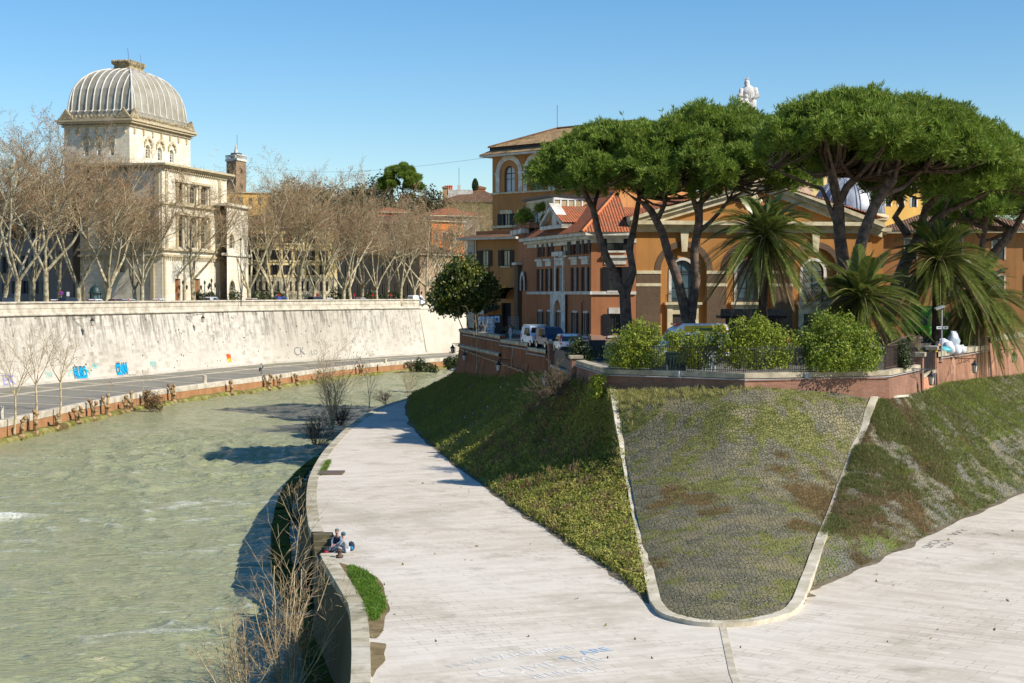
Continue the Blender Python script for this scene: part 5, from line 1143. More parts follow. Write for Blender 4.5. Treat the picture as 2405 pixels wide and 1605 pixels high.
def strip2(mb, fc, inner, outer, d0, d1, mi=0):
    for k in range(len(inner) - 1):
        i0, i1, o0, o1 = inner[k], inner[k + 1], outer[k], outer[k + 1]
        mb.hexa([fc.p(*i0, d0), fc.p(*i1, d0), fc.p(*o1, d0), fc.p(*o0, d0), fc.p(*i0, d1), fc.p(*i1, d1), fc.p(*o1, d1), fc.p(*o0, d1)], mi)
def win(par, fc, a, b, c, d, arch=False, dep=.22, fm=None, gm=None, nx=2, nz=2, bar=.05, sh=None, shw=None, sur=None, surw=.18, sill=None, name='window', base=0.0, balcony=False, half=False):
    fm = fm or fdark; gm = gm or gl; mb = MB(); D = base - dep
    if arch:
        o = arcpts(a, b, c, d); inn = arcpts(a + bar, b - bar, c, d - bar); strip2(mb, fc, inn, o, D + .01, D + .07)
        zc = d - (b - a) / 2; mb.fbox(fc, a, b, zc - bar / 2, zc + bar / 2, D + .01, D + .06)
    else:
        for q in ((a, a + bar, c, d), (b - bar, b, c, d), (a + bar, b - bar, c, c + bar), (a + bar, b - bar, d - bar, d)): mb.fbox(fc, *q, D + .01, D + .07)
    for i in range(1, nx): x = a + (b - a) * i / nx; mb.fbox(fc, x - bar * .4, x + bar * .4, c + bar, d - bar, D + .012, D + .06)
    for i in range(1, nz): z = c + (d - c) * i / nz; mb.fbox(fc, a + bar, b - bar, z - bar * .35, z + bar * .35, D + .014, D + .055)
    w_ = mb.build(name, fm, par)
    mb = MB(); mb.face([fc.p(*q, D) for q in (arcpts(a, b, c, d) if arch else [(a, c), (b, c), (b, d), (a, d)])]); mb.build('pane', gm, w_)
    if sur:
        mb = MB(); e = surw
        if arch: strip2(mb, fc, arcpts(a, b, c, d), arcpts(a - e, b + e, c, d + e), base - .02, base + .08)
        else:
            for q in ((a - e, a, c, d), (b, b + e, c, d), (a - e, b + e, d, d + e * 1.2)): mb.fbox(fc, *q, base - .02, base + .07)
        mb.build('surround', sur, w_)
    if sill: mb = MB(); mb.fbox(fc, a - surw * 1.3, b + surw * 1.3, c - .2, c - .003, base - .1, base + .2); mb.build('sill', sill, w_)
    if sh:
        hw = shw or (b - a) / 2
        for x0, x1 in ((a - hw, a - .01), (b + .01, b + hw)):
            if half and x0 < a: continue
            mb = MB(); mb.fbox(fc, x0, x1, c, d, base + .075, base + .12)
            n = max(4, int((d - c) / .16))
            for k in range(n): z = c + (d - c) * (k + .2) / n; mb.fbox(fc, x0 + .05, x1 - .05, z, z + (d - c) / n * .5, base + .12, base + .14)
            mb.build('shutter', sh, w_)
    if balcony:
        mb = MB(); n = int((b - a + .5) / .13)
        for k in range(n + 1): x = a - .25 + k * .13; mb.fbox(fc, x, x + .025, c, c + 1.05, base + .22, base + .245)
        mb.fbox(fc, a - .25, b + .28, c + 1.0, c + 1.05, base + .215, base + .25); mb.build('balcony_railing', iron, w_)
    return w_
def wpx(fc, u0, v0, u1, v1):
    a, z1 = fc.px(u0, v0); b, z0 = fc.px(u1, v1); return min(a, b), max(a, b), z0, z1

# ---------------------------------------------------------------- hall with the pediment
HL = Face(at_y(1493, 700, 156).xy, at_y(2046, 700, 160).xy)
hall = thing('orange_hall', 'wide ochre hall with a cream triangular pediment and tall arched windows behind the palms', 'building', (*HL.p(HL.L / 2, 0).xy, 12.4))
zs_ = lambda v, u=1760: HL.px(u, v)[1]
bays = []
for uc in (1606, 1760, 1914):
    s0 = HL.px(uc, 600)[0]; bays.append(s0)
z_sp, z_top = zs_(637), zs_(571); z_eave = zs_(547)
rA = 2.45
holes = [(s - rA, s + rA, 12.2, z_sp + rA, True, .55) for s in bays]
b = MB(); wallgrid(b, HL, 0, HL.L, 12.2, z_eave, holes)
b.face([HL.p(0, 12.2), HL.p(0, 12.2, -40), HL.p(0, z_eave, -40), HL.p(0, z_eave)]); b.face([HL.p(HL.L, 12.2), HL.p(HL.L, 12.2, -40), HL.p(HL.L, z_eave, -40), HL.p(HL.L, z_eave)])
for s in bays:   # recessed wall inside each giant arch
    zt = zs_(606) ; wallgrid(b, Off(HL, -.55), s - rA, s + rA, 12.2, z_sp + rA, [(s - 1.15, s + 1.15, zs_(709), zs_(612), True, .25)])
b.build('wall', ochre, hall)
for s in bays:
    b = MB(); strip2(b, HL, arcpts(s - rA, s + rA, z_sp, z_sp + rA)[1:-1], [(s - (rA + .62) * math.cos(math.pi * k / 12), z_sp + (rA + .62) * math.sin(math.pi * k / 12)) for k in range(13)], .0, .06); b.build('brick_arch', dkbrick, hall, uv=True)
pier = [(0.05, bays[0] - rA), (bays[0] + rA, bays[1] - rA), (bays[1] + rA, bays[2] - rA), (bays[2] + rA, bays[2] + rA + 2.2)]
for a_, c_ in pier:
    b = MB(); b.fbox(HL, a_, c_, 12.2, z_sp - .28, -.02, .10, 0)
    for v0, v1 in ((636.5, 644), (666, 673)): b.fbox(HL, a_ - .06, c_ + .06, zs_(v1), zs_(v0), .0, .16, 1)
    b.build('brick_pier', [dkbrick, cream], hall, uv=True)
for s in bays:
    b = MB(); b.hexa([HL.p(s - .28, z_sp + rA - .5, .02), HL.p(s + .28, z_sp + rA - .5, .02), HL.p(s + .28, z_sp + rA - .5, .3), HL.p(s - .28, z_sp + rA - .5, .3), HL.p(s - .42, z_eave, .02), HL.p(s + .42, z_eave, .02), HL.p(s + .42, z_eave, .34), HL.p(s - .42, z_eave, .34)]); b.build('keystone', cream, hall)
    w_ = win(hall, HL, s - 1.15, s + 1.15, zs_(709), zs_(612), True, .25, fdark, glb, 2, 3, .09, sur=white, surw=.3, base=-.55, balcony=True)
    b = MB(); b.fbox(HL, s - 1.95, s + 1.95, zs_(716), zs_(710), -.56, .12); b.fbox(HL, s - 1.75, s + 1.75, zs_(721), zs_(716), -.56, -.1); b.fbox(HL, s - 1.65, s - 1.1, 12.2, zs_(721), -.56, -.2); b.fbox(HL, s + 1.1, s + 1.65, 12.2, zs_(721), -.56, -.2); b.fbox(HL, s - 1.1, s + 1.1, zs_(738), zs_(721), -.56, -.28); b.build('door_surround', cream, hall)
    b = MB(); b.fbox(HL, s - 1.0, s + 1.0, 12.2, zs_(740), -.62, -.5); b.build('door', fdark, hall)
# entablature and pediment
sL, zL = HL.px(1478, 541); sR, zR = HL.px(2064, 541); sA, zA = HL.px(1773, 423)
b = MB(); b.fbox(HL, -.25, HL.L + .3, z_eave, zs_(535), -.5, .22); b.fbox(HL, -.4, HL.L + .45, zs_(535), zs_(530), -.5, .5); b.fbox(HL, sL, sR, zs_(530), zs_(521), -.5, 1.0)
for x in range(0): pass
b.build('cornice', cream, hall)
b = MB(); zb = zs_(521); b.face([HL.p(sL + 1.2, zb, .05), HL.p(sR - 1.2, zb, .05), HL.p(sA, zA - .9, .05)]); b.build('tympanum', ochre, hall)
b = MB()
for s0, z0, s1, z1 in ((sL - .2, zb - .1, sA, zA), (sA, zA, sR + .2, zb - .1)):
    for o0, o1, d1 in ((-.0, -.45, 1.15), (-.45, -.85, .85), (-.85, -1.45, .45)):
        b.hexa([HL.p(s0, z0 + o1 + .5, -.4), HL.p(s1, z1 + o1, -.4), HL.p(s1, z1 + o1, d1), HL.p(s0, z0 + o1 + .5, d1), HL.p(s0, z0 + o0 + .5, -.4), HL.p(s1, z1 + o0, -.4), HL.p(s1, z1 + o0, d1), HL.p(s0, z0 + o0 + .5, d1)])
b.build('raking_cornice', cream, hall)
b = MB()
for (s0, z0), (s1, z1) in (((sL - .3, zb + .44), (sA, zA + .06)), ((sA, zA + .06), (sR + .3, zb + .44))):
    ln = math.hypot(s1 - s0, z1 - z0); up = z1 > z0
    q = [HL.p(s0, z0, 1.2), HL.p(s1, z1, 1.2), HL.p(s1, z1, -42), HL.p(s0, z0, -42)]; uvq = [(0, 0 if up else ln), (0, ln if up else 0), (43, ln if up else 0), (43, 0 if up else ln)]
    b.face(q, 0, uvq); b.face([HL.p(s0, z0 - .1, 1.2), HL.p(s1, z1 - .1, 1.2), HL.p(s1, z1, 1.2), HL.p(s0, z0, 1.2)])
b.build('roof', tile_r, hall, uv=True)
b = MB()   # scrolled stone crest over the middle of the tympanum
cs, cz = HL.px(1762, 455)
for k in (-1, 1):
    for r_, ox, oz in ((.55, .55, .55), (.4, .75, -.9), (.32, .4, 1.1)):
        P = [HL.p(cs + k * (ox + r_ * (1 - a * .045) * math.cos(a * .55)), cz + oz + r_ * (1 - a * .045) * math.sin(a * .55), .25) for a in range(15)]; b.tube(P, .13, 6)
b.blob(HL.p(cs, cz - .4, .2), (.75, .3, 1.0), 3, .2); b.blob(HL.p(cs, cz + 1.25, .25), (.3, .25, .35), 4, .2); b.build('crest', cream, hall, smooth=True)

# ---------------------------------------------------------------- orange corner house
OA, OB = Vector(at_y(1240, 700, 174).xy), Vector((8.0, 155)); OF = Face(OA, OB); OFr = Face(OB, at_y(1494, 700, 155.2).xy)
house = thing('orange_house', 'three-storey orange house with red tiled hip roof, white trim and brown shutters behind the vans', 'building', (*OB, 12.8))
zc0 = OF.px(1388, 561)[1]; zb0, zb1 = OF.px(1388, 692)[1], OF.px(1388, 686)[1]
def colwin(rng_, v0, v1): return [wpx(OF, u0, v0, u1, v1) for u0, u1 in rng_]
zr = lambda v, u=1388: OF.px(u, v)[1]
up_ = [(1267.5, 1274), (1290, 1296), (1317, 1332), (1343, 1355), (1374, 1382)]; mid_ = [(1265.5, 1273), (1285.5, 1293.5), (1311, 1321), (1346, 1355), (1370.5, 1380)]; gr_ = [(1266.5, 1273.5), (1288, 1295), (1310.5, 1318.5), (1347, 1355), (1371.5, 1380)]
HW = []
for rr, za, zb_ in ((up_, zr(596), zr(563)), (mid_, zr(684), zr(627)), (gr_, zr(790), zr(736))):
    for i, (u0, u1) in enumerate(rr):
        a = OF.px(u0, 650)[0]; c = OF.px(u1, 650)[0]; HW.append([a, c, za if not (rr is up_ and i == 2) else za, zb_, rr is gr_ and i == 2 and False, rr, i])
b = MB(); wallgrid(b, OF, 0, OF.L, 12.4, zc0, [h[:4] for h in HW]); 
FWn = [(*wpx(OFr, 1425, 557, 1464, 589),), (*wpx(OFr, 1431, 627, 1461, 683),), (*wpx(OFr, 1432, 738, 1459, 789),)]
wallgrid(b, OFr, 0, OFr.L, 12.4, zc0, FWn); b.build('wall', orange, house)
for a, c, z0, z1, ar, rr, i in HW:
    win(house, OF, a, c, z0, z1, False, .22, fwhite if rr is not up_ else fdark, (gly if (rr is up_ and i == 2) else glw if rr is mid_ else gl), 2, 3, .06, sh=None if (rr is up_ and i == 2) else shut, shw=(c - a) * (.42 if rr is not up_ else .75), sur=white if rr is gr_ else None, sill=white if (rr is gr_ or i == 2) else None, half=False)
for q in FWn: win(house, OFr, *q, False, .22, fdark, gl, 2, 2, .07, sh=shutb, shw=.72, sill=white)
for h in HW:
    if h[5] is mid_: b = MB(); b.fbox(OF, h[0] - .35, h[1] + .35, h[3] + .28, h[3] + .85, 0, .14); b.fbox(OF, h[0] - .6, h[1] + .6, h[3] + .85, h[3] + 1.08, 0, .3); b.build('window_head', white, house)
b = MB(); q = FWn[1]; b.fbox(OFr, q[0] - .5, q[1] + .4, q[3] + .25, q[3] + .9, 0, .1); b.fbox(OFr, q[0] - .75, q[1] + .65, q[3] + .9, q[3] + 1.15, 0, .28); b.build('window_head', white, house)
b = MB(); q = FWn[2]; b.fbox(OFr, q[0] - .1, q[1] + .1, q[3] + .05, q[3] + .65, 0, .08)
b.build('window_head', white, house)
b = MB(); b.fbox(OF, -.2, OF.L + .16, zb0, zb1 + .05, 0, .16); b.fbox(OFr, 0, OFr.L, zb0, zb1 + .05, 0, .16); b.build('string_course', white, house)
b = MB()
for fc, e0, e1 in ((OF, -.3, 1.0), (OFr, .0, -.4)):
    b.fbox(fc, 0, fc.L, zc0 - .42, zc0, 0, .10); b.fbox(fc, e0 * .3, fc.L + e1 * .5, zc0, zc0 + .30, -.1, .5); b.fbox(fc, e0, fc.L + e1, zc0 + .30, zc0 + .66, -.1, 1.0)
b.build('cornice', white, house)
# white portal in the middle of the long side
s0, s1 = OF.px(1298, 700)[0], OF.px(1333, 700)[0]; sm = OF.px(1314, 700)[0]; r_ = (s1 - s0) * .24
b = MB(); wallgrid(b, Off(OF, .28), s0, s1, 12.4, zb0, [(sm - r_, sm + r_, 12.6, zr(706), True, .28)]); b.face([OF.p(s0, 12.4, .28), OF.p(s0, 12.4, 0), OF.p(s0, zb0, 0), OF.p(s0, zb0, .28)])
h = [q for q in HW if q[5] is mid_ and q[6] == 2][0]
b.fbox(OF, h[0] - .75, h[0] - .35, h[2], h[3] + 1.3, 0, .2); b.fbox(OF, h[1] + .35, h[1] + .75, h[2], h[3] + 1.3, 0, .2); b.fbox(OF, h[0] - 1.0, h[1] + 1.0, h[3] + 1.3, h[3] + 1.75, 0, .42); b.build('portal', white, house)
b = MB(); b.fbox(OF, 0, s0, 12.4, 13.4, 0, .1); b.fbox(OF, s1, OF.L, 12.4, 13.4, 0, .1); b.fbox(OFr, 0, OFr.L, 12.4, 13.3, 0, .1); b.build('plinth', plain('pinkish_plinth', lin(176, 140, 120), None, 1, .9), house)
b = MB(); b.tube([OF.p(OF.px(1371, 780)[0], 13, .2), OF.p(OF.px(1371, 715)[0], zr(711), .2), OF.p(OF.px(1375, 708)[0], zr(709), .25)], .06, 6); b.build('drainpipe', fdark, house)
# tiled roof
ze = zc0 + .66; E = lambda p, n, d: Vector((p.x + n.x * d, p.y + n.y * d, ze))
A_ = OF.p(-.4, ze, 1.05); B_ = OF.p(OF.L, ze, 1.05) + OFr.n * 1.0; C_ = OFr.p(OFr.L - .6, ze, 1.05); R0 = Vector((11.2, 163, 28.4)); R1 = Vector((6.5, 190, 28.0)); D_ = Vector((3.2, 192, ze))
b = MB(); rt = MB()
def roof_q(mb, e0, e1, r1, r0):
    t = (e1 - e0).normalized(); 
    uvf = lambda p: ((p - e0).dot(t), ((p - e0) - t * (p - e0).dot(t)).length)
    P = [e0, e1, r1] + ([r0] if r0 is not None else []); mb.face(P, 0, [uvf(p) for p in P])
roof_q(b, A_, B_, R0, R1); roof_q(b, B_, C_, R0, None); roof_q(b, C_, C_ + Vector((0, 30, 0)), R1, R0); b.build('roof', tile_r, house, uv=True)
b = MB(); b.tube([B_, R0], .16, 6); b.tube([R0, R1], .18, 6); b.build('ridge_tile', plain('ridge_tiles', lin(206, 132, 82), lin(170, 96, 58), 3), house)
# small gable dormer with a white pediment
g0, gz0 = OF.px(1287, 531); g1, _ = OF.px(1339, 527); gm_ = (g0 + g1) / 2 - .4; gz1 = OF.px(1309, 486)[1]; 
b = MB()
for (sa, za, sb, zb_) in ((g0, gz0, gm_, gz1), (gm_, gz1, g1, gz0)): b.hexa([OF.p(sa, za - .1, -.2), OF.p(sb, zb_ - .45, -.2), OF.p(sb, zb_ - .45, .95), OF.p(sa, za - .1, .95), OF.p(sa, za + .35, -.2), OF.p(sb, zb_, -.2), OF.p(sb, zb_, .95), OF.p(sa, za + .35, .95)])
b.fbox(OF, g0, g1, gz0 - .5, gz0 - .12, -.2, .95); b.fbox(OF, gm_ - .7, gm_ + .7, gz0 - .1, gz0 + 1.3, .2, .4); b.build('dormer_pediment', white, house)
b = MB(); b.face([OF.p(g0 + .3, gz0 - .1, .3), OF.p(g1 - .3, gz0 - .1, .3), OF.p(gm_, gz1 - .4, .3)]); b.build('dormer_wall', orange, house)
b = MB(); e0 = OF.p(g1 + .2, gz0 + .1, 1.0); e1 = OF.p(g1 + .2, gz0 + .1, -9); r0_ = OF.p(gm_, gz1 + .08, 1.0); r1_ = OF.p(gm_, gz1 + .08, -9); roof_q(b, e0, e1, r1_, r0_); roof_q(b, OF.p(g0 - .2, gz0 + .1, -9), OF.p(g0 - .2, gz0 + .1, 1.0), r0_, r1_); b.build('dormer_roof', tile_r, house, uv=True)
b = MB(); c = at_y(1425, 482, 166); b.box(c.x - .45, c.x + .45, c.y - .4, c.y + .4, c.z - 2.2, c.z - .2); b.box(c.x - .55, c.x + .55, c.y - .5, c.y + .5, c.z - .2, c.z)
for k in range(4): b.box(c.x - .4 + k * .25, c.x - .32 + k * .25, c.y - .4, c.y - .3, c.z, c.z + .5)
b.mesh([(c.x - .5, c.y - .5, c.z + .5), (c.x + .5, c.y - .5, c.z + .5), (c.x + .5, c.y + .5, c.z + .5), (c.x - .5, c.y + .5, c.z + .5), (c.x, c.y, c.z + 1.3)], [(0, 1, 4), (1, 2, 4), (2, 3, 4), (3, 0, 4)]); b.build('chimney', orange2, house)

# bay with the brick pier and arched window left of the house
BF = Face(at_y(1217, 700, 182).xy, at_y(1241, 700, 175).xy); bay = thing('orange_annex', 'narrow orange annex with a brown brick pier and arched window beside the vans', 'building', (*BF.o.xy, 12.8))
zz = lambda v: BF.px(1230, v)[1]
b = MB(); b.fbox(BF, 0, BF.L, 12.4, zz(545), -6, 0); b.build('wall', orange, bay)
b = MB(); b.fbox(BF, .1, 2.6, 12.4, zz(622), 0, .5); b.build('brick_pier', dkbrick, bay, uv=True)
b = MB(); b.fbox(BF, -.2, 2.9, zz(622), zz(616), 0, .75); b.build('pier_capital', white, bay); b = MB(); b.fbox(BF, -.4, BF.L + .4, zz(551), zz(540), 0, .9); b.build('cornice', white, bay); b = MB(); b.fbox(BF, -.1, BF.L, 12.4, 13.2, 0, .65); b.build('plinth', white, bay)
win(bay, BF, 3.6, 5.6, zz(683), zz(648), True, .2, fdark, glb, 2, 2, .08, sur=white, surw=.5, base=.25)
b = MB(); b.fbox(BF, -.3, BF.L + 2, zz(540), zz(527), -6, .3); b.build('roof_parapet', orange, bay)

# low wing with two shuttered windows
LF = Face(at_y(1099, 700, 192).xy, at_y(1219, 700, 187).xy); lw = thing('orange_wing', 'low dull-orange wing with pale quoins and two shuttered windows beside the evergreen tree', 'building', (*LF.o.xy, 12.8))
zz = lambda v: LF.px(1160, v)[1]; W2 = [wpx(LF, 1130, 589, 1147.5, 625), wpx(LF, 1180, 588, 1198, 625)]; dr = wpx(LF, 1178, 712, 1200, 772)
b = MB(); wallgrid(b, LF, 0, LF.L, 12.2, zz(563), W2 + [dr]); b.face([LF.p(0, 12.2), LF.p(0, 12.2, -14), LF.p(0, zz(563), -14), LF.p(0, zz(563))]); b.build('wall', orange2, lw)
for q in W2: win(lw, LF, *q, False, .22, fdark, gly, 2, 1, .08, sh=shut, sur=plain('grey_surround', lin(150, 132, 104), None, 2), surw=.12, sill=cream)
b = MB(); b.fbox(LF, *dr[:2], dr[2], dr[3], -.6, -.5); b.build('door', shutb, lw)
b = MB()
for k in range(14): z = 12.4 + k * .85; b.fbox(LF, -.05, 1.05, z, z + .80, -.4, .06)
b.build('quoin', plain('pale_quoin', lin(186, 178, 164), None, 1, .9), lw)
b = MB(); b.fbox(LF, -1.1, LF.L + .2, zz(563), zz(558), -1, .9); b.build('eave', white, lw)
b = MB(); roof_q(b, LF.p(-1.2, zz(558), 1.0), LF.p(LF.L, zz(558), 1.0), LF.p(LF.L, zz(549), -1.6), LF.p(-.6, zz(549), -1.6)); b.build('roof', tile_b, lw, uv=True)
b = MB(); b.fbox(LF, 0, LF.L, zz(549), zz(541), -3, -1.6); b.build('roof_parapet', orange, lw)
b = MB(); b.tube([LF.p(1.35, 12.5, .12), LF.p(1.35, zz(563), .12)], .07, 6); b.build('drainpipe', fwhite, lw)
cn = thing('canopy', 'black and yellow curved canopy over the dark doorway left of the brick pier', 'canopy', LF.p(5.5, 16.5, 1)); b = MB(); s0, z0 = LF.px(1189, 702); s1, z1 = LF.px(1217, 676)
for k in range(8):
    a0, a1 = k * R(11.25), (k + 1) * R(11.25); f_ = lambda a, d: LF.p(s1 - (s1 - s0) * math.cos(a), z0 + (z1 - z0) * math.sin(a), d)
    b.face([f_(a0, .02), f_(a1, .02), f_(a1, 2.2), f_(a0, 2.2)], 0); b.hexa([f_(a0, 2.2), f_(a1, 2.2), f_(a1, 2.35), f_(a0, 2.35), f_(a0, 2.2) + Vector((0, 0, .16)), f_(a1, 2.2) + Vector((0, 0, .16)), f_(a1, 2.35) + Vector((0, 0, .16)), f_(a0, 2.35) + Vector((0, 0, .16))], 1)
b.build('cover', [plain('black_canvas', (.015, .015, .016), None, 2, .7), plain('yellow_edge', lin(214, 160, 30), None, 2, .6)], cn)
aw = thing('metal_awning', 'grey sheet-metal awning above the white sacks by the evergreen tree', 'awning', LF.p(2.5, 15, 1)); b = MB(); s0, z0 = LF.px(1130, 738); s1, z1 = LF.px(1172, 726); b.hexa([LF.p(s0, z0, 3), LF.p(s1, z0, 3), LF.p(s1, z1, .05), LF.p(s0, z1, .05), LF.p(s0, z0 + .7, 3), LF.p(s1, z0 + .7, 3), LF.p(s1, z1 + .5, .05), LF.p(s0, z1 + .5, .05)])
for k in range(3): b.tube([LF.p(s0 + .1 + (s1 - s0 - .2) * k / 2, 12.7, 2.9), LF.p(s0 + .1 + (s1 - s0 - .2) * k / 2, z0, 2.9)], .05, 5)
b.build('cover', plain('galvanised', lin(150, 152, 156), lin(118, 120, 124), 1.5, .45, .5, metal=.5), aw)

# tall house behind
TF = Face((-2.55, 200), (12.6, 185.6)); tall = thing('tall_orange_house', 'tallest orange house with white round-arched windows and weathered tile roof', 'building', (*TF.o.xy, 12.8))
zz = lambda v: TF.px(1196, v)[1]; sc0 = TF.px(1196.5, 420)[0]; sc1 = TF.px(1262, 420)[0]; stp = sc1 - sc0; hw = (TF.px(1209, 420)[0] - TF.px(1184, 420)[0]) / 2
TW = [(sc0 + k * stp - hw, sc0 + k * stp + hw, zz(451), zz(390), True, .35) for k in range(5) if sc0 + k * stp + hw < TF.L]; lo = [(*wpx(TF, 1180, 503, 1198, 537), False, .25)]
b = MB(); wallgrid(b, TF, 0, TF.L, 12.4, zz(364), TW + lo); b.face([TF.p(0, 12.4), TF.p(0, 12.4, -16), TF.p(0, zz(364), -16), TF.p(0, zz(364))]); b.face([TF.p(TF.L, 12.4), TF.p(TF.L, 12.4, -16), TF.p(TF.L, zz(364), -16), TF.p(TF.L, zz(364))]); b.build('wall', orange2, tall)
for i, q in enumerate(TW):
    w_ = win(tall, TF, *q[:4], True, .35, fdark, glw if i < 2 else gl, 2, 2, .10, balcony=i in (1, 3))
    b = MB(); a_, c_ = q[0], q[1]; e0, e1 = .75, 1.4; strip2(b, TF, arcpts(a_ - e0, c_ + e0, q[2], q[3] + e0), arcpts(a_ - e1, c_ + e1, q[2], q[3] + e1), 0, .14); zc_ = q[3] - hw
    b.fbox(TF, a_ - e1 - .12, a_ - e0 + .05, zc_ - .15, zc_ + .15, 0, .2); b.fbox(TF, c_ + e0 - .05, c_ + e1 + .12, zc_ - .15, zc_ + .15, 0, .2); b.build('arch_surround', white, tall)
win(tall, TF, *lo[0][:4], False, .25, fdark, gl, 2, 1, .08, sh=shutb, shw=.8, sur=cream, surw=.4, half=False)
b = MB(); b.fbox(TF, -.1, TF.L, zz(455.5), zz(451.5), 0, .22); b.fbox(TF, -.15, TF.L + .1, 26.0, 26.3, 0, .15); b.build('string_course', cream, tall)
b = MB()
for k in range(3): x = sc0 + (k + .5) * stp - .45; b.fbox(TF, x, x + .9, zz(451), zz(366), 0, .10)
b.build('pilaster', orange2, tall)
b = MB(); b.fbox(TF, -1.2, TF.L + 1.2, zz(367), zz(362.5), -17, 1.2); b.build('eave', white, tall)
b = MB(); e = zz(362) + .02; tp = zz(322) + 1.5; 
roof_q(b, TF.p(-1.3, e, 1.3), TF.p(TF.L + 1.3, e, 1.3), TF.p(TF.L, e + .55, .3), TF.p(-.3, e + .55, .3)); roof_q(b, TF.p(-1.3, e, -17), TF.p(-1.3, e, 1.3), TF.p(-.3, e + .55, .3), TF.p(-.3, e + .55, -16))
b.fbox(TF, -.3, TF.L + .3, e + .4, e + .95, -16, .2, 1)
roof_q(b, TF.p(-.6, e + .98, .5), TF.p(TF.L + .6, e + .98, .5), TF.p(TF.L - 3, tp, -7.5), TF.p(4.6, tp, -7.5)); roof_q(b, TF.p(-.6, e + .98, -16.4), TF.p(-.6, e + .98, .5), TF.p(4.6, tp, -7.5), None); roof_q(b, TF.p(TF.L + .6, e + .98, -16.4), TF.p(-.6, e + .98, -16.4), TF.p(4.6, tp, -7.5), TF.p(TF.L - 3, tp, -7.5))
b.build('roof', [tile_y, shut], tall, uv=True)
b = MB(); b.tube([TF.p(4.6, tp - .3, -7.5), TF.p(4.6, tp + 3.1, -7.5)], .035, 4); b.tube([TF.p(-.2, e + 1.0, .6), TF.p(4.6, tp + .08, -7.5), TF.p(TF.L - 3, tp + .08, -7.5)], .14, 5); b.build('ridge_tile', tile_b, tall)
# roof veranda and planted terrace between the houses
VF = Face(at_y(1238, 480, 178).xy, at_y(1300, 480, 170).xy); VF2 = Face(at_y(1300, 480, 170).xy, at_y(1418, 480, 172).xy); vr = thing('roof_veranda', 'white glazed roof veranda between the tall house and the red tiled roof', 'veranda', VF.p(2, 24, 0)); b = MB(); gb = MB()
for fc in (VF, VF2):
    zt, z0 = fc.px(1300, 464)[1], 23.2; n = 4 if fc is VF else 7
    b.fbox(fc, 0, fc.L, z0, zt - 1.35, -.1, 0); b.fbox(fc, 0, fc.L, zt - .25, zt, -.1, .05)
    for k in range(n + 1): x = fc.L * k / n; b.fbox(fc, x - .09, x + .09, zt - 1.35, zt - .25, -.1, .02)
    gb.face([fc.p(0, zt - 1.35, -.06), fc.p(fc.L, zt - 1.35, -.06), fc.p(fc.L, zt - .25, -.06), fc.p(0, zt - .25, -.06)])
b.build('frame', fwhite, vr); gb.build('glazing', gly, vr); b = MB(); q = [VF.p(-.4, zt + .02, .5), VF.p(VF.L, zt + .02, .5), VF2.p(VF2.L, zt + .02, .5), VF2.p(VF2.L, zt + .02, -4), VF.p(-.4, zt + .02, -4)]; b.mesh([*q, *[x + Vector((0, 0, .25)) for x in q]], [(4, 3, 2, 1, 0), (5, 6, 7, 8, 9)] + [(i, (i + 1) % 5, (i + 1) % 5 + 5, i + 5) for i in range(5)]); b.build('roof', fdark, vr)
bush('potted_plant', 'bushy green potted shrub on the roof terrace left of the white veranda', 'plant', at_y(1236, 528, 176), lobes_px(176, [(1232, 512, 1.0), (1245, 518, .8), (1225, 505, .7), (1238, 500, .6)]), 2200, .22, bushm, 44)
for i, (u, v) in enumerate(((1262, 490), (1276, 486), (1281, 512))): bush('potted_plant', ('thin palm-like potted plant, left one on the roof terrace', 'taller thin potted plant before the white veranda', 'low potted plant at the foot of the small gable')[i], 'plant', at_y(u, 528, 173), lobes_px(173, [(u, v, .42), (u + 1, v + 5, .25)]), 260, .28, bushm, 45 + i, stems=1)
rl = thing('roof_railing', 'thin dark railing of the planted roof terrace', 'railing', VF.p(0, 24, 1)); b = MB()
for z in (24.9, 25.3, 25.7): b.tube([VF.p(-.5, z, 1.6), VF.p(VF.L, z, 1.6)], .025, 4)
for k in range(7): b.tube([VF.p(-.5 + k * (VF.L + .5) / 6, 24.2, 1.6), VF.p(-.5 + k * (VF.L + .5) / 6, 25.75, 1.6)], .025, 4)
b.build('rail', iron, rl)

# ---------------------------------------------------------------- grey metal dome, statue, houses behind the pines
dm = thing('metal_dome', 'ribbed grey sheet-metal church dome with rust stains behind the pine trunks', 'dome', at_y(1991, 505, 186)); c = at_y(1991, 505, 186)
m = NM('weathered_zinc', .5, .5, .3); p = m.pos(); a = m.mix(m.ramp(m.noise(p, .8, 6, .65), .35, .65), lin(176, 180, 186), lin(128, 132, 140)); a = m.mix(m.ramp(m.noise(m.map(p, (2.2, 2.2, .7)), 1.5, 6, .7), .60, .66), a, lin(112, 66, 44)); m.col(a); zincd = m.m
b = MB(); prof = [(4.35 * math.cos(t), 4.5 * math.sin(t)) for t in [R(90) * k / 14 for k in range(14)]] + [(.3, 4.5)]; b.lathe(c, prof, 48); b.build('shell', zincd, dm, smooth=True)
b = MB()
for k in range(16):
    a = 2 * math.pi * k / 16 + .1
    for off in (-.05, .05): b.tube([(c.x + (r + .03) * math.cos(a + off), c.y + (r + .03) * math.sin(a + off), c.z + z + .02) for r, z in prof[:-1]], .06, 5)
b.build('rib', zincd, dm)
b = MB(); b.lathe(c, [(4.2, -9), (4.2, -1.0), (4.7, -.75), (4.85, -.4), (4.85, -.15), (4.4, 0)], 40); b.build('drum', cream, dm, smooth=False)
stt = plain('statue_marble', lin(214, 210, 204), lin(150, 144, 136), 1.0, .85, .2, bump=.3, lo=.4, hi=.7)
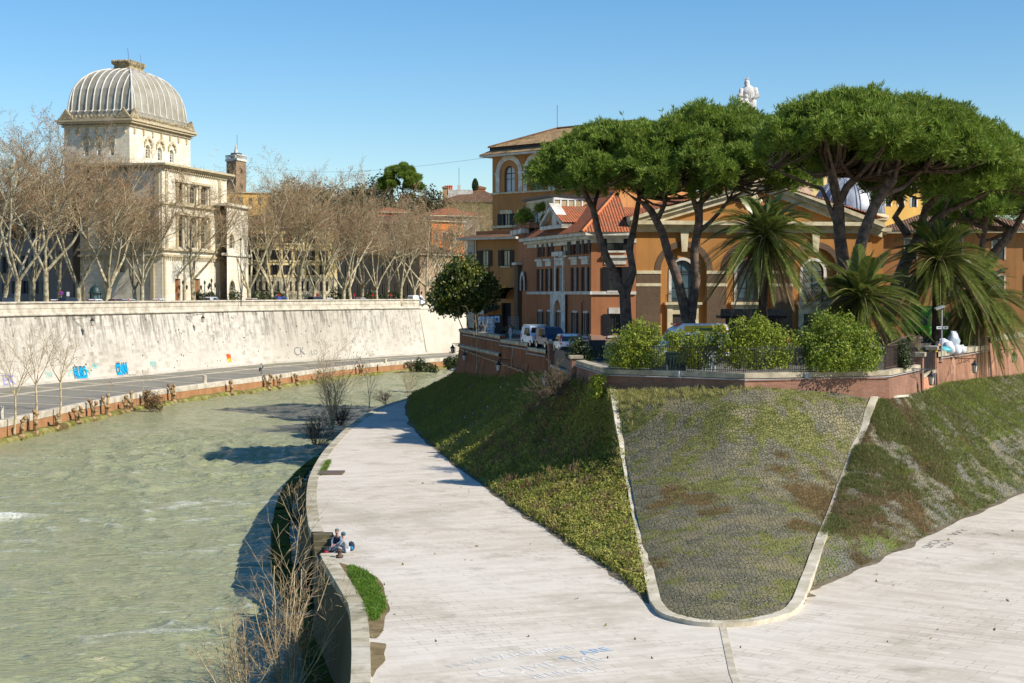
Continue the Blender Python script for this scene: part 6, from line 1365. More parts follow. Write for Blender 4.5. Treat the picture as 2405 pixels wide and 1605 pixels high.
sb = at_y(1755, 275, 232); sp_ = thing('statue', 'white marble statue of a robed bearded man with two children high above the pines', 'statue', sb); b = MB(); S_ = 232 / 3600.
P = lambda u, v, d=0: Vector((sb.x + (u - 1755) * S_, sb.y + d, sb.z + (275 - v) * S_))
b.lathe(P(1757, 300), [(1.5, 0), (1.45, .8), (1.3, 1.6), (1.22, 2.8), (1.25, 3.8), (1.3, 4.6), (1.35, 5.2), (1.0, 5.9), (.5, 6.25), (.28, 6.4)], 20, sx=.95, sy=.7)
for k in range(11):  # drapery folds
    a = R(-160 + k * 14); r = 1.36; q = lambda zz, rr: Vector((P(1757, 300).x + rr * math.cos(a) * .95, P(1757, 300).y + rr * math.sin(a) * .7, P(1757, 300).z + zz)); b.tube([q(.2, 1.45), q(1.8, 1.26), q(3.4, 1.22), q(5.0, 1.30)], [.16, .12, .10, .05], 5)
b.blob(P(1754, 197), (.42, .45, .55), 2, .1, 12, 9); b.blob(P(1753, 203, -.25), (.30, .3, .42), 5, .2); b.tube([P(1771, 210, -.1), P(1776, 228, -.5), P(1760, 238, -1.0), P(1745, 236, -1.1)], [.48, .42, .30, .2], 9); b.tube([P(1742, 212, -.1), P(1738, 226, -.6), P(1744, 238, -1.1)], [.42, .34, .2], 9)
for u, v, s in ((1735, 228, 1.0), (1750, 230, .9)):   # children in front of him
    b.blob(P(u, v, -1.0), .42 * s, u, .1, 10, 8); b.tube([P(u, v + 5, -1.0), P(u, v + 18, -1.05), P(u + 1, v + 40, -1.0), P(u + 2, v + 62, -.9)], [.42 * s, .62 * s, .6 * s, .5 * s], 10); b.tube([P(u - 5, v + 10, -1.1), P(u + 1, v + 20, -1.6), P(u + 9, v + 16, -1.5)], [.22, .19, .14], 7)
b.build('body', stt, sp_, smooth=True); b = MB(); b.box(sb.x - 2.6, sb.x + 2.6, sb.y - 2, sb.y + 2, sb.z - 14, sb.z - 1.55); b.build('pedestal', cream, sp_)
gl_ = thing('seagull', 'grey and white gull perched on the head of the statue', 'bird', P(1753, 188)); b = MB(); b.blob(P(1754, 186.5), (.34, .16, .15), 1, .1); b.blob(P(1757, 184.5), .12, 2, .05); b.tube([P(1758.5, 184.7), P(1761, 185)], [.04, .01], 4); b.tube([P(1750, 187), P(1746, 188.5)], [.1, .03], 5); b.tube([P(1754, 188), P(1754, 190)], .03, 4); b.build('body', plain('gull_plumage', lin(220, 220, 220), lin(150, 155, 160), 4), gl_, smooth=True)
def simple_house(name, label, p, q, z0, z1, mat, depth, cols, rows, wmat=None, sh=None, roofm=None, roof_h=2.5, sur=None, glz=None, ww=1.1, cat='house', eave=cream, over=.7, skip=(), gable=False):
    fc = Face(p, q); t = thing(name, label, cat, (*fc.p(fc.L / 2, 0).xy, z0)); H = [(s - ww / 2, s + ww / 2, r0, r1) for i, s in enumerate(cols) for j, (r0, r1) in enumerate(rows) if (i, j) not in skip]
    b = MB(); wallgrid(b, fc, 0, fc.L, z0, z1, H)
    for s in (0, fc.L): b.face([fc.p(s, z0), fc.p(s, z0, -depth), fc.p(s, z1, -depth), fc.p(s, z1)], 0, [(0, z0), (depth, z0), (depth, z1), (0, z1)])
    b.face([fc.p(0, z1 - .02, 0), fc.p(fc.L, z1 - .02, 0), fc.p(fc.L, z1 - .02, -depth), fc.p(0, z1 - .02, -depth)]); b.build('wall', mat, t, uv=True)
    for h in H: win(t, fc, *h, False, .2, wmat or fdark, glz or gl, 2, 2, .07, sh=sh, sur=sur, surw=.16)
    b = MB(); b.fbox(fc, -over, fc.L + over, z1, z1 + .3, -depth - over, over); b.build('eave', eave, t)
    if roofm:
        b = MB(); e = z1 + .32; k = min(depth / 2, fc.L / 2) * .95; o = over + .1
        roof_q(b, fc.p(-o, e, o), fc.p(fc.L + o, e, o), fc.p(fc.L - k, e + roof_h, -depth / 2), fc.p(k, e + roof_h, -depth / 2)); roof_q(b, fc.p(-o, e, -depth - o), fc.p(-o, e, o), fc.p(k, e + roof_h, -depth / 2), None); roof_q(b, fc.p(fc.L + o, e, o), fc.p(fc.L + o, e, -depth - o), fc.p(fc.L - k, e + roof_h, -depth / 2), None); roof_q(b, fc.p(fc.L + o, e, -depth - o), fc.p(-o, e, -depth - o), fc.p(k, e + roof_h, -depth / 2), fc.p(fc.L - k, e + roof_h, -depth / 2)); b.build('roof', roofm, t, uv=True)
    return t, fc
xy = lambda u, D: tuple(at_y(u, 690, D).xy); zv = lambda v, D: at_y(1200, v, D).z
pinkm = plaster('pink_facade', lin(222, 186, 160), lin(176, 140, 116), .3); yellowm = plaster('yellow_facade', lin(232, 208, 150), lin(190, 166, 116), .25); ochre2 = plaster('golden_facade', lin(222, 176, 96), lin(170, 130, 76), .3)
simple_house('pink_house', 'pinkish house top with cream parapet between the pine trunks left of the dome', xy(1780, 212), xy(1905, 214), 12.5, zv(408, 212), pinkm, 14, [2.2, 5.2], [(zv(450, 212), zv(425, 212))], roofm=tile_y, roof_h=1.2)
simple_house('cream_house', 'cream house with shaded balconies behind the metal dome', xy(1888, 236), xy(2120, 240), 12.5, zv(402, 236), yellowm, 14, [2, 5, 8, 11, 14], [(zv(440, 236), zv(414, 236)), (zv(490, 236), zv(462, 236))], roofm=tile_y, roof_h=1.4, sh=shut)
simple_house('yellow_house', 'golden yellow house with green balcony railings right of the metal dome', xy(2062, 224), xy(2225, 228), 12.5, zv(430, 226), ochre2, 12, [1.6, 3.8, 6.0, 8.2], [(zv(487, 226), zv(466, 226)), (zv(455, 226), zv(440, 226))], roofm=tile_r, roof_h=1.2, ww=.9, sur=fwhite)
t, sf = simple_house('orange_side_house', 'long low orange house with a dark tiled roof behind the right palms', xy(2068, 168), xy(2440, 166), 12.5, zv(548, 167), orange2, 16, [3.2, 8, 12.5, 16], [(zv(610, 167), zv(562, 167)), (zv(700, 167), zv(650, 167))], roofm=tile_b, roof_h=3.0, ww=1.2, sur=white)
b = MB(); pf = Face(xy(2030, 163), xy(2074, 163)); pl_ = thing('stone_pillar', 'ochre corner pillar with a flared cream capital at the right end of the hall', 'pillar', pf.p(1, 12.4)); b.fbox(pf, .0, pf.L, 12.3, zv(552, 163), -1.6, 0, 0); b.fbox(pf, -.3, pf.L + .3, zv(552, 163), zv(545, 163), -1.8, .3, 1); b.fbox(pf, -.7, pf.L + .7, zv(545, 163), zv(536, 163), -2, .7, 1); b.build('shaft', [ochre, cream], pl_)
bush('evergreen_tree', 'broad dark green tree filling the gap at the right edge above the palms', 'tree', at_y(2392, 800, 168), lobes_px(170, [(2400, 590, 2.6), (2380, 630, 2.2), (2405, 660, 2.6), (2370, 600, 1.5), (2425, 620, 2.8), (2390, 690, 1.8), (2360, 640, 1.1)]), 9000, .34, foliage('soft_needle', (.055, .095, .02), (.09, .14, .03), .25), 48)
# ================================================================ FAR BANK BUILDINGS
TH = R(14); Ld = Vector((-math.cos(TH), math.sin(TH))); Rd = Vector((math.sin(TH), math.cos(TH)))
C0 = Vector(at_y(304, 300, 300).xy); WL, WR = 14.2, 26.6
syn = thing('domed_temple', 'large white stone building crowned by a square ribbed grey dome', 'building', (*C0, ZS))
LFa, RFa = Face(C0 + Ld * WL, C0), Face(C0, C0 + Rd * WR); zt = lambda v, D=300: at_y(304, v, D).z
zD0, zD1 = zt(392), zt(296)
wins = []
for u0, u1 in ((342, 352), (370, 380.5), (398, 408)): wins.append(wpx(RFa, u0, 331, u1, 365))
z0w, z1w = zt(364), zt(332); winsL = [(wpx(LFa, u0, 330, u1, 361)[0], wpx(LFa, u0, 330, u1, 361)[1], z0w, z1w) for u0, u1 in ((198, 208), (228, 238), (258, 268))]
b = MB(); wallgrid(b, RFa, 0, WR, zD0 - 6, zD1, [(q[0], q[1], z0w, z1w, True, .5) for q in wins]); wallgrid(b, LFa, 0, WL, zD0 - 6, zD1, [(*q, True, .5) for q in winsL])
bk = C0 + Ld * WL + Rd * WR
for p_, q_ in ((C0 + Rd * WR, bk), (bk, C0 + Ld * WL)): f = Face(p_, q_); wallgrid(b, f, 0, f.L, zD0 - 6, zD1)
b.build('drum', synst, syn, uv=True)
def hood(fc, a, c, d):
    b = MB(); m_ = (a + c) / 2; e = (c - a) * .62
    for x0, x1 in ((m_ - e * 1.5, m_ - e * .85), (m_ + e * .85, m_ + e * 1.5)): b.fbox(fc, x0, x1, d + .15, d + .55, 0, .3)
    b.fbox(fc, m_ - e * 1.5, m_ - e * 1.3, d - .6, d + .2, 0, .3); b.fbox(fc, m_ + e * 1.3, m_ + e * 1.5, d - .6, d + .2, 0, .3)
    for sgn in (-1, 1): b.hexa([fc.p(m_ + sgn * e * 1.1, d + .55, 0), fc.p(m_, d + 1.15, 0), fc.p(m_, d + 1.15, .4), fc.p(m_ + sgn * e * 1.1, d + .55, .4), fc.p(m_ + sgn * e * 1.1, d + .95, 0), fc.p(m_, d + 1.65, 0), fc.p(m_, d + 1.65, .4), fc.p(m_ + sgn * e * 1.1, d + .95, .4)])
    return b
for fc, ww_ in ((RFa, [(q[0], q[1], z0w, z1w) for q in wins]), (LFa, winsL)):
    for q in ww_: win(syn, fc, *q, True, .5, fwhite, gl, 2, 4, .12); hood(fc, q[0], q[1], q[3]).build('window_hood', synst, syn)
b = MB(); pad = lambda o, z0, z1: b.prism([C0 - Ld * o - Rd * o, C0 - Ld * o + Rd * (WR + o), C0 + Ld * (WL + o) + Rd * (WR + o), C0 + Ld * (WL + o) - Rd * o], z0, z1)
pad(.35, zD1, zD1 + .35); pad(.15, zD1 + .35, zD1 + 1.05); pad(.95, zt(289), zt(284)); pad(1.25, zt(284), zt(279)); pad(.25, zt(386), zt(381.5)); b.build('cornice', synst, syn)
b = MB()
for fc, L_ in ((RFa, WR), (LFa, WL)):
    n = int(L_ / .75)
    for k in range(n): x = (k + .5) * L_ / n; b.fbox(fc, x - .17, x + .17, zD1 + .42, zD1 + 1.0, .15, .5)
    for k in range(7): x = L_ * (k + .5) / 7; b.fbox(fc, x - .3, x + .3, zD1 - 1.3, zD1 - .2, 0, .28)
b.build('frieze', synst, syn)
crest = plain('weathered_crest', lin(182, 168, 134), lin(112, 98, 74), 1.5, .9); b = MB(); zc = zt(279)
for fc, L_ in ((RFa, WR), (LFa, WL)):
    n = int(L_ / .8); b.fbox(fc, -.8, L_ + .8, zc, zc + .35, .1, .7)
    for k in range(n): x = (k + .5) * L_ / n; b.blob(fc.p(x, zc + .65, .5), (.24, .24, .34), k, .1, 6, 4)
    for x in (.9, L_ - .9): b.mesh([fc.p(x - 1.5, zc + .2, .3), fc.p(x + 1.5, zc + .2, .3), fc.p(x, zc + 2.2, .3), fc.p(x - 1.5, zc + .2, .9), fc.p(x + 1.5, zc + .2, .9), fc.p(x, zc + 2.2, .9)], [(0, 1, 2), (5, 4, 3), (0, 3, 4, 1), (1, 4, 5, 2), (2, 5, 3, 0)])
b.build('crest', crest, syn)
# square cloister dome
ctr = C0 + Ld * WL / 2 + Rd * WR / 2; zA_, zB_ = zt(271, 308), zt(167, 314); HP = [(0, 1.0), (.03, 1.0), (.05, .965), (.18, .955), (.36, .925), (.5, .885), (.62, .825), (.73, .75), (.83, .65), (.9, .555), (.95, .45), (1, .30)]
fz = lambda h: np.interp(h, [q[0] for q in HP], [q[1] for q in HP]); prof = [(zA_ + (zB_ - zA_) * h, float(fz(h))) for h in [q[0] for q in HP]]
cor = [(-1, -1), (-1, 1), (1, 1), (1, -1)]; hL, hR = WL / 2 + .05, WR / 2 - 1.0
cp = lambda f_, i, z: ((lambda q: (q.x, q.y, z))(ctr + Ld * (cor[i % 4][0] * hL * f_) + Rd * (cor[i % 4][1] * (hR - (hR - hL) * 0) * f_)))
b = MB()
for k in range(len(prof) - 1):
    for i in range(4): b.face([cp(prof[k][1], i, prof[k][0]), cp(prof[k][1], i + 1, prof[k][0]), cp(prof[k + 1][1], i + 1, prof[k + 1][0]), cp(prof[k + 1][1], i, prof[k + 1][0])])
b.prism([cp(1.0, i, 0)[:2] for i in range(4)], zt(283), zA_ + .04); b.build('dome', zinc, syn)
b = MB(); hs = [k / 40 for k in range(41)]
def rib(fcL, lat, half_lat, half_nor, lat_d, nor_d, rad):
    P = []
    for h in hs:
        f_ = float(fz(h)); z = zA_ + (zB_ - zA_) * h
        if abs(lat) > half_lat * f_: break
        q = ctr + lat_d * lat + nor_d * (half_nor * f_ + .06); P.append((q.x, q.y, z))
    if len(P) > 2: b.tube(P, rad, 5)
for k in range(9): 
    x = -1 + 2 * (k + .5) / 9; rib(None, x * hL * .97, hL, hR, Ld, -Rd, .15); rib(None, x * hR * .97, hR, hL, Rd, -Ld, .15)
for i in range(4): b.tube([cp(float(fz(h)) * 1.005, i, zA_ + (zB_ - zA_) * h) for h in hs], .2, 6)
b.build('rib', zinc2, syn, smooth=True)
b = MB(); nk = [(0, .31), (.25, .30), (.7, .245), (1.0, .235), (1.25, .26), (1.5, .285), (1.9, .285)]
zN = lambda h: zB_ - .3 + h
for k in range(len(nk) - 1):
    for i in range(4): b.face([cp(nk[k][1], i, zN(nk[k][0])), cp(nk[k][1], i + 1, zN(nk[k][0])), cp(nk[k + 1][1], i + 1, zN(nk[k + 1][0])), cp(nk[k + 1][1], i, zN(nk[k + 1][0]))])
b.face([cp(.285, i, zN(1.9)) for i in range(4)])
for i in range(4):
    p0, p1 = Vector(cp(.285, i, zN(1.9))), Vector(cp(.285, i + 1, zN(1.9)))
    for j in range(9): q = p0.lerp(p1, (j + .5) / 9); b.lathe(q, [(.16, -.25), (.2, .1), (.08, .3)], 6)
b.build('lantern', crest, syn)
b = MB(); q = Vector(cp(.1, 0, zN(1.9))); b.tube([q, q + Vector((-.25, 0, 2.9))], .05, 4); q = Vector(cp(.2, 1, zN(1.9))); b.tube([q, q + Vector((-.1, 0, 2.2))], .03, 4); b.build('rod', plain('blue_grey_rod', lin(90, 110, 150), None, 2), syn)
# body of the temple
K0 = Vector(at_y(380, 386, 286).xy); KL, KR = 17.0, 28.5; KLf, KRf = Face(K0 + Ld * KL, K0), Face(K0, K0 + Rd * KR); zk = lambda v: at_y(380, v, 286).z
H1 = [(*wpx(KRf, u0, 424, u1, 471)[:2], zk(470), zk(424)) for u0, u1 in ((418, 436), (444, 461), (471, 488))]; H2 = [(*wpx(KRf, u0, 500, u1, 580)[:2], zk(578), zk(502)) for u0, u1 in ((418, 435), (444, 461), (471, 487))]
H3 = [wpx(KRf, 411, 655, 424, 706), wpx(KRf, 458, 655, 470, 706)]; HLf = [(*wpx(KLf, 338, 533, 350, 577)[:2], zk(577), zk(533)), (*wpx(KLf, 280, 610, 292, 640)[:2], zk(640), zk(610))]
b = MB(); wallgrid(b, KRf, 0, KR, ZS, zk(392), [(*q, False, .5) for q in H1] + [(*q, True, .6) for q in H2] + [(*q[:2], ZS + .1, q[3], False, .5) for q in H3]); wallgrid(b, KLf, 0, KL, ZS, zk(392), [(*q, False, .4) for q in HLf])
kb = K0 + Ld * KL + Rd * KR
for p_, q_ in ((K0 + Rd * KR, kb), (kb, K0 + Ld * KL)): f = Face(p_, q_); wallgrid(b, f, 0, f.L, ZS, zk(392))
b.face([(*K0, zk(391)), (*(K0 + Rd * KR), zk(391)), (*kb, zk(391)), (*(K0 + Ld * KL), zk(391))]); b.build('wall', synst, syn, uv=True)
b = MB()
def band(v0, v1, o): b.prism([K0 - Ld * o - Rd * o, K0 - Ld * o + Rd * (KR + o), K0 + Ld * (KL + o) + Rd * (KR + o), K0 + Ld * (KL + o) - Rd * o], zk(v1), zk(v0))
band(383, 388, 1.3); band(388, 392, .8); band(474, 479, .5); band(479, 483, .25); band(583, 588, .5); band(597, 602, .35)
for fc, L_ in ((KRf, KR), (KLf, KL)):
    for k in range(int(L_ / .9)): x = (k + .5) * .9; b.fbox(fc, x - .2, x + .2, zk(399), zk(392), 0, .5); b.fbox(fc, x - .2, x + .2, zk(610), zk(602), 0, .3)
    for x in (.2, L_ * .30, L_ * .86): b.fbox(fc, x, x + .7, ZS, zk(602), 0, .3); 
b.build('moulding', synst, syn)
for HH, ex in ((H1, .0), (H2, .0)):
    xs_ = [HH[0][0] - .75] + [(HH[i][1] + HH[i + 1][0]) / 2 for i in range(2)] + [HH[2][1] + .75]
    for x in xs_:
        b = MB(); c_ = KRf.p(x, HH[0][2] - .3, .18); b.lathe(c_, [(.42, 0), (.42, .25), (.32, .35), (.28, HH[0][3] - HH[0][2] - .5), (.42, HH[0][3] - HH[0][2] - .2), (.46, HH[0][3] - HH[0][2] + .2)], 12); b.build('column', synst, syn)
    b = MB(); b.fbox(KRf, HH[0][0] - 1.3, HH[2][1] + 1.3, HH[0][3] + .1, HH[0][3] + .55, 0, .6); b.fbox(KRf, HH[0][0] - 1.3, HH[2][1] + 1.3, HH[0][2] - .75, HH[0][2] - .3, 0, .6); b.build('window_shelf', synst, syn)
for x in (1.2, 8.0, 24.5):
    for z0_, z1_ in ((zk(474), zk(399)), (zk(583), zk(483))): b = MB(); b.fbox(KRf, x, x + .9, z0_, z1_, 0, .22); b.build('pilaster', synst, syn)
for x in (1.0, 5.2, 9.4, 15.6):
    for z0_, z1_ in ((zk(474), zk(399)), (zk(583), zk(483))): b = MB(); b.fbox(KLf, x, x + .9, z0_, z1_, 0, .22); b.build('pilaster', synst, syn)
for q in H1: win(syn, KRf, *q, False, .5, crest, gl, 3, 3, .14, sill=synst)
for q in H2: win(syn, KRf, *q, True, .6, crest, gl, 3, 5, .14, sur=synst, surw=.25)
for q in HLf: win(syn, KLf, *q, False, .4, crest, gl, 2, 3, .12, sur=synst)
for q in H3: b = MB(); b.fbox(KRf, q[0], q[1], ZS, q[3], -.5, -.4); b.build('door', plain('wood_door', lin(150, 96, 54), None, 2), syn)
KW = Face(K0 + Rd * KR - Ld * .5, K0 + Rd * (KR + 13) - Ld * .5); KW = Face(at_y(533, 600, 307).xy, at_y(583, 600, 322).xy); zw = lambda v: at_y(550, v, 312).z
Hw = [(*wpx(KW, 538, 550, 549, 584)[:2], zw(584), zw(551)), (*wpx(KW, 538, 658, 552, 706)[:2], ZS + .05, zw(660))]
b = MB(); wallgrid(b, KW, 0, KW.L, ZS, zw(486), [(*q, True, .4) for q in Hw]); b.face([KW.p(KW.L, ZS), KW.p(KW.L, ZS, -12), KW.p(KW.L, zw(486), -12), KW.p(KW.L, zw(486))]); b.fbox(KW, -.5, KW.L + .6, zw(486), zw(480), -12, .6); b.fbox(KW, -.3, KW.L + .3, zw(602), zw(596), -1, .35); b.build('wing', synst, syn, uv=True)
for q in Hw: win(syn, KW, *q, True, .4, crest, gl, 2, 4, .12, sur=synst, surw=.3)
# shaded big house at far left
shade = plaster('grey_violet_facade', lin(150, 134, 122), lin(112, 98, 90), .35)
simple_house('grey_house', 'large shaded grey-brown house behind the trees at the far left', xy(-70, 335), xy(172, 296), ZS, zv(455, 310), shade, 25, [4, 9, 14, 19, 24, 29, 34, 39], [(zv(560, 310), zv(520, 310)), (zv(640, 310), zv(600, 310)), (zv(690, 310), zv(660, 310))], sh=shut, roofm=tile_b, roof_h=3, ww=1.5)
# houses along the street
t, yf = simple_house('yellow_house', 'pale yellow four-storey house with dark tiled roof right of the white temple', xy(582, 346), xy(792, 356), ZS, zv(536, 350), yellowm, 20, [1.0, 3.6, 6.4, 9.4, 12.2, 15.0, 18.2], [(zv(571, 350), zv(550, 350)), (zv(611, 350), zv(588, 350)), (zv(646, 350), zv(623, 350)), (zv(684, 350), zv(661, 350))], sh=shut, roofm=tile_b, roof_h=3.4, ww=1.0, sur=cream)
b = MB()
for v in (574, 614, 650): b.fbox(yf, 0, yf.L, zv(v + 2.5, 350), zv(v, 350), 0, .18)
b.fbox(yf, 0, yf.L, ZS, zv(652, 350), .0, .1); b.build('string_course', cream, t)
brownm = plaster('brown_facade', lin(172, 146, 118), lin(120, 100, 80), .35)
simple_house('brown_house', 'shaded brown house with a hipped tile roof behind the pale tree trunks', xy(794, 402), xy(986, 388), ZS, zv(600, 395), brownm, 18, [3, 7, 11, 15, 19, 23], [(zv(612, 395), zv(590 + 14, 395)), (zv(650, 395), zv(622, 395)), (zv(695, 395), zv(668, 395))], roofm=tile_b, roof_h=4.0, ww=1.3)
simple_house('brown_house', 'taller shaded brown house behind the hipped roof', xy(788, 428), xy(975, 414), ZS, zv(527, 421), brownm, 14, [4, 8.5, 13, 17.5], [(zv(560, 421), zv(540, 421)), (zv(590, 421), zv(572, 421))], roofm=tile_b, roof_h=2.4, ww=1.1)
redm = plaster('red_orange_facade', lin(214, 122, 80), lin(170, 92, 62), .3); org = plaster('bright_orange_facade', lin(228, 136, 66), lin(190, 110, 58), .25); greym = plaster('grey_party_wall', lin(150, 140, 132), lin(118, 108, 100), .3)
simple_house('red_house', 'red-orange house top with roof terraces above the brown houses', xy(888, 446), xy(968, 450), ZS, zv(500, 448), redm, 12, [2.5, 6], [(zv(528, 448), zv(512, 448))], roofm=tile_r, roof_h=1.6)
simple_house('grey_house', 'tall narrow house with a blank grey side wall and red roof', xy(962, 440), xy(1014, 420), ZS, zv(512, 430), greym, 14, [4], [(zv(545, 430), zv(532, 430))], roofm=tile_r, roof_h=2.6)
simple_house('orange_house', 'narrow bright orange house with white-framed windows beyond the round evergreen tree', xy(1014, 412), xy(1090, 418), ZS, zv(521, 414), org, 14, [1.6, 4.0, 6.4], [(zv(566, 414), zv(546, 414)), (zv(600, 414), zv(584, 414)), (zv(640, 414), zv(618, 414))], roofm=tile_b, roof_h=1.8, ww=1.0, sur=white)
# hill with palace, tower, trees
hv = []; hf = []; NX, NY = 60, 16
for i in range(NX):
    for j in range(NY):
        x = -170 + i * 5.0; y = 440 + j * 22; t = min(1, j / 5); hgt = 12 + 22 * math.exp(-((x + 60) / 95) ** 2) * t + 8 * t * max(0, min(1, (x + 40) / 40))
        hv.append((x, y, ZS - .5 + hgt * t + 1.5 * noise.noise((x * .05, y * .05, 0))))
for i in range(NX - 1):
    for j in range(NY - 1): hf.append((i * NY + j, (i + 1) * NY + j, (i + 1) * NY + j + 1, i * NY + j + 1))
hm = plain('hill_scrub', lin(112, 96, 62), lin(78, 84, 44), .15, .95, .1); props(np_obj('hill', hv, hf, hm, smooth=True), kind='structure')
palm_ = plaster('ochre_palace', lin(196, 160, 116), lin(150, 120, 88), .3)
simple_house('brown_palace', 'long brown palace with tiled roof on the hilltop left of the orange houses', xy(1030, 560), xy(1190, 556), 35, zv(476, 560), palm_, 22, [3, 8, 13, 18], [(zv(500, 560), zv(486, 560))], roofm=tile_b, roof_h=4.6, ww=1.4)
for i, (u0, u1, v0, mt, lb) in enumerate(((1040, 1052, 437, palm_, 'small tile-roofed hut on the hilltop palace roof'), (1112, 1140, 438, redm, 'little red-roofed hut beside the cypress on the hilltop'))):
    simple_house('roof_hut', lb, xy(u0, 572), xy(u1, 572), 46, zv(v0 + 5, 572), mt, 4, [], [], roofm=tile_r, roof_h=.8, over=.3)
ch = thing('chimney', 'trio of red chimney pots on the hilltop palace roof', 'chimney', at_y(1056, 446, 568)); b = MB()
for u in (1052, 1056.5, 1061): c = at_y(u, 446, 568); b.lathe(c + Vector((0, 0, -2)), [(.3, 0), (.3, 3), (.42, 3.1), (.42, 3.5), (.25, 3.6)], 8)
b.build('pot', redm, ch)
an = thing('antenna_mast', 'thin antenna mast on a white block above the hilltop palace', 'antenna', at_y(1078, 440, 566)); b = MB(); c = at_y(1078, 436, 566); b.tube([c, c + Vector((0, 0, 6.5))], .07, 4); b.build('mast', iron, an); b = MB(); b.box(c.x - .6, c.x + .6, c.y - .6, c.y + .6, c.z - 4, c.z); b.box(c.x - 4, c.x + 5, c.y - .5, c.y + 1.5, c.z - 4.5, c.z - 1.6); b.build('block', white, an)
# brick bell tower
tb = thing('bell_tower', 'brown brick bell tower with white balustrade and small statue on top', 'tower', at_y(556, 520, 660)); c = at_y(556, 455, 660); fT = Face(xy(533.5, 662), xy(556, 655)); fT2 = Face(xy(556, 655), xy(579.5, 664)); zT = lambda v: at_y(556, v, 660).z
b = MB(); brn = plain('tower_brick', lin(150, 124, 98), lin(122, 100, 80), 1, .9)
o1 = wpx(fT2, 562, 393, 570, 409); o2 = wpx(fT2, 562, 430, 570, 448); wallgrid(b, fT2, 0, fT2.L, 40, zT(378), [(*o1, True, 1), (*o2, True, 1)]); wallgrid(b, fT, 0, fT.L, 40, zT(378), [(1.3, 2.9, zT(409), zT(393), True, 1)])
b.face([fT.p(0, 40), fT.p(0, 40, -9), fT.p(0, zT(378), -9), fT.p(0, zT(378))]); b.build('wall', brn, tb)
b = MB(); pts = [fT.p(-.4, 0, .4), fT2.p(0, 0, .5) - Vector((0, .2, 0)), fT2.p(fT2.L + .4, 0, .4), fT2.p(fT2.L + .4, 0, -8), fT.p(-.4, 0, -8)]; P2 = [(p.x, p.y) for p in pts]; b.prism(P2, zT(379), zT(374)); b.prism(P2, zT(366.5), zT(364.5))
for fc in (fT, fT2):
    for k in range(9): x = fc.L * k / 8; b.fbox(fc, x - .12, x + .12, zT(374), zT(366), .0, .3)
b.build('balustrade', white, tb); b = MB(); c = at_y(555, 366, 661); b.lathe(c, [(2.4, -2), (2.4, .9), (2.0, 1.1)], 8); b.build('turret', plain('lead_turret', lin(84, 86, 88), None, 1), tb)
b = MB(); c = at_y(554, 362, 661); b.lathe(c, [(.8, 0), (.7, 1.8), (.5, 2.0)], 8); b.lathe(c + Vector((0, 0, 2.0)), [(.4, 0), (.45, .8), (.35, 1.5), (.15, 1.7), (.25, 2.0), (.1, 2.3)], 8); b.build('statue', white, tb); b = MB(); c = at_y(557, 356, 661); b.tube([c, c + Vector((0, 0, 7.0))], .08, 4); b.tube([at_y(543, 366, 660), at_y(543, 357, 660)], .06, 4); b.build('flagpole', iron, tb)
simple_house('yellow_palace', 'golden yellow palace front below the brick bell tower', xy(528, 640), xy(640, 648), 30, zv(453, 642), ochre2, 20, [3, 7, 11, 15], [(zv(480, 642), zv(464, 642))], roofm=None, ww=1.5)
tv = thing('tv_aerial', 'white television aerial on the roof left of the bell tower', 'aerial', at_y(502, 398, 320)); b = MB(); b.tube([at_y(502, 400, 320), at_y(502, 350, 320)], .03, 4); b.tube([at_y(502, 351.5, 320), at_y(514, 352.5, 320)], .06, 4); b.tube([at_y(490.5, 364, 320), at_y(502, 365, 320)], .05, 4); b.build('mast', white, tv)
cb = thing('overhead_cable', 'thin sagging cable with small lamps across the sky to the tall orange house', 'cable', at_y(600, 390, 330)); b = MB(); P = []
for k in range(41): t = k / 40; q = Vector(at_y(580, 390, 335)).lerp(Vector(TF.p(0, TF.px(1156, 370)[1], .3)), t); q.z -= 1.6 * math.sin(math.pi * t); P.append(q)
b.tube(P, .016, 4)
b.build('cable', iron, cb)
# hilltop trees
umbrella('lone umbrella pine on the far hilltop against the sky', *at_y(941, 420, 520).xy, 6.9, 5.0, 60.8, 53.6, [pt(520, (922, 545, .7), (932, 505, .62), (945, 485, .55)), pt(520, (944, 487, .42), (950, 465, .36), (944, 445, .3)), pt(520, (930, 508, .36), (924, 480, .3), (922, 455, .25)), pt(520, (945, 485, .32), (968, 455, .26), (975, 440, .2))], 26, 5200, 31, group=None, tsize=1.2)
for i, (u, v, r, D, lb) in enumerate(((690, 458, 6, 500, 'dark cedar-like evergreen on the hill above the yellow house'), (665, 474, 5, 480, 'dark evergreen left of the cedar on the hill'), (735, 470, 6, 470, 'olive-coloured tree crown on the hill right of the cedar'), (840, 462, 5.5, 520, 'dark evergreen mass left of the lone hilltop pine'), (885, 452, 6.5, 530, 'dark evergreen crown directly left of the lone hilltop pine trunk'), (905, 490, 5, 500, 'dark evergreen under the lone hilltop pine'), (780, 470, 7, 540, 'brownish tree crown in the middle of the hilltop'), (1000, 470, 6, 530, 'tree crown between the lone hilltop pine and the palace'), (958, 470, 3.4, 528, 'slim dark evergreen right of the lone pine trunk'))):
    bush('evergreen_tree', lb, 'tree', at_y(u, v + 60, D), lobes_px(D, [(u, v, r * .75), (u - r * 3, v + 14, r * .6), (u + r * 3, v + 12, r * .65), (u, v + 30, r * .8), (u - r * 4, v + 38, r * .6), (u + r * 4, v + 36, r * .6)]), 3600, .9, darkleaf if i not in (2, 6, 7) else foliage('olive_leaf%d' % i, (.09, .085, .03), (.14, .12, .05), .2), 130 + i)
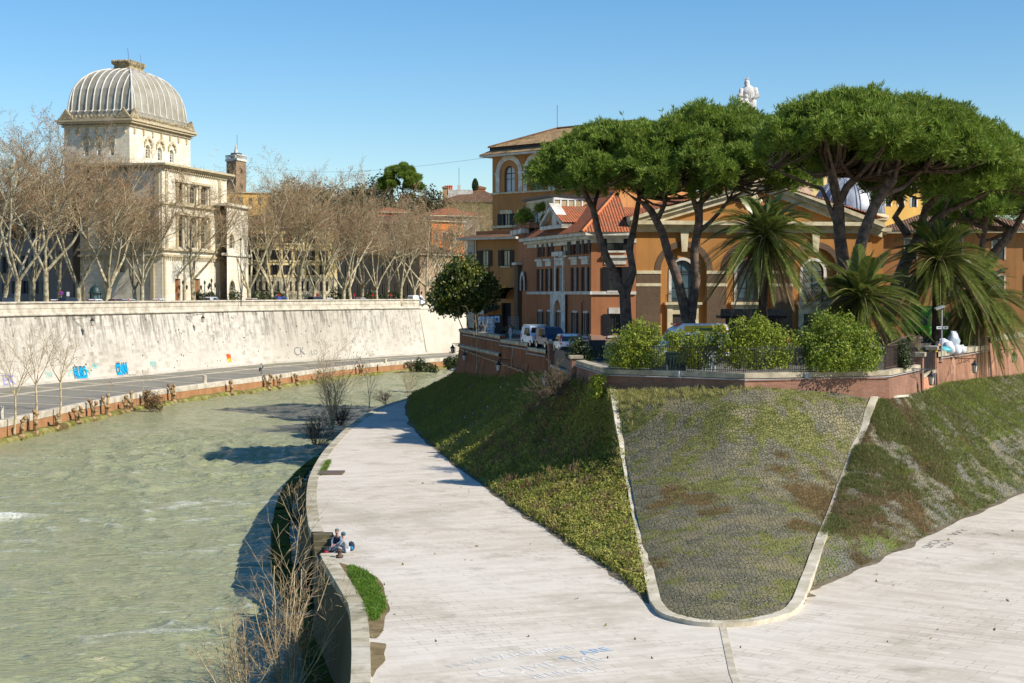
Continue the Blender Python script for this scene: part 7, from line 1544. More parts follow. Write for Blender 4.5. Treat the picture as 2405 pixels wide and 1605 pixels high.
cy = thing('cypress', 'small dark pointed cypress on the skyline left of the tall orange house', 'tree', at_y(1116, 446, 570)); c = at_y(1116, 446, 570); d = rng.normal(0, 1, (1500, 3)); d /= np.linalg.norm(d, axis=1)[:, None]; zq = rng.random(1500); rr = 1.2 * np.sin(np.pi * (.15 + .8 * zq)) ** .7; quads(np.stack([c.x + d[:, 0] * rr, c.y + d[:, 1] * rr, c.z - .5 + zq * 4.6], 1), .5, darkleaf, 'crown', cy); b = MB(); b.tube([c - Vector((0, 0, 2)), c + Vector((0, 0, .5))], .25, 6); b.build('trunk', twig, cy)
# ================================================================ VEHICLES
rubber = plain('tyre_rubber', (.012, .012, .013), None, 3, .85, .2); rimm = plain('wheel_rim', (.45, .45, .46), None, 3, .35, .5, metal=.7); cgl = glassm('car_glass', (.02, .024, .03, 1), .04)
redl = plain('red_lamp', (.55, .02, .02), None, 3, .3, .5); whl = plain('clear_lamp', (.75, .76, .78), None, 3, .15, .6); trimm = plain('black_trim', (.02, .02, .022), None, 3, .6, .3); plate = plain('number_plate', (.78, .78, .76), None, 3, .5); plateb = plain('plate_band', (.03, .10, .5), None, 3, .5)
def paint(name, c, c2=None):
    m = NM(name, .4, .4); m.b.inputs['Coat Weight'].default_value = .15; m.b.inputs['Coat Roughness'].default_value = .12
    p = m.obj(); m.col(m.mix(m.ramp(m.noise(p, 1.3, 5, .6), .4, .8), tuple(c[:3]) + (1,), tuple(c2 or [x * .8 for x in c]) + (1,))); return m.m
KINDS = {  # side profile (x forward, z), belt height, glass polygons in profile space, front/rear screens as profile index pairs
 'van': dict(L=5.3, W=2.0, P=[(-2.6, .35), (-2.62, 1.0), (-2.55, 2.25), (-2.4, 2.42), (.9, 2.45), (1.25, 2.30), (2.0, 1.38), (2.5, 1.12), (2.64, .85), (2.64, .35)], belt=1.15, fs=(5, 6), side=[[(1.02, 1.25), (1.78, 1.25), (1.2, 1.98), (1.02, 2.05)], [(.2, 1.3), (.9, 1.3), (.9, 2.0), (.2, 2.0)]], wx=(-1.75, 1.75), wr=.34, rs=None),
 'smallvan': dict(L=4.4, W=1.8, P=[(-2.15, .35), (-2.2, .95), (-2.1, 1.72), (-1.9, 1.86), (.5, 1.86), (.75, 1.78), (1.35, 1.15), (2.05, .95), (2.2, .7), (2.2, .35)], belt=.98, fs=(5, 6), side=[[(.25, 1.05), (1.18, 1.05), (.62, 1.66), (.25, 1.70)], [(-.9, 1.05), (.15, 1.05), (.15, 1.68), (-.9, 1.68)]], wx=(-1.4, 1.4), wr=.31, rs=(2, 1)),
 'hatch': dict(L=3.7, W=1.66, P=[(-1.78, .35), (-1.84, .9), (-1.62, 1.44), (-1.45, 1.56), (.25, 1.55), (.45, 1.48), (1.12, 1.0), (1.72, .86), (1.85, .65), (1.85, .35)], belt=.92, fs=(5, 6), side=[[(.02, .98), (.92, .98), (.38, 1.38), (.02, 1.42)], [(-.85, .98), (-.06, .98), (-.06, 1.42), (-.85, 1.42)], [(-1.5, 1.0), (-.95, .98), (-.95, 1.41), (-1.38, 1.40)]], wx=(-1.2, 1.2), wr=.29, rs=(2, 1)),
 'ambulance': dict(L=5.6, W=2.1, P=[(-2.7, .4), (-2.72, 1.2), (-2.68, 2.65), (-2.5, 2.82), (.8, 2.84), (1.5, 2.45), (2.15, 1.5), (2.75, 1.2), (2.88, .9), (2.88, .4)], belt=1.25, fs=(5, 6), side=[[(1.1, 1.35), (1.95, 1.35), (1.35, 2.15), (1.1, 2.2)], [(-.6, 1.45), (.8, 1.45), (.8, 2.05), (-.6, 2.05)]], wx=(-1.8, 1.9), wr=.36, rs=None)}
def vehicle(name, label, cat, kind, pm, loc, heading, group=None, stripes=None, beacon=None, roofrack=False):
    K = KINDS[kind]; t = thing(name, label, cat, (0, 0, 0), group); P = K['P']; W = K['W'] / 2
    wd = lambda z: W - max(0, z - K['belt']) * .20 - max(0, .5 - z) * .12
    n = len(P); b = MB(); vs = [(x, wd(z), z) for x, z in P] + [(x, -wd(z), z) for x, z in P]
    fs = [tuple(range(n)), tuple(range(2 * n - 1, n - 1, -1))] + [(i, i + n, (i + 1) % n + n, (i + 1) % n) for i in range(n)]; b.mesh(vs, fs); b.build('body', pm, t, bevel=.05)
    mb = MB()
    for poly in K['side']:
        for sd in (-1, 1): mb.face([(x, sd * (wd(z) + .012), z) for x, z in poly])
    mb.build('side_window', cgl, t)
    def screen(i, j, nm, sgn):
        (x0, z0), (x1, z1) = P[i], P[j]; f = lambda a: (x0 + (x1 - x0) * a, z0 + (z1 - z0) * a); mb = MB(); q0, q1 = f(.10), f(.86); nx, nz = (z0 - z1), (x1 - x0); l = math.hypot(nx, nz); nx, nz = nx / l * .02, nz / l * .02
        if nx * sgn < 0: nx, nz = -nx, -nz
        mb.face([(q0[0] + nx, wd(q0[1]) - .12, q0[1] + nz), (q0[0] + nx, -wd(q0[1]) + .12, q0[1] + nz), (q1[0] + nx, -wd(q1[1]) + .10, q1[1] + nz), (q1[0] + nx, wd(q1[1]) - .10, q1[1] + nz)]); mb.build(nm, cgl, t)
    screen(*K['fs'], 'windscreen', 1)
    if K['rs']: screen(*K['rs'], 'rear_window', -1)
    for x in K['wx']:
        for sd in (-1, 1):
            c = Vector((x, sd * (W - .10), K['wr'])); w_ = thing('wheel', None, None) if False else None
            mb = MB(); mb.tube([c - Vector((0, .11 * sd, 0)), c + Vector((0, .115 * sd, 0))], K['wr'], 16); o = mb.build('wheel', rubber, t); mb = MB(); mb.tube([c + Vector((0, .10 * sd, 0)), c + Vector((0, .13 * sd, 0))], K['wr'] * .62, 12); mb.build('rim', rimm, o)
    fx, rx = P[-2][0], P[1][0]
    for sd in (-1, 1):
        mb = MB(); z = P[-2][1] + .04; mb.box(fx - .22, fx + .015, sd * (W - .30) - .17, sd * (W - .30) + .17, z - .1, z + .12); mb.build('headlight', whl, t)
        mb = MB(); z = P[1][1]; h = .75 if kind == 'hatch' else .3; mb.hexa([(rx - .02, sd * (W - .09) - .1, z - .15), (rx + .2, sd * (W - .09) - .1, z - .15), (rx + .2, sd * (W - .07) + .09, z - .15), (rx - .02, sd * (W - .07) + .09, z - .15)] + [(rx - .02 + h * .32, sd * (W - .14) - .1, z - .15 + h), (rx + .2 + h * .2, sd * (W - .14) - .1, z - .15 + h), (rx + .2 + h * .2, sd * (W - .14) + .09, z - .15 + h), (rx - .02 + h * .32, sd * (W - .14) + .09, z - .15 + h)]); mb.build('tail_light', redl, t)
        mb = MB(); mx = P[K['fs'][1]][0] - .25; mb.box(mx - .1, mx + .1, sd * (W + .12) - .12, sd * (W + .12) + .12, K['belt'], K['belt'] + .22); mb.build('mirror', trimm, t)
    for x0, x1, nm in ((fx - .1, fx + .06, 'bumper'), (rx - .05, rx + .15, 'bumper')): mb = MB(); mb.box(x0, x1, -W + .02, W - .02, .30, .56); mb.build(nm, trimm, t)
    mb = MB(); mb.box(rx - .03 - .03, rx - .025, -.26, .26, .66, .78, 0); mb.box(rx - .035 - .03, rx - .028, -.26, -.21, .66, .78, 1); mb.box(rx - .035 - .03, rx - .028, .21, .26, .66, .78, 1); mb.build('number_plate', [plate, plateb], t)
    mb = MB(); mb.box(fx - .05, fx + .02, -W * .55, W * .55, P[-2][1] - .14, P[-2][1] + .02); mb.build('grille', trimm, t)
    if stripes:
        for mt, x0, x1, z0, z1 in stripes:
            mb = MB()
            for sd in (-1, 1): mb.face([(x0, sd * (wd(z0) + .016), z0), (x1, sd * (wd(z0) + .016), z0), (x1, sd * (wd(z1) + .016), z1), (x0, sd * (wd(z1) + .016), z1)])
            mb.build('stripe', mt, t)
    if beacon: mb = MB(); mb.box(.9, 1.35, -.6, .6, 2.72, 2.86); mb.build('beacon', beacon, t)
    if roofrack:
        mb = MB()
        for k in range(4): mb.box(-1.6 + k * .8, -1.55 + k * .8, -.7, .7, P[3][1] + .06, P[3][1] + .1)
        for sd in (-.7, .7): mb.box(-1.7, 1.0, sd - .02, sd + .02, P[3][1] + .03, P[3][1] + .09)
        mb.build('roof_rack', rimm, t)
    t.location = loc; t.rotation_euler = (0, 0, math.atan2(heading[1], heading[0])); return t
wp = paint('white_paint', (.72, .73, .74)); bp = paint('light_blue_paint', (.36, .48, .62), (.60, .66, .72)); nb_ = paint('navy_paint', (.022, .035, .085)); dk = paint('dark_paint', (.02, .022, .03)); sv = paint('silver_paint', (.40, .41, .42)); blp = paint('blue_paint', (.03, .06, .22))
def ground(u, D): q = at_y(u, 700, D); return (q.x, q.y, gz(q.x, q.y))
vehicle('parked_van', 'pale blue and white van with a roof rack parked by the orange house', 'van', 'smallvan', bp, ground(1259, 136), (.24, -.97), 'vehicles parked by the orange house', roofrack=True)
vehicle('parked_van', 'dark navy van parked between the pale blue van and the white car', 'van', 'smallvan', nb_, ground(1294, 131), (.24, -.97), 'vehicles parked by the orange house')
vehicle('parked_car', 'white hatchback seen from behind with tall red tail lights beside the navy van', 'car', 'hatch', wp, ground(1331, 124.5), (-.12, .99), 'vehicles parked by the orange house')
yel, grn = plain('yellow_stripe', (.78, .52, .02), None, 3, .4), plain('green_stripe', (.02, .20, .12), None, 3, .4)
vehicle('ambulance', 'white ambulance with yellow and green stripes half hidden behind the hedge bushes', 'ambulance', 'ambulance', wp, ground(1622, 113.5), (-.97, -.22), None, stripes=[(yel, -2.5, .75, 2.2, 2.68), (grn, -2.3, .2, 2.3, 2.5), (yel, -2.6, 2.5, .75, 1.1), (grn, -1.6, .9, 1.1, 1.32)], beacon=redl)
# green lorry
gp_ = paint('bright_green_paint', (.08, .42, .02)); tk = thing('green_lorry', 'bright green refuse lorry in the shade behind the right palms', 'lorry', (0, 0, 0)); b = MB(); b.box(-3, 1.6, -1.2, 1.2, 1.0, 3.5); b.box(-3.6, -3, -1.15, 1.15, .8, 2.9); b.build('body', gp_, tk, bevel=.06); b = MB()
for k in range(6):
    for sd in (-1.22, 1.2): b.box(-2.8 + k * .8, -2.7 + k * .8, sd, sd + .03, 1.1, 3.4)
b.build('rib', gp_, tk); b = MB(); b.box(1.75, 3.6, -1.15, 1.15, .6, 2.9); b.build('cab', gp_, tk, bevel=.1); b = MB(); b.box(3.55, 3.63, -1.0, 1.0, 1.6, 2.6); b.box(2.2, 3.2, -1.17, 1.17, 1.7, 2.5); b.build('window', cgl, tk); b = MB(); b.box(-3.5, 3.5, -.9, .9, .55, .95); b.build('chassis', trimm, tk)
for x in (-1.8, 2.6):
    for sd in (-1, 1): b = MB(); b.tube([(x, sd * .85, .5), (x, sd * 1.15, .5)], .5, 16); b.build('wheel', rubber, tk)
tk.location = ground(2176, 149); tk.rotation_euler = (0, 0, R(-84))
def street_pos(u, back=6.5):
    best = min(range(len(TP)), key=lambda i: abs(CX + F * TP[i].x / TP[i].y - u)); D = TP[best].y + back; q = at_y(u, 690, D); return (q.x, q.y, ZS), TP[min(best + 1, len(TP) - 1)] - TP[max(best - 1, 0)]
vt = [(14, 'smallvan', dk, 'dark tall car parked at the left edge above the river wall'), (140, 'hatch', wp, 'white car roof left of the white street sign above the wall'), (165, 'smallvan', dk, 'dark car roof behind the white street sign'), (228, 'hatch', wp, 'white car roof below the green kiosk'), (275, 'hatch', dk, 'dark car roof right of the kiosk'), (306, 'hatch', sv, 'silver car roof behind the close pair of plane trees'), (376, 'hatch', wp, 'white car roof left of the slim plane tree'), (498, 'smallvan', sv, 'long silver car roof before the temple steps'),
      (595, 'hatch', sv, 'silver car roof below the yellow house corner'), (660, 'smallvan', blp, 'blue car roof before the yellow house'), (744, 'smallvan', dk, 'dark car roof before the right windows of the yellow house'), (772, 'hatch', wp, 'white car roof right of the dark one'), (850, 'hatch', sv, 'silver car roof before the brown house'), (978, 'van', wp, 'white van behind the wall near the round evergreen tree')]
for u, kd, pm, lb in vt:
    q, d = street_pos(u); vehicle('parked_van' if kd == 'van' else 'parked_car', lb, 'van' if kd == 'van' else 'car', kd, pm, q if kd != 'van' else (q[0], q[1], q[2] - .35), (d.x, d.y), 'vehicles along the river street')

# ================================================================ STREET FURNITURE AND SMALL THINGS
q, d = street_pos(224, 9); kk = thing('kiosk', 'dark green round-roofed kiosk above the river wall among the plane trees', 'kiosk', q); c = Vector(q); grk = plain('kiosk_green', (.012, .035, .03), (.02, .05, .045), 2, .5, .4)
b = MB(); b.lathe(c, [(.95, 0), (.95, .9), (.9, .95)], 8); 
for k in range(8): a = 2 * math.pi * k / 8; b.tube([c + Vector((.92 * math.cos(a), .92 * math.sin(a), .9)), c + Vector((.92 * math.cos(a), .92 * math.sin(a), 2.6))], .06, 5)
b.build('frame', grk, kk); b = MB(); b.lathe(c + Vector((0, 0, 2.55)), [(1.25, 0), (1.3, .12), (1.0, .2), (.95, .55), (.8, .95), (.45, 1.25), (.12, 1.35), (.1, 1.6)], 16); b.build('roof', grk, kk, smooth=True); b = MB(); b.lathe(c + Vector((0, 0, .93)), [(.86, 0), (.86, 1.65)], 8); b.build('glazing', glb, kk)
def sign(label, u, v0, v1, back, rnd_, fm, hgt, cat='sign'):
    q, d = street_pos(u, back); c = Vector(q); zc = at_y(u, (v0 + v1) / 2, c.y).z; h = (v1 - v0) / 3600 * c.y; t = thing('street_sign', label, cat, q); b = MB(); b.tube([c, Vector((c.x, c.y, zc))], .04, 5); b.build('post', sv, t); b = MB()
    if rnd_:
        b.tube([(c.x, c.y - .06, zc), (c.x, c.y - .09, zc)], h / 2, 20); b.build('rim', redl, t); b = MB(); b.tube([(c.x, c.y - .09, zc), (c.x, c.y - .10, zc)], h * .38, 20); o = b.build('disc', plateb, t); b = MB(); b.hexa([(c.x - h * .30, c.y - .115, zc + h * .22), (c.x - h * .22, c.y - .115, zc + h * .30), (c.x - h * .22, c.y - .105, zc + h * .30), (c.x - h * .30, c.y - .105, zc + h * .22), (c.x + h * .22, c.y - .115, zc - h * .30), (c.x + h * .30, c.y - .115, zc - h * .22), (c.x + h * .30, c.y - .105, zc - h * .22), (c.x + h * .22, c.y - .105, zc - h * .30)]); b.build('bar', redl, o)
    else: b.box(c.x - h * .34, c.x + h * .34, c.y - .09, c.y - .05, zc - h / 2, zc + h / 2); b.build('panel', fm, t)
    return t
sign('round blue and red no-stopping sign among the left plane trees', 144, 683.5, 694, 6, True, None, 2)
sign('small white rectangular street sign right of the round no-stopping sign', 160, 686, 696, 7, False, plate, 2)
sign('small dark round sign disc near the white van', 990, 685, 691, 5, False, trimm, 2)
for u, lb in ((656, 'small red sign on a post before the yellow house'), (745, 'small red sign on a post near the yellow house right corner'), (832, 'small red sign on a post before the brown house'), (876, 'small red sign on a post left of the pale tree trunk'), (918, 'small red sign on a post right of the brown house middle')): sign(lb, u, 690, 697, 8, False, redl, 2)
def candelabra(label, u, D, H, n):
    q = at_y(u, 700, D); c = Vector((q.x, q.y, ZS)); t = thing('street_lamp', label, 'street lamp', c, 'lamps before the white temple'); b = MB(); b.lathe(c, [(.3, 0), (.28, .6), (.12, .8), (.09, H - .6), (.06, H)], 8)
    for k in range(n): a = 2 * math.pi * k / n + .3; e = c + Vector((.7 * math.cos(a), .7 * math.sin(a), H - .9)); b.tube([c + Vector((0, 0, H - 1.2)), c + Vector((.45 * math.cos(a), .45 * math.sin(a), H - 1.25)), e], .04, 5)
    b.build('post', lampm, t)
    for k in range(n + 1): a = 2 * math.pi * k / n + .3; e = c + (Vector((.7 * math.cos(a), .7 * math.sin(a), H - .9)) if k < n else Vector((0, 0, H))); b = MB(); b.lathe(e, [(.12, 0), (.22, .5), (.26, .52), (.08, .8), (.02, .95)], 8); b.build('lantern', lampm, t)
candelabra('three-armed black street lamp right of the stout plane trunk', 497, 299, 4.6, 3); candelabra('black street lamp left of the stout plane trunk before the temple', 430, 292, 4.2, 2); candelabra('black street lamp just right of the stout plane trunk', 481, 297, 4.2, 2)
pl = thing('lamp_post', 'tall slim dark post before the right wing of the white temple', 'post', at_y(566, 706, 305)); b = MB(); q = at_y(566, 706, 305); b.tube([(q.x, q.y, ZS), (q.x, q.y, ZS + 13)], [.1, .06], 6); b.lathe((q.x, q.y, ZS + 13), [(.1, 0), (.3, .3), (.05, .6)], 8); b.build('pole', lampm, pl)
for u, D, r, lb in ((404, 296, .9, 'clipped round bush in a pot left of the stout plane trunk'), (470, 299, 1.0, 'clipped round bush beside the street lamps'), (494, 300, 1.0, 'larger clipped round bush before the temple'), (375, 294, 1.0, 'spiky green plant before the temple corner'), (552, 306, 1.1, 'dark bush before the arched door of the wing')): bush('street_bush', lb, 'bush', at_y(u, 706, D), [(*at_y(u, 697, D), r)], 700, .3, darkleaf, int(u))
for u, r, lb in ((610, 1.6, 'dark shrub below the left windows of the yellow house'), (650, 1.4, 'dark shrub below the middle windows of the yellow house'), (786, 1.7, 'dark shrub at the right corner of the yellow house'), (872, 1.5, 'dark shrub before the brown house'), (925, 1.6, 'dark shrub below the hipped roof')):
    q, d = street_pos(u, 14); bush('street_bush', lb, 'bush', q, [(q[0], q[1], ZS + 1.6, r), (q[0] + 1.6, q[1], ZS + 1.3, r * .8)], 1300, .35, darkleaf, int(u))
# bollards on the far quay
for u, v, h, lb in ((481, 900, 1.15, 'white stone bollard on the far quay edge'), (2, 984, 1.4, 'white stone bollard cut by the left picture edge'), (905, 853, .9, 'low white stone block at the quay edge beyond the bare tree')):
    c = at_z(u, v, ZQ + .05); t = thing('stone_bollard', lb, 'bollard', c); b = MB(); b.lathe(c, [(.36, 0), (.33, .1), (.31, h - .12), (.36, h - .1), (.36, h - .02), (.2, h + .06)], 12); b.build('post', capm, t, smooth=False)
for u, v, lb in ((171, 742, 'iron bracket lantern on the embankment wall at left'), (438, 737, 'iron bracket lantern on the embankment wall right of the blue graffiti')):
    i = min(range(len(WF)), key=lambda i: abs(CX + F * WF[i].x / WF[i].y - u)); fc = Face(WF[i], WF[min(i + 1, len(WF) - 1)]); s_, z_ = fc.px(u, v, -1.5); bk = fc.p(s_, z_, -1.7); lantern(lb, bk + Vector((2.4 * fc.n.x + fc.t.x * 2.2, 2.4 * fc.n.y + fc.t.y * 2.2, -.2)), bk, 1.25)
# terrace clutter
def sacks(name, label, cat, centers, mat, seed, group=None):
    t = thing(name, label, cat, centers[0][0], group); b = MB()
    for i, (c, r) in enumerate(centers): b.blob(c, r, seed + i, .35, 12, 9, fr=2.2)
    b.build('body', mat, t, smooth=True); return t
whb = plain('white_plastic', (.74, .75, .78), (.60, .62, .68), 4, .4, .4, bump=.3)
for k, (u0, u1, lb) in enumerate(((1124, 1140, 'left roll cage stuffed with white laundry bags on the bastion terrace'), (1141, 1161, 'right roll cage stuffed with white laundry bags on the bastion terrace'))):
    D = 166; c = at_y((u0 + u1) / 2, 790, D); hw_ = (u1 - u0) / 2 / 3600 * D; t = thing('laundry_cage', lb, 'roll cage', (c.x, c.y, 12.8)); b = MB()
    for r_ in range(5):
        for s_ in (-1, 1): b.blob((c.x + s_ * hw_ * .45, c.y, 13.2 + r_ * .38), (hw_ * .7, .45, .32), r_ * 3 + s_ + k, .35, 10, 7, fr=2)
    b.build('bag', whb, t, smooth=True); b = MB()
    for sx in (-1, 1):
        for sy in (-1, 1): b.tube([(c.x + sx * hw_, c.y + sy * .45, 12.8), (c.x + sx * hw_, c.y + sy * .45, 14.8)], .025, 4)
    for z in (13, 13.6, 14.2, 14.8):
        for sy in (-1, 1): b.tube([(c.x - hw_, c.y + sy * .45, z), (c.x + hw_, c.y + sy * .45, z)], .02, 4)
    b.build('cage', sv, t)
sg = thing('notice_board', 'small white notice on a dark panel beside the laundry cages', 'sign', at_y(1166, 780, 170)); b = MB(); c = at_y(1167, 750, 170); b.box(c.x - .3, c.x + .3, c.y - .05, c.y, c.z - .35, c.z + .35); b.build('panel', plate, sg); b = MB(); b.box(c.x - .08, c.x + .08, c.y - .07, c.y - .052, c.z - .2, c.z + .15); b.box(c.x - .18, c.x + .18, c.y - .07, c.y - .052, c.z - .02, c.z + .06); b.build('symbol', plateb, sg); b = MB(); b.box(c.x - 1.0, c.x + .6, c.y, c.y + .1, 12.8, c.z + .5); b.build('backing', dkgate, sg)
cg = thing('wire_cage', 'tall wire mesh cage standing by the brick pier', 'cage', (*at_y(1206, 790, 172).xy, 12.8)); b = MB(); c = at_y(1206, 790, 172)
for x in np.linspace(-.55, .55, 8): b.tube([(c.x + x, c.y, 12.8), (c.x + x, c.y, 14.9)], .02, 4); b.tube([(c.x + x, c.y + .8, 12.8), (c.x + x, c.y + .8, 14.9)], .02, 4)
for z in np.linspace(12.9, 14.9, 8): b.tube([(c.x - .55, c.y, z), (c.x + .55, c.y, z)], .02, 4)
b.build('mesh', sv, cg)
wx = [at_y(2215, 812, 117.5), at_y(2228, 818, 116.5), at_y(2246, 822, 117), at_y(2258, 822, 118)]
sacks('plastic_sack', 'heap of white plastic sacks beside the signpost on the right terrace', 'sack', [((q.x, q.y, q.z), r) for q, r in zip(wx, (.55, .5, .42, .35))], whb, 5)
c = at_y(2239, 806, 118.5); sacks('plastic_sack', 'tall clear plastic sack standing behind the white sacks', 'sack', [((c.x, c.y, c.z), (.48, .4, .85))], glassm('clear_plastic', (.55, .62, .66, 1), .2), 9)
c = at_y(2222, 822, 116); sacks('plastic_sack', 'turquoise plastic sack among the white ones', 'sack', [((c.x - .3, c.y - .3, c.z), (.6, .35, .25))], plain('turquoise_plastic', (.10, .50, .55), None, 3, .4), 12)
bx = thing('carton', 'white and yellow carton by the gate on the right terrace', 'box', at_y(2190, 822, 113)); c = at_y(2190, 819, 113); b = MB(); b.box(c.x - .32, c.x + .32, c.y - .25, c.y + .25, c.z - .25, c.z + .0, 1); b.box(c.x - .32, c.x + .32, c.y - .25, c.y + .25, c.z + .002, c.z + .2, 0); b.build('body', [whb, yel], bx)
dp = thing('direction_post', 'grey post with a tilted solar plate and two small white direction signs', 'signpost', at_y(2212, 842, 112)); b = MB(); q0, q1 = at_y(2211, 850, 112), at_y(2212, 728, 112); b.tube([q0, q1], .05, 6); b.build('post', sv, dp); b = MB(); c = at_y(2207, 725, 112); b.hexa([(c.x - .32, c.y - .3, c.z - .12), (c.x + .32, c.y - .3, c.z + .1), (c.x + .32, c.y + .3, c.z + .16), (c.x - .32, c.y + .3, c.z - .06), (c.x - .32, c.y - .3, c.z - .02), (c.x + .32, c.y - .3, c.z + .2), (c.x + .32, c.y + .3, c.z + .26), (c.x - .32, c.y + .3, c.z + .04)]); b.build('solar_plate', sv, dp)
for x0, x1, mt in ((-.40, -.05, plate), (.06, .44, sv)): b = MB(); c = at_y(2212, 770, 112); b.box(c.x + x0, c.x + x1, c.y - .08, c.y - .05, c.z - .1, c.z + .1); o = b.build('sign_panel', mt, dp); b = MB(); b.box(c.x + x0 + .1, c.x + x1 - .06, c.y - .088, c.y - .081, c.z - .03, c.z + .03); b.build('lettering', trimm, o)
bk = thing('glazed_booth', 'small glazed booth with a red tiled canopy behind the round hedge bushes', 'booth', at_y(1768, 850, 140)); b = MB(); P0, P1 = at_y(1692, 742, 139), at_y(1847, 742, 139); Bf = Face(P0.xy, P1.xy); b.fbox(Bf, 0, Bf.L, P0.z - .25, P0.z, -3, .3); b.build('canopy_frame', shut, bk); b = MB(); roof_q(b, Bf.p(-.1, P0.z + .01, .5), Bf.p(Bf.L + .1, P0.z + .01, .5), Bf.p(Bf.L - .2, P0.z + .62, -1.2), Bf.p(.2, P0.z + .62, -1.2)); b.build('canopy_roof', tile_b, bk, uv=True); b = MB()
for k in range(7): s_ = .6 + (Bf.L - 1.2) * k / 6; b.fbox(Bf, s_ - .06, s_ + .06, 12.4, P0.z - .25, -.6, -.45)
b.fbox(Bf, .6, Bf.L - .6, 12.4, 13.3, -.55, -.5); b.build('frame', fdark, bk); b = MB(); b.face([Bf.p(.6, 13.3, -.53), Bf.p(Bf.L - .6, 13.3, -.53), Bf.p(Bf.L - .6, P0.z - .25, -.53), Bf.p(.6, P0.z - .25, -.53)]); b.build('glazing', gl, bk)
for u, D, lb, mt in ((1590, 98.6, 'dark green wheeled bin behind the railing left of the thin hedge bush', plain('bin_green', (.03, .06, .05), None, 2, .5)), (1402, 116, 'dark grey wheeled bin by the corner of the orange house', plain('bin_grey', (.04, .04, .045), None, 2, .5)), (1660, 98.2, 'pale blue-white container glimpsed through the thin hedge bush', plain('bin_pale', (.60, .68, .70), None, 2, .5)), (1545, 99.4, 'pale container glimpsed right of the leftmost hedge bush', plain('bin_pale_grey', (.55, .62, .66), None, 2, .5))):
    c = at_y(u, 800, D); z = gz(c.x, c.y); t = thing('wheeled_bin', lb, 'bin', (c.x, c.y, z)); b = MB(); b.hexa([(c.x - .5, c.y - .4, z + .15), (c.x + .5, c.y - .4, z + .15), (c.x + .5, c.y + .4, z + .15), (c.x - .5, c.y + .4, z + .15), (c.x - .62, c.y - .5, z + 1.35), (c.x + .62, c.y - .5, z + 1.35), (c.x + .62, c.y + .5, z + 1.35), (c.x - .62, c.y + .5, z + 1.35)])
    for k in range(6): b.box(c.x - .5 + k * .19, c.x - .46 + k * .19, c.y - .5, c.y - .46, z + .3, z + 1.3)
    b.build('body', mt, t); b = MB(); b.box(c.x - .65, c.x + .65, c.y - .54, c.y + .54, z + 1.37, z + 1.47); b.build('lid', mt, t); b = MB()
    for s_ in (-.4, .4): b.tube([(c.x + s_ - .05, c.y + .3, z + .12), (c.x + s_ + .05, c.y + .3, z + .12)], .12, 10)
    b.build('wheel', rubber, t)
# on the near platform
c = at_z(779, 1113, ZP); ht = thing('metal_hatch', 'flat dark rectangular metal hatch lying on the pale paving', 'hatch', c); b = MB(); b.hexa([(c.x - .85, c.y - .9, ZP), (c.x + .85, c.y - .75, ZP), (c.x + .85, c.y + .95, ZP), (c.x - .85, c.y + .8, ZP), (c.x - .85, c.y - .9, ZP + .14), (c.x + .85, c.y - .75, ZP + .14), (c.x + .85, c.y + .95, ZP + .14), (c.x - .85, c.y + .8, ZP + .14)]); b.build('cover', plain('hatch_metal', lin(112, 96, 82), lin(90, 78, 66), 2, .7), ht, bevel=.02)
c = at_z(797.5, 1309, ZP + .03); mbd = thing('mooring_bollard', 'small rusty iron mooring bollard beside the two seated people', 'bollard', c); b = MB(); b.lathe(c, [(.19, 0), (.17, .04), (.10, .08), (.085, .26), (.13, .3), (.12, .36), (.06, .38)], 12); b.tube([c + Vector((-.18, 0, .08)), c + Vector((.18, 0, .08))], .035, 6); b.build('post', rust, mbd, smooth=True)
def backpack(label, c, w, h, mat, accent, rz=0):
    t = thing('backpack', label, 'backpack', c); b = MB(); c = Vector(c); b.blob(c + Vector((0, 0, h * .48)), (w * .5, w * .36, h * .5), 4, .12, 14, 10); b.build('body', mat, t, smooth=True); b = MB(); b.blob(c + Vector((0, -w * .30, h * .32)), (w * .34, w * .16, h * .24), 6, .08, 10, 8); b.build('pocket', accent, t, smooth=True); b = MB()
    for s_ in (-1, 1): b.tube([c + Vector((s_ * w * .26, w * .25, h * .9)), c + Vector((s_ * w * .3, w * .46, h * .6)), c + Vector((s_ * w * .3, w * .34, h * .15))], .022, 5)
    b.tube([c + Vector((-.05, 0, h * .95)), c + Vector((0, 0, h * 1.08)), c + Vector((.05, 0, h * .95))], .015, 5); b.build('strap', trimm, t); return t
backpack('navy backpack with a bright blue stripe beside the seated people', at_z(825, 1294, ZP), .36, .46, plain('navy_cloth', (.02, .03, .06), None, 4, .8), plain('blue_cloth', (.03, .25, .50), None, 4, .8))
backpack('red and black backpack at the stair edge left of the seated people', (-9.12, 74.85, ZP - .08), .36, .34, plain('black_cloth', (.03, .03, .035), None, 4, .8), plain('red_cloth', (.55, .02, .03), None, 4, .8))
b = MB(); b.prism([(-9.42, 74.5), (-8.45, 74.5), (-8.55, 75.15), (-9.5, 75.15)], ZP - .35, ZP - .09); b.build('stair_landing', oldcop, iw)

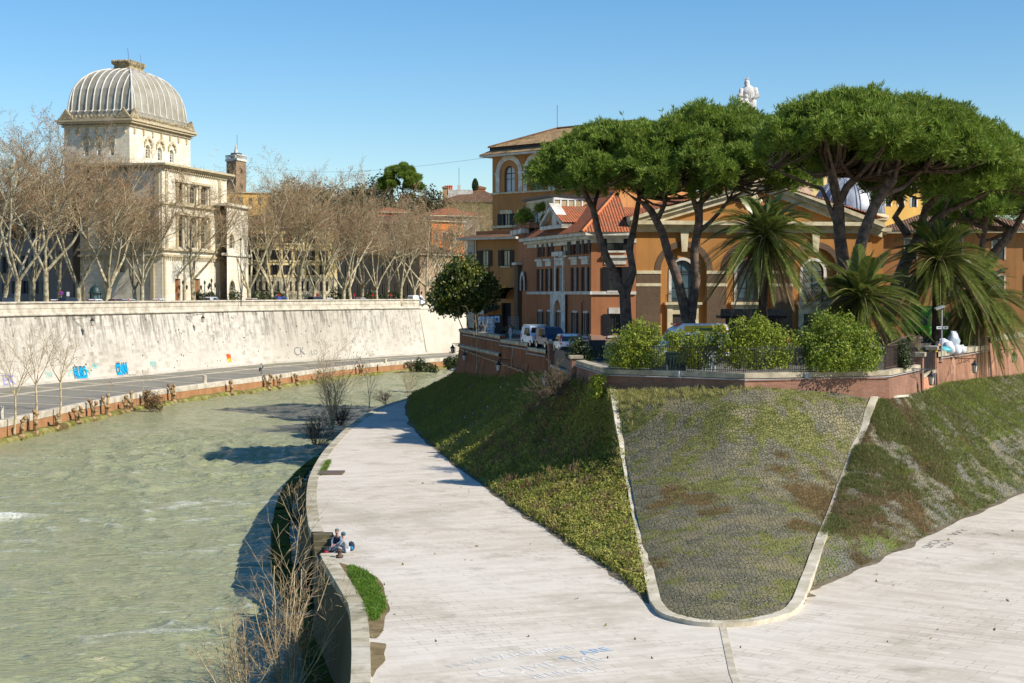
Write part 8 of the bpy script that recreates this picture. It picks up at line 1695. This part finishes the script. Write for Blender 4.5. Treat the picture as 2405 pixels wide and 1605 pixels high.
# ================================================================ PEOPLE
skin = plain('skin', (.50, .27, .19), None, 5, .6, .3)
def skinmesh(name, J, E, mat, parent, rt, sub=1):
    names = list(J); idx = {n: i for i, n in enumerate(names)}; me = bpy.data.meshes.new(name); me.from_pydata([J[n][:3] for n in names], [(idx[a], idx[b]) for a, b in E], []); me.materials.append(mat); o = bpy.data.objects.new(name, me); COL.objects.link(o); o.parent = parent
    md = o.modifiers.new('skin', 'SKIN'); md.use_smooth_shade = True; md.branch_smoothing = .6
    for n in names: sv_ = me.skin_vertices[0].data[idx[n]]; sv_.radius = (J[n][3], J[n][3]); sv_.use_root = (n == rt)
    ss = o.modifiers.new('sub', 'SUBSURF'); ss.levels = sub; ss.render_levels = sub; return o
def person(label, loc, rz, pose, top, legs, hairm, sc=1.0, hat=None, sleeve=None, tilt=0, vest=None, carry=None):
    t = thing('person', label, 'person', (0, 0, 0)); J = {}; E = []
    if pose == 'sit': B = dict(pel=(0, 0, .11, .14), sp=(0, .02, .33, .135), ch=(0, -.01, .50, .145), nk=(0, -.03, .64, .056), hb=(0, -.05, .72, .075), hd=(0, -.055, .82, .098), ht=(0, -.04, .89, .06)); hip, kn, an, to = (.09, -.03, .09, .09), (.12, -.45, .10, .066), (.13, -.50, -.32, .045), (.14, -.66, -.37, .04); sh_, el, wr = (.18, -.01, .57, .062), (.25, -.12, .34, .047), (.10, -.33, .22, .033)
    elif pose == 'sitflat': B = dict(pel=(0, 0, .11, .14), sp=(0, -.02, .33, .14), ch=(0, -.09, .50, .15), nk=(0, -.14, .64, .056), hb=(0, -.17, .71, .075), hd=(0, -.18, .81, .098), ht=(0, -.17, .88, .06)); hip, kn, an, to = (.09, -.04, .09, .09), (.13, -.44, .26, .066), (.13, -.72, .03, .045), (.14, -.88, .05, .04); sh_, el, wr = (.18, -.08, .57, .062), (.25, -.22, .36, .047), (.09, -.42, .34, .033)
    else: B = dict(pel=(0, 0, .95, .13), sp=(0, .01, 1.12, .125), ch=(0, 0, 1.30, .14), nk=(0, -.01, 1.47, .055), hb=(0, -.03, 1.55, .075), hd=(0, -.035, 1.64, .098), ht=(0, -.02, 1.72, .06)); hip, kn, an, to = (.09, 0, .90, .09), (.10, -.03, .50, .066), (.11, .03, .09, .046), (.12, -.12, .04, .04); sh_, el, wr = (.18, 0, 1.38, .06), (.24, .0, 1.10, .046), (.16, -.22, 1.05, .033)
    J.update(B); E += [('pel', 'sp'), ('sp', 'ch'), ('ch', 'nk'), ('nk', 'hb'), ('hb', 'hd'), ('hd', 'ht')]; h = B['hd']; J['nose'] = (0, h[1] - .105, h[2] - .02, .016); E.append(('hd', 'nose'))
    for s_, q in ((-1, 'L'), (1, 'R')):
        m_ = lambda p: (p[0] * s_, p[1], p[2], p[3]); J['ear' + q] = (s_ * .10, h[1] + .01, h[2] - .01, .022); E.append(('hd', 'ear' + q))
        for n_, p in (('sh', sh_), ('el', el), ('wr', wr), ('hip', hip), ('kn', kn), ('an', an), ('to', to)): J[n_ + q] = m_(p)
        E += [('ch', 'sh' + q), ('sh' + q, 'el' + q), ('el' + q, 'wr' + q), ('pel', 'hip' + q), ('hip' + q, 'kn' + q), ('kn' + q, 'an' + q), ('an' + q, 'to' + q)]
        w_ = Vector(J['wr' + q][:3]); d = (w_ - Vector(J['el' + q][:3])).normalized(); sd = d.cross(Vector((0, 0, 1))).normalized(); pm = w_ + d * .07; J['pm' + q] = (*pm, .034); E.append(('wr' + q, 'pm' + q))
        for k, ln in enumerate((.065, .08, .085, .075)): a = pm + sd * (-.03 + .02 * k) + d * .03; c1 = a + d * ln * .6 + Vector((0, 0, -.02)); c2 = c1 + d * ln * .3 + Vector((0, 0, -.035)); J['f%d' % k + q] = (*c1, .010); J['g%d' % k + q] = (*c2, .008); E += [('pm' + q, 'f%d' % k + q), ('f%d' % k + q, 'g%d' % k + q)]
        th = w_ + d * .035 + sd * .05 * s_ + Vector((0, 0, -.02)); J['th' + q] = (*th, .012); E.append(('wr' + q, 'th' + q))
    skinmesh('body', J, E, skin, t, 'pel', 1); g = lambda n, k: (*J[n][:3], J[n][3] * k); k_ = 1.16
    TJ = {n: g(n, k_) for n in ('pel', 'sp', 'ch', 'shL', 'shR', 'elL', 'elR')}; TJ['cuL'] = tuple(np.array(J['elL'][:3]) * .15 + np.array(J['wrL'][:3]) * .85) + (.045,); TJ['cuR'] = tuple(np.array(J['elR'][:3]) * .15 + np.array(J['wrR'][:3]) * .85) + (.045,)
    TE = [('pel', 'sp'), ('sp', 'ch'), ('ch', 'shL'), ('ch', 'shR'), ('shL', 'elL'), ('shR', 'elR'), ('elL', 'cuL'), ('elR', 'cuR')]; skinmesh('shirt', TJ, TE, sleeve or top, t, 'pel')
    if vest: VJ = {n: g(n, 1.28) for n in ('pel', 'sp', 'ch', 'shL', 'shR')}; skinmesh('vest', VJ, [('pel', 'sp'), ('sp', 'ch'), ('ch', 'shL'), ('ch', 'shR')], vest, t, 'pel')
    LJ = {n: g(n, 1.15) for n in ('pel', 'hipL', 'hipR', 'knL', 'knR', 'anL', 'anR')}; LE = [('pel', 'hipL'), ('pel', 'hipR'), ('hipL', 'knL'), ('hipR', 'knR'), ('knL', 'anL'), ('knR', 'anR')]; skinmesh('trousers', LJ, LE, legs, t, 'pel')
    for q in 'LR': b = MB(); a_, o_2 = Vector(J['an' + q][:3]), Vector(J['to' + q][:3]); b.blob(a_.lerp(o_2, .55) - Vector((0, 0, .03)), (.055, .14, .055), 2, .05, 10, 8); b.build('shoe', trimm, t, smooth=True)
    b = MB(); b.blob((0, h[1] + .02, h[2] + .035), (.104, .112, .09) if not hat else (.112, .12, .10), 3, .08, 14, 10); b.build('woolly_hat' if hat else 'hair', hat or hairm, t, smooth=True)
    if carry: b = MB(); w_ = J['wrL']; b.blob((w_[0] - .04, w_[1] - .02, w_[2] - .32), (.14, .12, .38), 8, .3, 10, 9); b.build('coat', carry, t, smooth=True)
    t.location = loc; t.rotation_euler = (0, 0, rz); t.scale = (sc, sc, sc); return t
denim = plain('denim', (.10, .15, .24), (.13, .18, .27), 6, .9); greyh = plain('grey_fleece', (.34, .36, .37), (.28, .30, .31), 5, .95); navy = plain('navy_vest', (.02, .028, .055), None, 5, .8); paleT = plain('pale_trousers', (.45, .46, .48), None, 5, .9); dkh = plain('dark_hair', (.02, .016, .013), None, 5, .7); greyhair = plain('grey_hair', (.16, .15, .14), None, 5, .8)
tealw = plain('teal_wool', (.06, .14, .18), None, 5, .95); wsh = plain('white_shirt', (.72, .72, .74), None, 5, .9); blk = plain('black_cloth_coat', (.015, .015, .02), None, 5, .9)
person('seated grey-haired person in a navy vest and denim sleeves facing the camera', (-8.70, 76.1, ZP), R(-28), 'sit', navy, denim, greyhair, 1.06, sleeve=denim, vest=navy)
person('seated person in a grey hoodie and teal woolly hat seen from behind', (-8.12, 74.85, ZP + .02), R(-112), 'sitflat', greyh, paleT, dkh, 1.06, hat=tealw)
c = at_z(614, 878, ZQ + .03); person('person in a white top and jeans holding a dark coat on the far quay', c, R(-60), 'stand', wsh, denim, dkh, 1.02, carry=blk)
backpack('small dark backpack worn by the person on the far quay', (c.x + .22, c.y + .05, c.z + 1.02), .28, .42, blk, blk)
c = at_y(1199, 790, 148); person('person in white clothes on the terrace behind the stepped wall', (c.x, c.y, 12.75), R(-100), 'stand', wsh, wsh, dkh, 1.0)
c = at_y(2205, 830, 114); person('person in dark clothes among the sacks behind the right gate', (c.x, c.y, 12.35), R(40), 'stand', blk, blk, dkh, .98)
c = at_y(1852, 800, 120); person('person in a red top half hidden between the two large hedge bushes', (c.x, c.y, 12.6), R(20), 'stand', plain('red_top', (.5, .03, .03), None, 5, .9), denim, dkh, .98)
c = at_y(1130, 790, 160); person('dark-clothed person standing before the left laundry cage', (c.x, c.y, 12.8), R(170), 'stand', blk, denim, dkh, .98)

# ================================================================ GRAFFITI AND CHALK WRITING
def spray(n, c): return plain(n, c, tuple(x * .8 for x in c[:3]), 2, .9, .1)
gb_, gk, gt_, gr_, gy_, gw, gpu = spray('blue_spray', lin(20, 158, 205)), spray('black_spray', lin(34, 36, 52)), spray('turquoise_spray', lin(130, 214, 204)), spray('red_spray', lin(214, 92, 40)), spray('yellow_spray', lin(214, 190, 40)), spray('white_chalk', lin(222, 219, 214)), spray('violet_spray', lin(150, 150, 205))
def text(txt, M_, mat, parent, offset=0.0, sx=1, sy=1):
    cu = bpy.data.curves.new('graffiti', 'FONT'); cu.body = txt; cu.size = 1; cu.align_x = 'CENTER'; cu.align_y = 'CENTER'; cu.offset = offset; cu.extrude = .002; cu.materials.append(mat)
    o = bpy.data.objects.new('graffiti', cu); COL.objects.link(o); o.parent = parent; o.matrix_parent_inverse = Matrix.Translation(-wloc(parent)); o.matrix_basis = M_ @ Matrix.Diagonal((sx, sy, 1, 1)); return o
def wall_frame(u, v, lift=.0):
    i = min(range(len(WF) - 1), key=lambda i: abs(CX + F * (WF[i].x + WF[i + 1].x) / (WF[i].y + WF[i + 1].y) - u)); fc = Face(WF[i], WF[i + 1]); z = 6
    for _ in range(4): d = -1.9 * (z - 3.6) / 10.4; s_, z = fc.px(u, v, d)
    p = fc.p(s_, z, d + .05 + lift); up = (fc.n * (-1.9 / 10.4) + Vector((0, 0, 1))).normalized(); nz = fc.t.cross(up); M_ = Matrix((fc.t, up, nz)).transposed().to_4x4(); M_.translation = p; return M_, fc
def wtext(txt, u, v, w_, h_, mat, outline=None, off=.03):
    M_, fc = wall_frame(u, v); L_ = .60 * len(txt)
    if outline: text(txt, M_, outline, wall, off + .05, w_ / L_, h_ / .7); M2, _ = wall_frame(u, v, .02); text(txt, M2, mat, wall, off, w_ / L_, h_ / .7)
    else: text(txt, M_, mat, wall, off, w_ / L_, h_ / .7)
wtext('HUSO', 189, 879, 3.0, 1.9, gb_, gk, .055); wtext('CRAN', 286, 869, 2.9, 1.8, gb_, gk, .055); wtext('BLUE', 222, 861, 1.2, .7, gt_); wtext('PETE', 360, 856, 2.2, 1.0, gt_, None, .0); wtext('SM', 537, 838, 1.5, .9, gr_, None, .06); wtext('OM', 538, 847, 1.4, .8, gy_, None, .05); wtext('DAF', 115, 880, 1.8, 1.0, gt_, None, -.01); wtext('EX', 20, 893, 3.2, 1.6, gpu, None, .0); wtext('CK', 703, 826, 3.2, 1.8, spray('grey_spray', lin(120, 120, 120)), None, -.01); wtext('LO', 738, 828, 2.0, 1.1, spray('grey_spray_two', lin(130, 130, 130)), None, -.01)
M_, fc = wall_frame(187, 884); b = MB()
for sg_ in (-1, 1):
    P = [M_ @ Vector((sg_ * (1.5 + 1.3 * math.sin(a)), 1.0 * math.cos(a) + .1, .0)) for a in (0, .4, .8, 1.2, 1.55)]; b.tube(P, [.13, .15, .16, .14, .08], 4)
b.build('graffiti', gt_, wall)
gk2 = spray('faded_black_spray', lin(104, 102, 104))
def ptext(txt, u, v, u2, v2, h_, mat, off=.0):
    a, c = at_z(u, v, ZP), at_z(u2, v2, ZP); d = (c - a); L_ = d.length; d.normalize(); up = Vector((-d.y, d.x, 0)); up = up if up.y > 0 else -up
    if up.y < 0: up = -up
    M_ = Matrix((d, up, d.cross(up))).transposed().to_4x4(); M_.translation = (a + c) / 2 + Vector((0, 0, .008)); text(txt, M_, mat, pavement, off, L_ / (.60 * max(1, len(txt))), h_ / .7)
ptext('COME', 1140, 1586, 1305, 1562, 1.0, gw, -.02); ptext('NON', 1062, 1566, 1120, 1556, .5, gw, -.02); ptext('GUARDARMI', 1120, 1552, 1340, 1522, .6, gw); ptext('ME', 1358, 1556, 1412, 1546, .8, gw); ptext('VIENI QUI !', 1215, 1598, 1432, 1565, .6, gw); ptext('ARE', 1362, 1536, 1434, 1524, .6, spray('blue_chalk', lin(128, 176, 212)), -.015); ptext('n', 1310, 1548, 1338, 1542, .7, spray('blue_chalk_two', lin(128, 176, 212)), -.015)
ptext('SIMCA', 2175, 1288, 2206, 1268, .5, gk2, -.02); ptext('UCO', 2212, 1286, 2232, 1276, .45, gk2, -.02); ptext('WY', 2240, 1256, 2266, 1246, .5, gk2, -.02); ptext('- W -', 2268, 1254, 2306, 1256, .4, gk2, -.02); ptext('STH', 2316, 1252, 2350, 1258, .4, gk2, -.02)
# loose litter and leaves
P, ai, tj = patL.sample(420); k = (P[:, 1] < 150) & (tj > .35); P = P[k][:110]; props(quads(P + np.array([0, 0, .14]), .22, whb, 'litter', up=1), 'scraps of white litter on the shaded bank', 'litter', kind='stuff')
n = 170; lx = rng.random(n) * 40 - 6; ly = 50 + rng.random(n) * 75; k = []
for x, y in zip(lx, ly): k.append((x > 9 + (y - 60) * .72 and x < 40) or (x < 4 - (y - 66) * .18 and x > -6.2 - (y - 58) * .19))
P = np.stack([lx, ly, np.full(n, ZP + .03)], 1)[np.array(k)]; props(quads(P, .13 + .12 * rng.random(len(P)), foliage('fallen_leaf', lin(150, 130, 84)[:3], lin(120, 124, 64)[:3], .1), 'fallen_leaves', up=1), 'fallen leaves and moss scattered over the pale paving', 'leaves', kind='stuff')
